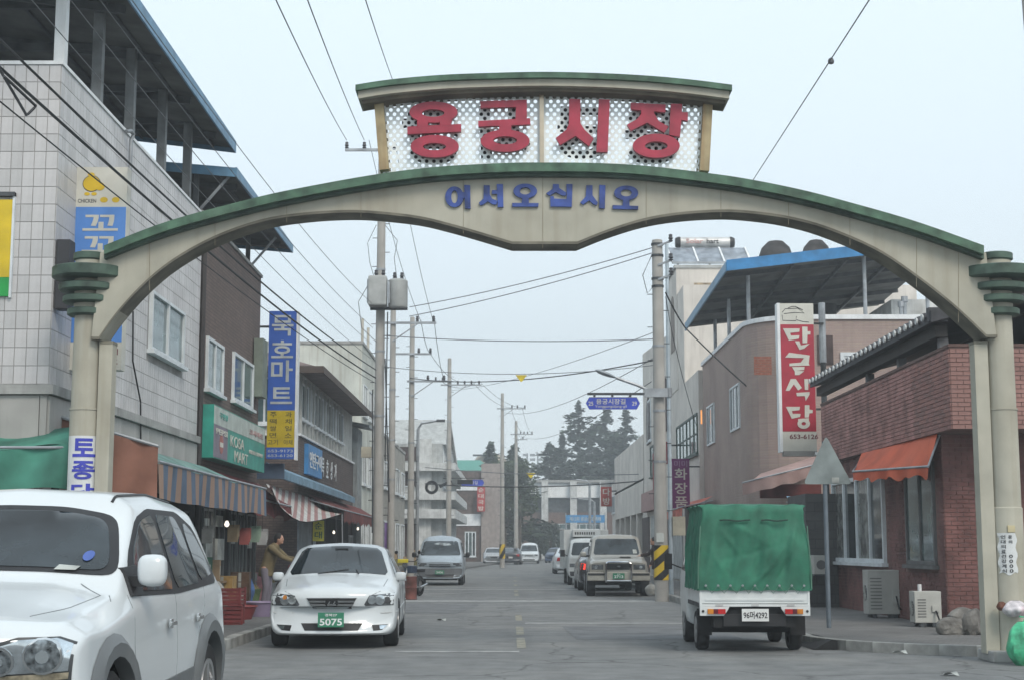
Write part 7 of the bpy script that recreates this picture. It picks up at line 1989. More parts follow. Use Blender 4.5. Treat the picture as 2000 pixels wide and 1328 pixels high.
# street lamp and its arm
YL = Y7 - .25
lamp_ = thing('street_lamp', 'grey cobra-head street lamp on a long arm from the thick concrete pole', 'street lamp', (x7, YL, zat(765, YL)))
a = U(1283, 768, YL); b = U(1203, 737, YL); c = U(1168, 724, YL)
MB().tube([a, a.lerp(b, .5) + Vector((0, 0, .02)), b], .04, 8).build('arm', STEEL, lamp_, smooth=True)
d = (c - b).normalized(); L_ = (c - b).length * 1.15
rings = []
mb = MB()
N = 12; prof = [(0, .035), (.1, .06), (.3, .10), (.6, .12), (.85, .10), (1.0, .03)]
up = Vector((0, 1, 0)).cross(d); side_ = Vector((0, 1, 0))
vs = []
for tt, r in prof:
    for k in range(N):
        an = 2 * math.pi * k / N; vs.append(b + d * L_ * tt + side_ * math.cos(an) * r * 1.2 + up * math.sin(an) * r * .55)
mb.add(vs, [(i * N + k, i * N + (k + 1) % N, (i + 1) * N + (k + 1) % N, (i + 1) * N + k) for i in range(len(prof) - 1) for k in range(N)] + [tuple(range(N)), tuple(len(vs) - N + k for k in range(N))])
mb.build('lamp_head', M('lamp_grey', (0.30, 0.33, 0.35), 0.4, 0.2), lamp_, smooth=True)
BOX('sign_arm', IRON, lamp_, U(1147, 769, YL).x, x7, YL - .03, YL + .03, zat(771, YL), zat(766.5, YL))
BOX('clamp', STEEL, lamp_, x7 - .42, x7 + .2, YL - .05, YL + .04, zat(775, YL), zat(758, YL))
t = thing('steel_post', 'thin pale blue galvanised post standing just right of the thick pole', 'post', (U(1306, 900, 43).x, 43, 0))
xs_ = U(1308, 900, 43).x
MB().tube([(xs_, 43, 0), (xs_, 43, zat(478, 43))], .062, 10, r2=.05).build('shaft', M('pale_galvanised', (0.40, 0.46, 0.50), 0.5, 0.3), t, smooth=True)
BOX('control_box', M('beige_box', (0.36, 0.33, 0.26), 0.7), t, xs_ + .05, xs_ + .4, 42.9, 43.1, zat(1045, 43), zat(1008, 43))
MB().lathe([(.09, zat(775, 43)), (.09, zat(757, 43))], (xs_, 43, 0), 12).build('collar', STEEL, t)
xp = U(1999, 60, 15.5).x
t = thing('tall_post', 'pale grey post cut by the upper right edge of the picture above the arch column', 'post', (xp + .07, 15.5, 0))
MB().tube([(xp + .55, 15.5, 0), (xp + .07, 15.5, zat(60, 15.5)), (xp + .02, 15.5, zat(-200, 15.5))], .07, 12, r2=.055).build('shaft', POLEC, t, smooth=True)
# far street lights
for px, top, Yp, dx, lab in ((815, 826, 75, 1.2, 'tall thin street light reaching right beside the left poles'), (1152, 938, 160, -1.9, 'far thin street light in front of the white clerestory'), (1161, 975, 175, -2.4, 'shorter far street light right of the first thin one')):
    X = U(px, 1000, Yp).x; z = zat(top, Yp)
    t = thing('street_light', lab, 'street lamp', (X, Yp, 0))
    MB().tube([(X, Yp, 0), (X, Yp, z - .3), (X + dx * .15, Yp, z), (X + dx * .8, Yp, z + .12)], .09 if Yp < 100 else .16, 8, r2=.05).build('mast', STEEL, t, smooth=True)
    BOX('lamp_head', IRON, t, X + min(dx * .75, dx * 1.1), X + max(dx * .75, dx * 1.1), Yp - .1, Yp + .1, z + .06, z + .18)

# ================================================================ overhead cables
def cable(label, P, sag=.2, r=.012, mat=None, name='overhead_cable', n=18, group='overhead cables'):
    pts = []
    P = [Vector(p) for p in P]
    for a, b in zip(P, P[1:]):
        L = (b - a).length
        for k in range(n): 
            u = k / n; q = a.lerp(b, u); q.z -= sag * 4 * u * (1 - u); pts.append(q)
    pts.append(P[-1])
    o = MB().tube(pts, r, 5).build(name, mat or M('cable_black', (0.03, 0.032, 0.035), 0.7, var=.1), None)
    o.location = P[0]; o.data.transform(Matrix.Translation(-P[0]))
    return setp(o, label, 'cable', group)
CG = M('cable_grey', (0.16, 0.17, 0.18), 0.7)
pt = Vector((x1_, 46.85, 0))
def P1z(y): return Vector((x1_ - .1, 46.8, zat(y, 46.8)))
cable('upper thick black cable crossing the tiled facade to the transformer pole', [U(-60, 20, 15.5), P1z(722)], .28, .017)
cable('lower thick black cable crossing the tiled facade to the transformer pole', [U(-60, 78, 15.5), P1z(738)], .25, .020)
cable('thin black cable just under the lower thick one across the tiled facade', [U(-60, 150, 15.5), P1z(748)], .20, .010)
cable('drooping black cable loop at the left edge in front of the tiles', [U(-10, 120, 15.4), U(52, 226, 15.8), U(70, 208, 15.9), U(8, 150, 15.4)], .0, .016, group=None, n=6)
for (xa, ya, xb, yb2, lab) in ((150, -60, 728, 640, 'thin wire passing the blue canopy edge towards the transformer pole'), (90, -60, 726, 672, 'thin wire passing behind the first canopy post'), (10, -60, 724, 700, 'thin wire crossing the canopy underside lowest down'), (215, -60, 730, 596, 'highest thin wire left of the transformer pole')):
    cable(lab, [U(xa, ya, 17), U(xb, yb2, 46.7)], .3, .007, CG)
tip = h1 + .3
for q, (xa, ya) in ((-1.1, (520, -40)), (-.55, (578, -60)),):
    cable('high wire from the %s insulator of the transformer pole up out of the picture' % ('outer' if q < -1 else 'inner'), [Vector((x1_ + q, 46.8, tip)), U(xa, ya, 20)], .1, .010)
cable('high wire rising behind the sign panel past its top left corner', [U(768, 160, 45), U(698, -50, 22)], .05, .010)
cable('long stay wire with a small knob rising to the upper right', [U(1440, 400, 50), U(1716, -28, 24)], 0, .012)
k_ = U(1623, 120, 31.5)
o = MB().lathe([(.02, -.07), (.06, -.05), (.07, .0), (.05, .05), (.02, .07)], (0, 0, 0), 10).build('wire_insulator', INS, None, smooth=True); o.location = k_
setp(o, 'dark egg-shaped insulator knob threaded on the stay wire at upper right', 'insulator')
# spans between the poles and across the street
x2, x3, x4 = U(765, 700, 56).x, U(803, 700, 66).x, U(877, 700, 90).x
cable('dropper wire from the arch sign down to the second pole crossarm end', [Vector((x1_ + .4, 46.8, tip)), U(846, 628, 55.8)], .35, .009)
cable('wire between the transformer pole top and the second pole crossarm', [Vector((x1_ - .4, 46.8, tip)), U(822, 628, 55.8)], .45, .009)
for (ya, yb2, lab) in ((600, 482, 'upper of the two sloping wires from the transformer pole to the thick right pole'), (618, 492, 'lower of the two sloping wires from the transformer pole to the thick right pole')):
    cable(lab, [U(800, ya, 48), U(1282, yb2, Y7)], .12, .014, CG)
cable('nearly level cable crossing the street at mid height with coiled slack', [U(745, 655, 47), U(1285, 662, Y7)], .12, .014, CG)
cable('level cable crossing the street above the yellow pennant', [U(745, 715, 47), U(1285, 712, Y7)], .25, .010, CG)
cable('dark cable crossing the street that carries the yellow pennant', [U(800, 738, 66), U(1285, 702, Y7)], .35, .018)
cable('faint wire sloping from the right pole down to the fourth left pole', [U(1275, 650, Y7), U(880, 762, 89)], .3, .010, CG)
cable('faint wire sloping from the right pole to the mid distance pole', [U(1275, 700, Y7), U(985, 805, 111)], .6, .012, CG)
cable('faint wire from the right pole to the farthest pole', [U(1272, 745, Y7), U(1012, 850, 134)], .8, .012, CG)
cable('low dark cable crossing the far street at the height of the small blue sign', [U(830, 944, 88), U(1258, 938, 80)], .25, .030)
cable('second low grey cable crossing the far street just above it', [U(830, 912, 88), U(1258, 925, 80)], .2, .022, CG)
for i, ((xa, ya, Ya), (xb, yb2, Yb)) in enumerate((((822, 626, 56), (843, 690, 66)), ((848, 626, 56), (868, 742, 66)), ((858, 742, 66), (930, 745, 90)), ((840, 690, 66), (905, 745, 90)), ((925, 748, 90), (1000, 796, 112)), ((940, 748, 90), (1024, 796, 112)), ((998, 796, 112), (1022, 846, 135)), ((1020, 796, 112), (1038, 846, 135)))):
    cable(('left', 'right', 'upper', 'lower', 'left', 'right', 'left', 'right')[i] + ' wire linking ' + ('the second and third left poles', 'the second and third left poles', 'the third and fourth left poles', 'the third and fourth left poles', 'the fourth and striped foot poles', 'the fourth and striped foot poles', 'the two farthest poles', 'the two farthest poles')[i], [U(xa, ya, Ya), U(xb, yb2, Yb)], .35, .012)
cable('diagonal guy cable from the right pole past the blue canopy corner', [U(1300, 572, Y7), U(1338, 640, 45), U(1500, 790, 43.9)], .05, .022)
cable('thin service wire dropping down the right pole to the green tarpaulin', [U(1300, 580, Y7), U(1322, 690, 44), U(1360, 830, 50)], .1, .010)
cable('curving service wire around the front of the transformers', [U(722, 552, 46.4), U(700, 590, 46), U(706, 640, 46.3), U(735, 668, 46.6)], .0, .010, group=None)
cable('looping jumper from the pole top down to the round transformer', [U(752, 440, 46.5), U(776, 470, 46.3), U(770, 505, 46.3), U(775, 545, 46.4)], 0, .009, group=None)
cable('looping jumper from the pole top down to the square transformer', [U(735, 440, 46.5), U(718, 475, 46.3), U(722, 512, 46.3), U(730, 540, 46.4)], 0, .009, group=None)
for i, (x0_, y0_, x1__, y1__) in enumerate(((752, 700, 760, 980), (757, 610, 752, 900), (728, 760, 727, 1040))):
    cable(('dark cable bundle running down the right side', 'thin cable hanging down the front', 'dark cable bundle down the left side')[i] + ' of the transformer pole', [U(x0_, y0_, 46.7), U(x1__, y1__, 46.7)], 0, .02, group=None)
# pennants
PEN = M('yellow_pennant', (0.62, 0.48, 0.03), 0.7, var=.2)
for (px, py, Yp, sz, lab) in ((1018, 737, 50, .19, 'yellow triangular pennant hanging from the cable over the middle of the street'), (1037, 927, 86, .25, 'small distant yellow pennant hanging low over the far street')):
    c = U(px, py, Yp)
    mb = MB(); mb.prism([(-sz, sz * .45), (sz, sz * .45), (sz * .1, -sz * .7), (-sz * .1, -sz * .7)], -.01, .01)
    o = mb.build('pennant', PEN, None); o.location = c; setp(o, lab, 'pennant')
# coil of cable
c = U(843, 951, 92)
t = thing('cable_coil', 'coil of black cable hanging from the low wire left of the small blue sign', 'cable coil', c)
mb = MB()
for k in range(5):
    r = .26 + .03 * k
    mb.tube([c + Vector((r * math.cos(a * .42), .03 * (k % 2), r * math.sin(a * .42))) for a in range(16)], .03, 5)
mb.build('coil', DARK, t)
c = U(870, 945, 90)
t = thing('splice_case', 'dark cable splice case slung beside the cable coil', 'splice case', c)
MB().tube([c + Vector((-.35, 0, -.15)), c + Vector((.35, 0, .2))], .09, 8).build('case', DARK, t, smooth=True)
c = U(910, 941, 89.5)
o = MB().box(-.5, .4, -.12, .12, -.12, .14).build('cable_closure', DARK, None, bevel=.04); o.location = c; setp(o, 'dark box closure on the low wire at the left end of the small blue sign', 'cable box')
# banner and far bits
Yb = 176
t, xa, xb, za, zb = board(1105, 1181, 1005, 1020, Yb, .05, M('azure_banner', (0.04, 0.25, 0.52), 0.6), 'banner', 'azure blue banner with white lettering stretched over the far street', 'banner')
text('제12회 용궁순대 축제', ((xa + xb) / 2, Yb - .002, (za + zb) / 2), RX, UZ, (xb - xa) * .8, (zb - za) * .55, OFFW, t, depth=.01)
for x in (xa, xb): MB().tube([(x, Yb + .1, 0), (x, Yb + .1, zb + .2)], .07, 6).build('pole', STEEL, t)
c = U(981, 1018, 180)
t = thing('bus_shelter', 'small blue roofed shelter at the far left kerb', 'shelter', (c.x, 180, 0))
BOX('roof', BLUEP, t, c.x - 1.1, c.x + 1.6, 179, 181.5, zat(1023, 180), zat(1015, 180))
for dx in (-1, 1.5):
    for dy in (179.1, 181.4): BOX('post', STEEL, t, c.x + dx - .05, c.x + dx + .05, dy - .05, dy + .05, 0, zat(1023, 180) - .003)

# ================================================================ trees
BARK = M('conifer_bark', (0.085, 0.065, 0.05), 0.95, var=.2)
def leafmat(name, c): return M(name, c, 0.85, var=.35, scale=.35, spec=.2)
LF1 = leafmat('dark_conifer_needles', (0.05, 0.07, 0.05)); LF2 = leafmat('bluish_conifer_needles', (0.065, 0.085, 0.07)); LF3 = leafmat('broad_evergreen_leaves', (0.06, 0.08, 0.045))
def conifer(X, Y, h, spread, mat, label, seed, z0=2.0, flat=False, group=None, name='conifer', dens=1.0):
    rnd = random.Random(seed)
    t = thing(name, label, 'tree', (X, Y, 0), group=group)
    MB().tube([(X, Y, 0), (X + .15, Y, h * .5), (X, Y, h)], .32, 8, r2=.04).build('trunk', BARK, t, smooth=True)
    br, lf = MB(), MB()
    n = int(125 * dens)
    for i in range(n):
        f = ((i + rnd.uniform(0, 1)) / n) ** 0.9; z = z0 + (h - z0) * f
        env = spread * 1.35 * ((1 - f) ** .62 * .92 + .05) * (1 + .30 * math.sin(f * 19 + seed) + .20 * math.sin(f * 47 + seed * 2))
        a = rnd.uniform(0, 6.283); l = env * rnd.uniform(.35, 1.15)
        if flat and f < .55: l *= rnd.uniform(.2, 1.0)
        rise = rnd.uniform(-.12, .20) * l
        end = Vector((X + l * math.cos(a), Y + l * math.sin(a), z + rise)); st = Vector((X, Y, z))
        br.tube([st, st.lerp(end, .6) + Vector((0, 0, .07 * l)), end], .05 * (1 - f) + .02, 4, r2=.012)
        for j in range(int(9 + l * 11)):
            u = rnd.uniform(.12, 1.05); c = st.lerp(end, u) + Vector((rnd.gauss(0, .09 * l + .05), rnd.gauss(0, .09 * l + .05), .07 * l * math.sin(u * 3.1) + rnd.gauss(-.10, .14)))
            s = rnd.uniform(.16, .40); an = rnd.uniform(0, 6.28)
            d1 = Vector((math.cos(an), math.sin(an), rnd.uniform(-.35, .15))) * s * 1.3; d2 = Vector((-math.sin(an), math.cos(an), rnd.uniform(-.9, .9))) * s * .6
            lf.add([c - d1, c + d2, c + d1, c - d2], [(0, 1, 2, 3)])
    for j in range(40):
        c = Vector((X + rnd.gauss(0, .1), Y + rnd.gauss(0, .1), h - rnd.uniform(-.3, 1.2))); s = .18
        lf.add([c + Vector((-s, 0, 0)), c + Vector((0, s, s)), c + Vector((s, 0, .1)), c + Vector((0, -s, -s))], [(0, 1, 2, 3)])
    br.build('limbs', BARK, t, fixn=False); lf.build('crown', mat, t, fixn=False)
    return t
def cj(px, top, Y, sp, mat, lab, seed, **k):
    X = U(px, 900, Y).x; return conifer(X, Y, zat(top, Y), sp, mat, lab, seed, **k)
cj(1130, 787, 205, 4.0, LF1, 'tallest dark cedar left of the blue street name sign, tapering to a thin top', 11)
cj(1183, 792, 208, 4.4, LF1, 'broad dark cedar directly below the blue street name sign', 12)
cj(1222, 800, 212, 3.8, LF2, 'greyish cedar at the right end of the row, next to the white gallery building', 13)
cj(1155, 835, 220, 4.2, LF2, 'lower cedar filling the gap between the two tallest cedars', 14)
cj(1075, 868, 198, 3.6, LF1, 'short flat-topped pine at the left end of the cedar row', 15, flat=True, z0=5, dens=.6)
cj(1205, 850, 200, 4.2, LF1, 'dense dark low cedar in front of the row below the sign', 16)
cj(1098, 850, 214, 2.8, LF2, 'narrow layered cedar between the flat-topped pine and the tallest cedar', 19, z0=4)
cj(958, 868, 170, 1.7, LF2, 'small pointed conifer above the banded brick building', 17)
cj(1003, 872, 168, 2.4, LF1, 'small dark conifer behind the farthest pole', 18)
def bushy(X, Y, z0, h, rx, ry, mat, label, seed, n=2600, trunk=True, name='evergreen_tree', cat='tree', leaf=.22):
    rnd = random.Random(seed)
    t = thing(name, label, cat, (X, Y, 0))
    MB().tube([(X, Y, 0), (X + .1, Y, z0 + h * .5)], .25, 8, r2=.1).build('trunk', BARK, t)
    lobes = [(rnd.uniform(-.7, .7) * rx, rnd.uniform(-.5, .5) * ry, z0 + h * rnd.uniform(.15, .85), rnd.uniform(.28, .55)) for _ in range(16)]
    lf = MB()
    for i in range(n):
        lx, ly, lz, lr = rnd.choice(lobes)
        v = Vector((rnd.gauss(0, 1), rnd.gauss(0, 1), rnd.gauss(0, 1))).normalized() * rnd.uniform(.7, 1.05)
        c = Vector((X + lx + v.x * rx * lr, Y + ly + v.y * ry * lr, max(z0, lz + v.z * h * .5 * lr)))
        s = rnd.uniform(.5, 1.2) * leaf; a = Vector((rnd.gauss(0, 1), rnd.gauss(0, 1), rnd.gauss(0, .5))).normalized() * s; b = Vector((rnd.gauss(0, 1), rnd.gauss(0, 1), rnd.gauss(0, 1))).normalized() * s * .6
        lf.add([c - a, c + b, c + a, c - b], [(0, 1, 2, 3)])
    lf.build('crown', mat, t, fixn=False)
    for k in range(5):
        a = rnd.uniform(0, 6.28); MB().tube([(X, Y, z0 * .8), (X + rx * .5 * math.cos(a), Y + ry * .5 * math.sin(a), z0 + h * .6)], .1, 5, r2=.03).build('limb', BARK, t)
    return t
X = U(1014, 950, 150).x
bushy(X, 152, zat(1005, 150), zat(905, 150) - zat(1005, 150), 2.1, 2.1, LF3, 'large dark bushy evergreen spreading over the street behind the pale poles', 21, n=2800)
bushy(U(985, 950, 162).x, 162, 3, zat(890, 162) - 3, 2.6, 2.6, LF3, 'tall dark evergreen beside the rounded silo', 22, n=2600)
bushy(U(1052, 1030, 172).x, 172, .5, zat(1012, 172) - .5, 1.5, 1.5, LF1, 'left round clipped dark bush before the far hall', 23, n=1500, name='round_bush', cat='bush')
bushy(U(1075, 1030, 174).x, 174, .5, zat(1020, 174) - .5, 1.5, 1.5, LF1, 'right round clipped dark bush before the far hall', 24, n=1500, name='round_bush', cat='bush')
# floodlight frame in the distance
c = U(1040, 900, 260)
t = thing('floodlight_mast', 'pale lattice floodlight frame standing left of the pines', 'floodlight mast', (c.x, 260, 0))
for dx in (-.9, .9): MB().tube([(c.x + dx, 260, 0), (c.x + dx, 260, zat(884, 260))], .12, 6).build('mast', STEEL, t)
for r in range(4):
    for k in range(3):
        z = zat(888 + 9 * r, 260); x = c.x + (k - 1) * 1.2
        BOX('floodlight', STEEL, t, x - .45, x + .45, 259.6, 259.8, z - .22, z + .2)

# ================================================================ things on roofs
YT2 = YT + 1.0
t = thing('solar_water_heater', 'solar water heater with three tilted panels and a silver tank on the white tower', 'solar heater', (U(1390, 500, YT2).x, YT2, zat(520, YT2)))
xA, xB = U(1312, 500, YT2).x, U(1466, 500, YT2).x
SOLP = M('solar_glass', (0.22, 0.25, 0.29), 0.15, var=.2, spec=.8)
w3 = (xB - xA) / 3
zA, zB = zat(512, YT2), zat(476, YT2)
for k in range(3):
    a = xA + w3 * k; q = .25 if True else 0
    p_ = MB().hexa([(a + .04, YT2, zA), (a + w3 - .04, YT2, zA), (a + w3 - .04, YT2 + .08, zA), (a + .04, YT2 + .08, zA)], [(a + .04 - .1, YT2 + .9, zB), (a + w3 - .04 - .1, YT2 + .9, zB), (a + w3 - .14, YT2 + .98, zB), (a - .06, YT2 + .98, zB)]).build('collector_panel', SOLP, t)
for k in range(4):
    a = xA + w3 * k
    MB().bar((a, YT2 - .02, zA), (a - .1, YT2 + .88, zB), .07).build('panel_rail', WHITE, t)
MB().bar((xA, YT2 - .03, zA - .04), (xB, YT2 - .03, zA - .04), .08).build('base_rail', STEEL, t)
r = (zat(453, YT2) - zat(475, YT2)) / 2
zc = zat(464, YT2); ta, tb = U(1332, 464, YT2).x, U(1434, 464, YT2).x
MB().lathe([(r, ta), (r, tb)], (0, YT2 + 1.1, zc), 22, axis='x').build('tank', M('silver_tank', (0.55, 0.55, 0.54), 0.4, 0.3), t, smooth=True)
for s, x in ((-1, ta), (1, tb)): MB().lathe([(r * 1.03, x - .04), (r * 1.03, x + .04), (r * .8, x + s * .16)] if s > 0 else [(r * .8, x - .16), (r * 1.03, x - .04), (r * 1.03, x + .04)], (0, YT2 + 1.1, zc), 22, axis='x').build('tank_cap', BLK, t, smooth=True)
text('Solar', ((ta + tb) / 2 - .45, YT2 + 1.1 - r - .002, zc + .02), RX, UZ, .7, .2, M('faded_red_paint', (0.5, 0.28, 0.26), 0.6), t)
text('hart', ((ta + tb) / 2 + .3, YT2 + 1.1 - r - .002, zc + .02), RX, UZ, .5, .2, INK, t)
for x in (xA + .3, xB - .5, (xA + xB) / 2): MB().bar((x, YT2 + .5, zat(522, YT2) if x < XW + 3 else zW), (x, YT2 + .5, (zA + zB) / 2), .07).build('leg', STEEL, t)
for i, (x0_, x1__, top) in enumerate(((1478, 1552, 470), (1562, 1626, 468))):
    Yt = Yc + 9.5; xa_, xb_ = U(x0_, 490, Yt).x, U(x1__, 490, Yt).x; zt_ = zat(top, Yt); r = (xb_ - xa_) / 2
    t = thing('covered_water_tank', ('left', 'right')[i] + ' dark domed cover of a rooftop water tank behind the blue canopy', 'water tank', ((xa_ + xb_) / 2, Yt, zb), group='domed rooftop water tanks')
    MB().lathe([(r * 1.15, zb + .1), (r * 1.12, zt_ - 1.2), (r, zt_ - .75), (r * .75, zt_ - .28), (r * .4, zt_ - .05), (.02, zt_)], ((xa_ + xb_) / 2, Yt, 0), 14).build('cover', M('dark_felt_cover', (0.045, 0.042, 0.042), 0.9, var=.3), t, smooth=True)

# ================================================================ street clutter
def ac_unit(label, x0, x1, ytop, ybot, X, group=None, pipe=True):
    """outdoor air-conditioner on the pavement, its fan grille towards the street"""
    g = G((x0 + x1) / 2, ybot, .12); Y = g.y
    xa, xb = U(x0, 1150, Y).x, U(x1, 1150, Y).x
    return Y, xa, xb
ACW = M('aged_white_casing', (0.42, 0.42, 0.39), 0.6, var=.06, dirtamt=.3, dirt=(0.25, 0.23, 0.2))
def condenser(label, c, w_, d_, h_, rz, slats=10):
    t = local(thing('air_conditioner', label, 'air conditioner', c, rz, 'outdoor air conditioner units'))
    BOX('casing', ACW, t, -w_ / 2, w_ / 2, -d_ / 2, d_ / 2, .07, h_, bevel=.012)
    for x in (-w_ / 2 + .12, w_ / 2 - .12): BOX('foot', IRON, t, x - .04, x + .04, -d_ / 2 - .02, d_ / 2 + .02, 0, .069)
    # fan guard on the -x face, louvres on the -y face
    for k in range(slats):
        z = .16 + (h_ - .26) * k / slats
        BOX('louvre', M('louvre_shadow', (0.16, 0.16, 0.155), 0.7), t, -w_ / 2 + .05, -w_ / 2 + w_ * .42, -d_ / 2 - .006, -d_ / 2 - .0005, z, z + .018)  # shade between the slats put in as dark strips
    g_ = MB().lathe([(min(d_, h_) * .36, -w_ / 2 - .012), (min(d_, h_) * .36, -w_ / 2)], (0, 0, h_ * .52), 24, axis='x').build('fan_guard', M('grille_grey', (0.12, 0.12, 0.12), 0.6), t)
    for k in range(8):
        a = math.pi * k / 8; r = min(d_, h_) * .36
        MB().bar((-w_ / 2 - .016, r * math.cos(a), h_ * .52 + r * math.sin(a)), (-w_ / 2 - .016, -r * math.cos(a), h_ * .52 - r * math.sin(a)), .008).build('guard_wire', ACW, g_)
    BOX('valve_cover', ACW, t, w_ / 2 - .16, w_ / 2 - .04, -d_ / 2 - .03, -d_ / 2 - .001, .25, h_ * .6)
    MB().tube([(w_ / 2 - .1, -d_ / 2 - .03, h_ * .45), (w_ / 2 - .08, -d_ / 2 - .14, h_ * .2), (w_ / 2 + .08, -d_ / 2 - .1, .14), (w_ / 2 + .2, 0, h_ * .3), (w_ / 2 + .22, .05, h_ * .55)], .018, 6).build('pipe', BLK, t, smooth=True)
    return t
g = G(1722, 1206, .12)
condenser('tall off-white outdoor air conditioner with louvred side under the restaurant window', (U(1726, 1150, g.y).x, g.y + .15, .12), .62, .40, .88, 0)
g = G(1812, 1224, .12)
t = condenser('smaller off-white outdoor air conditioner with a can standing on top', (U(1812, 1180, g.y).x, g.y + .15, .12), .44, .34, .58, 0, 7)
can = MB().lathe([(.032, 0), (.034, .01), (.034, .1), (.03, .112)], (U(1799, 1145, g.y).x, g.y + .1, .702), 14).build('drink_can', M('white_can', (0.6, 0.6, 0.6), 0.4), None, smooth=True)
centred(can); setp(can, 'small white can standing on the smaller air conditioner', 'can')
g = G(1600, 1135, .12)
t = thing('air_conditioner', 'white air conditioner mounted on the dark wall between truck and triangular sign', 'air conditioner', (U(1600, 1100, 33.6).x, 33.6, zat(1120, 33.6)), group='outdoor air conditioner units')
c = U(1600, 1102, 33.6)
BOX('casing', ACW, t, c.x - .15, c.x + .15, 33.4, 33.8, c.z - .2, c.z + .2, bevel=.01)
MB().lathe([(.1, -.02), (.1, 0)], (c.x, 33.4, c.z), 18, axis='y').build('fan_guard', M('grille_grey', (0.12, 0.12, 0.12), 0.6), t)
BOX('bracket', IRON, t, c.x - .15, c.x + .15, 33.4, 34.2, c.z - .24, c.z - .201)
# side wall that carries it
tw = thing('grey_block_wall', 'dark grey block wall with clutter at the far end of the brick restaurant', 'wall', (7.0, 34.3, 0))
BOX('wall', M('dark_grey_block', (0.10, 0.10, 0.10), 0.9, brick=(0.4, 0.2, 0.012, (0.07, 0.07, 0.07), (0.085, 0.085, 0.085)), var=.2), tw, 6.5, 7.19, 34.2, 36.4, 0, 2.6)
# rocks
ROCK = M('grey_rock', (0.20, 0.19, 0.175), 0.9, var=.22, scale=4, bump=.6, bscale=8)
def rock(label, c, sx, sy, sz, seed, rz=0):
    rnd = random.Random(seed)
    bm = bmesh.new(); bmesh.ops.create_icosphere(bm, subdivisions=3, radius=1)
    pl = [(Vector((rnd.gauss(0, 1), rnd.gauss(0, 1), rnd.gauss(0, 1))).normalized(), rnd.uniform(.55, .85)) for _ in range(11)]
    for v in bm.verts:
        for n, d in pl:
            k = v.co.dot(n) - d
            if k > 0: v.co -= n * k
        v.co = Vector((v.co.x * sx, v.co.y * sy, max(v.co.z, -.6) * sz + .6 * sz)) + Vector((rnd.gauss(0, .004),) * 3)
    me = bpy.data.meshes.new('rock'); bm.to_mesh(me); bm.free(); me.materials.append(ROCK)
    o = link(me, 'rock', None, c); o.rotation_euler = (0, 0, rz)
    return setp(o, label, 'rock', 'rocks piled at the corner of the restaurant')
g = G(1865, 1240, .12)
rock('low rounded grey rock nearest the smaller air conditioner', (U(1866, 1220, g.y).x, g.y + .2, .12), .24, .2, .17, 1)
rock('flat topped rock lying behind the other two', (U(1888, 1210, g.y + .5).x, g.y + .7, .12), .30, .22, .24, 2, .4)
rock('pale angular rock leaning next to the right arch column', (U(1905, 1225, g.y).x, g.y + .15, .12), .17, .2, .26, 3, 1.0)
# green net bag and crumpled bags at the right column
g = G(1998, 1292)
def sack(label, c, r, h, mat, seed, name='bag', tie=True):
    rnd = random.Random(seed); ph = [rnd.uniform(0, 6) for _ in range(5)]
    t = thing(name, label, 'bag', c)
    def f(u, v):
        a = 2 * math.pi * u
        rr = r * (math.sin(math.pi * (v * .86 + .10)) ** .55) * (1 + .08 * math.sin(3 * a + ph[0]) + .06 * math.sin(7 * a + ph[1] + 5 * v) + .05 * math.sin(11 * v + ph[2]))
        return Vector((c[0] + rr * math.cos(a), c[1] + rr * math.sin(a), c[2] + h * v))
    MB().grid(f, 28, 16).build('skin', mat, t, smooth=True, fixn=False)
    if tie: MB().tube([(c[0], c[1], c[2] + h * .98), (c[0] + .03, c[1], c[2] + h * 1.1), (c[0] - .05, c[1] - .02, c[2] + h * 1.12)], .012, 5).build('knot', mat, t)
    return t
GBAG = M('mint_green_bag', (0.06, 0.42, 0.22), 0.4, var=.3, scale=9, dirtamt=.4, dirt=(0.25, 0.3, 0.15), spec=.6)
sack('mint green refuse bag slumped against the foot of the right arch column', (U(2000, 1250, 18.9).x, 18.9, .0), .20, .52, GBAG, 5)
WBAG = M('white_red_wrapping', (0.62, 0.58, 0.60), 0.6, var=.2, scale=14, dirtamt=.5, dirt=(0.45, 0.08, 0.15))
c = U(1988, 1195, 19.2)
sack('crumpled white and pink wrapping paper tied to the right arch column', (c.x, 19.28, c.z - .06), .15, .20, WBAG, 6, name='paper_bundle', tie=False)
c = U(1958, 1184, 19.3)
sack('small brown cloth knotted beside the white wrapping paper', (c.x, 19.34, c.z - .05), .06, .11, M('brown_cloth', (0.14, 0.06, 0.04), 0.9, var=.2), 7, name='cloth', tie=False)
# litter on the road
for (px, py, lab) in ((862, 1211, 'scrap of white paper lying in the middle of the road'), (1756, 1275, 'tiny white scrap on the pavement near the kerb'), (1855, 1318, 'white paper scrap at the lower right on the road')):
    g = G(px, py, .005 if px != 1756 else .125)
    o = MB().grid(lambda u, v: Vector((.09 * (u - .5) * 2, .07 * (v - .5) * 2, .02 * math.sin(u * 5) * math.cos(v * 4) + .02)), 5, 4).build('paper_scrap', POST, None, fixn=False)
    o.location = g; setp(o, lab, 'litter', 'scraps of paper')

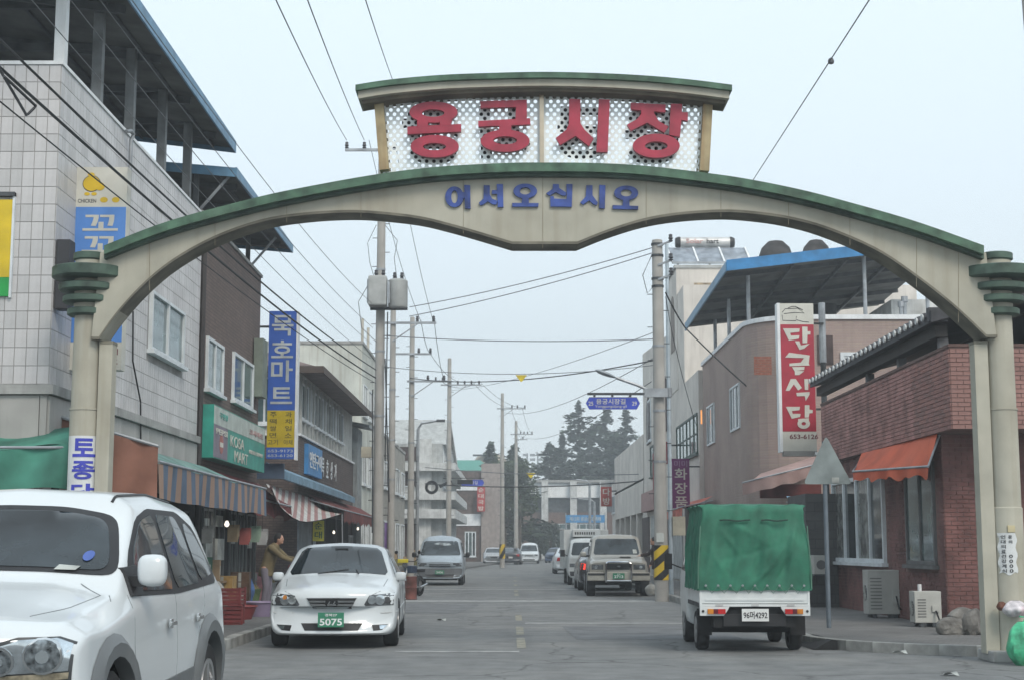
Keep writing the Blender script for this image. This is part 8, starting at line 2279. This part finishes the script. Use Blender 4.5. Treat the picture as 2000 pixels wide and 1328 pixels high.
# goods under the left awnings
REDC = M('red_plastic', (0.22, 0.045, 0.045), 0.5, var=.15)
def crate(label, c, w_, d_, h_, mat, rz=0, name='plastic_crate'):
    t = local(thing(name, label, 'crate', c, rz))
    BOX('base', mat, t, -w_ / 2, w_ / 2, -d_ / 2, d_ / 2, 0, .02)
    for k in range(4):
        z = .03 + (h_ - .06) * k / 3.6
        for (x0, x1, y0, y1) in ((-w_ / 2, w_ / 2, -d_ / 2, -d_ / 2 + .015), (-w_ / 2, w_ / 2, d_ / 2 - .015, d_ / 2), (-w_ / 2, -w_ / 2 + .015, -d_ / 2 + .016, d_ / 2 - .016), (w_ / 2 - .015, w_ / 2, -d_ / 2 + .016, d_ / 2 - .016)):
            BOX('slat', mat, t, x0, x1, y0, y1, z, z + (h_ - .06) / 3.6 * .72)
    for sx in (-1, 1):
        for sy in (-1, 1): BOX('corner_post', mat, t, sx * w_ / 2 - .02, sx * w_ / 2 + .02, sy * d_ / 2 - .02, sy * d_ / 2 + .02, 0, h_)
    return t
kx = -4.75
crate('red plastic crate at the bottom of the stack beside the white saloon', (-4.85, 26.6, .12), .5, .4, .32, REDC, .1)
crate('red plastic crate on top of the stack beside the white saloon', (-4.86, 26.62, .44), .5, .4, .30, REDC, -.05)
crate('faded red crate standing alone nearer the off-roader', (-4.9, 24.0, .12), .5, .4, .35, M('faded_red_plastic', (0.26, 0.05, 0.05), 0.6, var=.2), .3)
sack('brown paper sack standing against the red crates', (-5.3, 25.6, .12), .25, .6, M('brown_paper', (0.22, 0.15, 0.09), 0.9, var=.2), 31)
sack('pale sack behind the red crate stack', (-5.3, 27.6, .12), .25, .7, M('pale_sack', (0.35, 0.34, 0.31), 0.9, var=.2), 32)
sack('dark green net sack close to the off-roader rear wheel', (-4.95, 22.7, .12), .2, .55, M('dark_green_net', (0.03, 0.12, 0.07), 0.8, var=.3), 33)
def tub(label, c, r, h, mat, name='plastic_basin'):
    t = thing(name, label, 'basin', c)
    MB().lathe([(r * .75, 0), (r, h), (r * 1.08, h + .01), (r * 1.06, h + .03), (r * .95, h), (r * .7, .03), (.01, .03)], c, 24).build('bowl', mat, t, smooth=True)
    return t
tub('wide red plastic basin on the pavement under the striped awning', (-5.0, 28.4, .12), .34, .22, REDC)
tub('mauve plastic basin just beyond the red one', (-4.8, 29.6, .12), .3, .25, M('mauve_plastic', (0.25, 0.2, 0.3), 0.5))
STRAW = M('broom_straw', (0.24, 0.19, 0.11), 0.95, var=.3)
def broom(label, c, lean):
    t = thing('broom', label, 'broom', c, group='brooms leaning in the shop front')
    tx, ty = lean
    MB().tube([(c[0], c[1], c[2] + .45), (c[0] + tx, c[1] + ty, c[2] + 1.4)], .014, 6).build('handle', M('bamboo', (0.3, 0.24, 0.13), 0.7), t)
    mb = MB(); rnd = random.Random(int(c[1] * 10))
    for k in range(40):
        a = rnd.uniform(0, 6.28); r = rnd.uniform(.02, .16)
        mb.tube([(c[0] + r * math.cos(a), c[1] + r * math.sin(a) * .5, c[2] + rnd.uniform(0, .03)), (c[0] + .02 * math.cos(a), c[1] + .02 * math.sin(a), c[2] + .55)], .006, 3)
    mb.build('bristles', STRAW, t, fixn=False)
broom('straw broom standing left of the red crate stack', (-4.9, 25.3, .12), (-.25, .1))
broom('second straw broom nearer the off-roader, bristles on the ground', (-5.0, 24.7, .12), (-.2, .15))
t = thing('display_table', 'low wooden stall table loaded with boxes under the striped awning', 'table', (-5.6, 26, .12))
BOX('top', M('worn_plywood', (0.24, 0.17, 0.11), 0.85, var=.2), t, -6.0, -5.35, 23, 29.5, .76, .80)
for y in (23.1, 26.2, 29.3):
    for x in (-5.95, -5.42): BOX('leg', IRON, t, x - .025, x + .025, y, y + .05, .12, .759)
cols = [('brown', (0.22, 0.14, 0.08)), ('white', (0.5, 0.5, 0.47)), ('dark red', (0.24, 0.04, 0.04)), ('olive', (0.16, 0.15, 0.06)), ('grey', (0.22, 0.23, 0.24)), ('orange', (0.4, 0.16, 0.05)), ('dark green', (0.03, 0.10, 0.06)), ('tan', (0.33, 0.24, 0.15))]
rnd = random.Random(4)
pos = ('nearest', 'second nearest', 'third', 'fourth', 'fifth', 'sixth', 'seventh', 'farthest')
for k, (nm, cc) in enumerate(cols):
    y = 23.3 + k * .78; h = rnd.uniform(.2, .5)
    t = local(thing('cardboard_box', '%s box, %s along the stall table' % (nm, pos[k]), 'box', (-5.65 + rnd.uniform(-.05, .05), y, .80), rnd.uniform(-.2, .2)))
    mt = M(nm.replace(' ', '_') + '_card', cc, .85, var=.15)
    BOX('carton', mt, t, -.22, .22, -.25, .25, 0, h, bevel=.006)
    BOX('flap', mt, t, -.24, -.222, -.24, .24, h * .6, h + .08)
    BOX('label_paper', POST, t, .2201, .223, -.12, .12, h * .3, h * .7)
G_COL = [('ochre', (0.34, 0.22, 0.08)), ('brick red', (0.30, 0.07, 0.05)), ('cream', (0.48, 0.45, 0.38)), ('dark brown', (0.10, 0.06, 0.04)), ('blue', (0.06, 0.12, 0.28)), ('moss green', (0.10, 0.15, 0.06)), ('pink', (0.42, 0.20, 0.22)), ('charcoal', (0.05, 0.05, 0.05)), ('pale grey', (0.36, 0.37, 0.37)), ('rust', (0.26, 0.11, 0.05))]
rnd = random.Random(9)
for k, (nm, cc) in enumerate(G_COL):
    gx = G(436 + 11 * k, 1204 - 5.5 * k, .12)
    mt = M(nm.replace(' ', '_') + '_goods', cc, .8, var=.2, scale=6)
    if k % 3 == 1:
        sack('%s sack standing in the row of goods along the left pavement' % nm, (gx.x, gx.y, .12), rnd.uniform(.16, .22), rnd.uniform(.45, .75), mt, 60 + k)
    elif k % 3 == 2:
        tub('%s tub in the row of goods along the left pavement' % nm, (gx.x, gx.y, .12), .22, .3, mt)
        for q in range(7):
            pass
        MB().lathe([(.2, .30), (.16, .38), (.08, .43), (.01, .44)], (gx.x, gx.y, .12), 12).build('heaped_goods', M('mixed_produce', (0.2, 0.16, 0.07), .9, var=.5, scale=25), [o for o in COL.objects if o.get('label', '').startswith(nm + ' tub')][0])
    else:
        t = local(thing('cardboard_box', '%s carton stack in the row of goods along the left pavement' % nm, 'box', (gx.x, gx.y, .12), rnd.uniform(-.3, .3)))
        z = 0
        for q in range(rnd.randint(2, 3)):
            h = rnd.uniform(.2, .34); BOX('carton', mt, t, -.2, .2, -.2, .2, z, z + h, bevel=.006); BOX('tape_strip', POST, t, -.03, .03, -.2015, -.2001, z + .01, z + h - .01); z += h + .002
for k, (px, py, nm, cc) in enumerate(((405, 1030, 'white', (0.5, 0.5, 0.48)), (455, 1028, 'tan', (0.34, 0.25, 0.15)), (478, 1034, 'dull red', (0.30, 0.08, 0.07)), (498, 1030, 'pale green', (0.25, 0.34, 0.26)), (512, 1036, 'grey', (0.3, 0.3, 0.3)))):
    c = U(px, py, 28 + k * .8)
    t = thing('hanging_goods', '%s packet bundle hanging below the striped awning' % nm, 'goods', c)
    mt = M(nm.replace(' ', '_') + '_packets', cc, .6, var=.2)
    for q in range(3): MB().box(c.x - .10 + .01 * q, c.x + .09 + .01 * q, c.y + .03 * q, c.y + .03 * q + .02, c.z - .28 + .05 * q, c.z - .02 + .03 * q).build('packet', mt, t)
    MB().tube([(c.x, c.y + .03, c.z), (c.x, c.y + .03, 2.5)], .004, 4).build('string', DARK, t)
# small yellow sign board standing in front of the shutters
t = thing('standing_signboard', 'narrow yellow standing signboard under the striped sunshade', 'sign', (U(622, 1035, 45).x, 45, .12))
xa, xb = U(611, 1035, 45).x, U(633, 1035, 45).x
BOX('board', M('lemon_board', (0.55, 0.52, 0.06), 0.6, var=.1), t, xa, xb, 45, 45.06, zat(1056, 45), zat(1016, 45))
for k, ch in enumerate('순대'): text(ch, ((xa + xb) / 2, 44.998, zat(1026 + 18 * k, 45)), RX, UZ, .22, .2, M('dark_green_ink', (0.04, 0.12, 0.08), 0.6), t)
BOX('frame', IRON, t, xa - .03, xa - .001, 44.99, 45.07, .12, zat(1014, 45)); BOX('frame', IRON, t, xb + .001, xb + .03, 44.99, 45.07, .12, zat(1014, 45))
# lit bulbs in the shops
BULB = M('lit_bulb', (1.0, 0.9, 0.75), 0.5, emit=1.0)
for (px, py, Yp, lab) in ((443, 1023, 27, 'small lit bulb inside the shop under the striped awning'), (652, 1039, 49, 'left lit bulb under the dark red awning'), (699, 1032, 55, 'right lit bulb under the dark red awning')):
    c = U(px, py, Yp); o = MB().lathe([(.005, -.05), (.035, -.03), (.045, 0), (.03, .035), (.018, .06)], (0, 0, 0), 10).build('light_bulb', BULB, None, smooth=True); o.location = c; setp(o, lab, 'light bulb')
c = UX(1370, 815, XW - .04)
o = MB().box(-.02, .02, -.04, .04, -.22, .26).build('neon_tube', M('lit_orange_tube', (0.9, 0.35, 0.10), 0.5, emit=.7), None); o.location = c; setp(o, 'glowing orange tube at the corner of the green framed windows', 'lamp')
# delivery motorcycle behind the white saloon
g = G(800, 1166)
t = local(thing('parked_motorcycle', 'dark motorcycle with yellow mudguards parked behind the white saloon', 'motorcycle', (g.x - .18, g.y + .2, 0), R(-18)))
for y in (.0, 1.22):
    w_ = MB().lathe([(.18, -.05), (.28, -.05), (.3, 0), (.28, .05), (.18, .05)], (0, y, .3), 22, axis='x', cap=False).build('wheel', TYRE, t, smooth=True)
    MB().lathe([(.19, -.02), (.19, .02)], (0, y, .3), 18, axis='x').build('rim', RIM, w_)
MB().tube([(0, 0, .3), (0, .18, .72), (0, .26, 1.0)], .03, 8).build('fork', STEEL, t)
MB().tube([(-.34, .22, 1.08), (-.2, .3, 1.02), (.2, .3, 1.02), (.34, .22, 1.08)], .014, 6).build('handlebar', BLK, t)
BOX('tank', M('dark_blue_tank', (0.03, 0.05, 0.09), 0.3), t, -.13, .13, .32, .72, .68, .90, bevel=.04)
BOX('seat', BLK, t, -.14, .14, .72, 1.35, .70, .80, bevel=.03)
BOX('engine', IRON, t, -.14, .14, .42, .80, .25, .58, bevel=.02)
MB().tube([(.12, .5, .3), (.16, .9, .26), (.17, 1.4, .34)], .035, 8).build('exhaust', CHROME, t, smooth=True)
MB().grid(lambda u, v: Vector(((v - .5) * .13, -.33 * math.cos(u * 2.2), .3 + .34 * math.sin(u * 2.2) + .0)), 10, 3).build('mudguard', M('yellow_mudguard', (0.6, 0.5, 0.03), 0.4), t, smooth=True, fixn=False)
BOX('yellow_cowl', M('yellow_mudguard', (0.6, 0.5, 0.03), 0.4), t, -.22, .10, .02, .09, .98, 1.09, bevel=.02)
MB().lathe([(.08, -.06), (.09, 0), (.07, .05)], (0, .1, .92), 14, axis='y').build('headlight', SILV, t, smooth=True)
for s in (-1, 1): MB().tube([(s * .28, .25, 1.05), (s * .34, .27, 1.25)], .008, 5).build('mirror_stalk', BLK, t); MB().lathe([(.05, -.01), (.05, .01)], (s * .36, .27, 1.28), 12, axis='y').build('mirror', BLK, t)
g = G(806, 1168)
dr = MB().lathe([(.19, 0), (.2, .02), (.19, .04), (.19, .3), (.2, .32), (.19, .34), (.19, .6), (.2, .62), (.18, .63)], (0, 0, 0), 20).build('brown_drum', M('rust_brown_drum', (0.14, 0.05, 0.04), 0.8, var=.3), None, smooth=True)
dr.location = (g.x - .02, g.y - .9, 0); setp(dr, 'rust brown drum standing on the road edge right of the motorcycle', 'drum')
# leaning tyre and sacks behind the champagne off-roader
c = G(1276, 1166)
sack('pale rubbish sack at the foot of the thick striped pole', (U(1272, 1150, 42.6).x, 42.7, .12), .17, .3, M('pale_sack', (0.35, 0.34, 0.31), 0.9, var=.2), 51)
c = G(1600, 1240)
t = thing('kerb_ramp', 'dark steel kerb ramp lying right of the truck wheels', 'ramp', (U(1580, 1240, 22.5).x, 22.3, 0))
x = U(1572, 1250, 22.3).x
MB().prism([(x, .004), (x + .34, .004), (x + .34, .13), (x + .26, .14)], 21.7, 23.1).build('wedge', DARK, t)
# sundry far bits: planter row and bollard-like meter boxes down the left pavement
for i, (Yp, hh) in enumerate(((66, 1.1), (73, .9), (83, 1.2))):
    t = thing('stacked_goods', ('nearest', 'middle', 'farthest')[i] + ' dark heap of goods on the left pavement among the poles', 'goods', (-4.9, Yp, .12))
    for k in range(4):
        a = random.uniform(-.25, .25)
        BOX('carton', M(('brown_card', 'grey_card', 'olive_card', 'tan_card')[k], (0.2, 0.14, 0.09)), t, -5.3 + a, -4.7 + a, Yp + .3 * (k % 2), Yp + .28 + .3 * (k % 2), .12 + hh / 4 * k, .12 + hh / 4 * (k + 1) - .003)
t = thing('purple_banner', 'purple cloth banner hanging on the shop front between the left poles', 'banner', (U(757, 1040, 58).x, 58, 1.0))
xa, xb = U(750, 1040, 58).x, U(764, 1040, 58).x
MB().grid(lambda u, v: Vector((xa + (xb - xa) * u, 58 + .03 * math.sin(u * 9), zat(1072, 58) + (zat(1020, 58) - zat(1072, 58)) * v)), 8, 6).build('cloth', M('violet_cloth', (0.22, 0.14, 0.34), 0.8, var=.2), t, smooth=True, fixn=False)
MB().tube([(xa, 58, .12), (xa, 58, zat(1018, 58))], .02, 6).build('pole', STEEL, t)

# ================================================================ people
SKIN = M('skin', (0.42, 0.24, 0.17), 0.6, var=.05); HAIR = M('black_hair', (0.012, 0.01, 0.009), .7, var=.2)
def fuse(mb, name, mat, par, voxel=.014):
    me = mb.mesh('raw', mat, (0, 0, 0))
    o = bpy.data.objects.new('raw', me); COL.objects.link(o)
    md = o.modifiers.new('r', 'REMESH'); md.mode = 'VOXEL'; md.voxel_size = voxel
    s_ = o.modifiers.new('s', 'SMOOTH'); s_.iterations = 4; s_.factor = .5
    dg = bpy.context.evaluated_depsgraph_get(); res = bpy.data.meshes.new_from_object(o.evaluated_get(dg))
    bpy.data.objects.remove(o)
    res.materials.clear(); res.materials.append(mat); res.polygons.foreach_set('use_smooth', [True] * len(res.polygons)); res.name = name
    return link(res, name, par)
def ell(mb, c, rx, ry, rz, n=14):
    vs = []; 
    for i in range(1, 9):
        t = math.pi * i / 9
        vs += [(c[0] + rx * math.sin(t) * math.cos(2 * math.pi * k / n), c[1] + ry * math.sin(t) * math.sin(2 * math.pi * k / n), c[2] + rz * math.cos(t)) for k in range(n)]
    fs = [(i * n + k, i * n + (k + 1) % n, (i + 1) * n + (k + 1) % n, (i + 1) * n + k) for i in range(7) for k in range(n)]
    mb.add(vs, fs + [tuple(range(n))[::-1], tuple(7 * n + k for k in range(n))])
def limb(mb, pts):        # (x, y, z, r) ...
    for a, b in zip(pts, pts[1:]):
        mb.tube([a[:3], b[:3]], a[3], 10, r2=b[3]); ell(mb, b[:3], b[3], b[3], b[3], 10)
    ell(mb, pts[0][:3], pts[0][3], pts[0][3], pts[0][3], 10)
def person(label, loc, rz, lean, coat, trou, arms, group=None):
    t = local(thing('person', label, 'person', loc, rz))
    L = lean
    hip, chest, neck, head = (0, 0, .84), (L * .5, 0, 1.20), (L * .85, 0, 1.36), (L * 1.05 + .02, 0, 1.47)
    b = MB()
    for s in (-1, 1):
        limb(b, [(0, s * .09, .84, .085), (.04, s * .10, .46, .055), (-.02, s * .10, .09, .04)])
        limb(b, [(-.05, s * .10, .04, .04), (.14, s * .115, .035, .03)])
        e, h = arms[0 if s < 0 else 1]
        limb(b, [(L * .6, s * .165, 1.30, .05), (e[0], e[1] * s, e[2], .038), (h[0], h[1] * s, h[2], .026)])
        hv = (Vector((h[0], h[1] * s, h[2])) - Vector((e[0], e[1] * s, e[2]))).normalized()
        p = Vector((h[0], h[1] * s, h[2])); sd = Vector((0, 1, 0)); 
        ell(b, tuple(p + hv * .045), .04, .035, .022, 8)
        for q in range(4):
            o = sd * (q - 1.5) * .019; ln = (.055, .068, .064, .048)[q]
            b.tube([p + hv * .07 + o, p + hv * (.07 + ln * .6) + o, p + hv * (.07 + ln) + o + Vector((0, 0, -.02))], .0085, 6)
        b.tube([p + hv * .03 - sd * s * .03, p + hv * .07 - sd * s * .05 + Vector((0, 0, -.01))], .010, 6)
    limb(b, [hip + (.12,), (L * .25, 0, 1.0, .115), chest + (.13,), neck + (.055,), (head[0] - .01, 0, head[2] - .06, .055)])
    ell(b, head, .092, .075, .115); ell(b, (head[0] + .085, 0, head[2] - .012), .022, .014, .02)      # head and nose
    ell(b, (head[0] + .06, 0, head[2] - .075), .03, .035, .025)                                       # chin
    for s in (-1, 1): ell(b, (head[0] - .005, s * .076, head[2] - .01), .02, .01, .03)
    body = fuse(b, 'body', SKIN, t, .012)
    for s in (-1, 1): e_ = MB(); ell(e_, (head[0] + .083, s * .03, head[2] + .012), .007, .012, .007, 8); e_.build('eye', INK, t)
    m_ = MB(); ell(m_, (head[0] + .084, 0, head[2] - .055), .006, .022, .005, 8); m_.build('mouth', M('lips', (0.3, 0.1, 0.08), .6), t)
    h_ = MB(); ell(h_, (head[0] - .022, 0, head[2] + .028), .098, .088, .105); ell(h_, (head[0] - .05, 0, head[2] - .03), .06, .07, .08); fuse(h_, 'hair', HAIR, t, .014)
    c_ = MB(); c_.tube([(0, 0, .70), (0, 0, .84)], .165, 14, r2=.155)
    limb(c_, [(0, 0, .80, .155), (L * .25, 0, 1.0, .145), chest + (.155,), (L * .75, 0, 1.31, .10)])
    for s in (-1, 1):
        e, h = arms[0 if s < 0 else 1]
        limb(c_, [(L * .58, s * .15, 1.295, .072), (e[0], e[1] * s, e[2], .056), (h[0] * .93 + e[0] * .07, (h[1] * .93 + e[1] * .07) * s, h[2] * .93 + e[2] * .07, .046)])
    fuse(c_, 'coat', coat, t, .018)
    p_ = MB()
    for s in (-1, 1): limb(p_, [(0, s * .085, .82, .10), (.04, s * .10, .46, .075), (-.015, s * .10, .12, .062)])
    fuse(p_, 'trousers', trou, t, .018)
    f_ = MB()
    for s in (-1, 1): limb(f_, [(-.05, s * .10, .045, .048), (.15, s * .115, .035, .038)])
    fuse(f_, 'shoes', BLK, t, .014)
    return t
c = U(520, 1100, 32.6)
person('person in a khaki coat and pale trousers bending over the goods under the striped awning', (c.x, 32.6, .12), R(-8), .24, M('khaki_coat', (0.15, 0.12, 0.065), .9, var=.15, scale=4), M('mauve_grey_trousers', (0.17, 0.155, 0.19), .9, var=.1), (((.40, .20, 1.10), (.60, .14, 1.02)), ((.38, .22, 1.08), (.58, .16, 1.06))))
t = sack('dark red carrier bag held out by the person in the khaki coat', (c.x + .62, 32.6 - .2, .12 + .74), .12, .26, M('dark_red_bag', (0.22, 0.03, 0.04), .6, var=.2), 77)
c = U(1284, 1100, 43.4)
person('person in a dark jacket and beige trousers standing half hidden behind the striped pole', (c.x, 43.4, .12), R(180), .08, M('dark_jacket', (0.045, 0.03, 0.03), .85, var=.2, scale=4), M('beige_trousers', (0.35, 0.29, 0.24), .9, var=.1), (((.22, .24, 1.12), (.44, .20, 1.08)), ((.10, .24, 1.02), (.20, .22, .84))))
# ================================================================ thin winter haze
hz = MB().box(-330, 330, -70, 420, -1.6, 60).build('haze', M('haze_air', (1, 1, 1)), None, kind='stuff')
m = bpy.data.materials.new('haze_volume'); m.use_nodes = True
t_ = m.node_tree
for n in list(t_.nodes): t_.nodes.remove(n)
out = t_.nodes.new('ShaderNodeOutputMaterial'); vol = t_.nodes.new('ShaderNodeVolumePrincipled')
vol.inputs['Color'].default_value = (0.90, 0.96, 1.0, 1); vol.inputs['Density'].default_value = 0.0021
vol.inputs['Anisotropy'].default_value = 0.2
t_.links.new(vol.outputs[0], out.inputs['Volume'])
hz.data.materials.clear(); hz.data.materials.append(m)
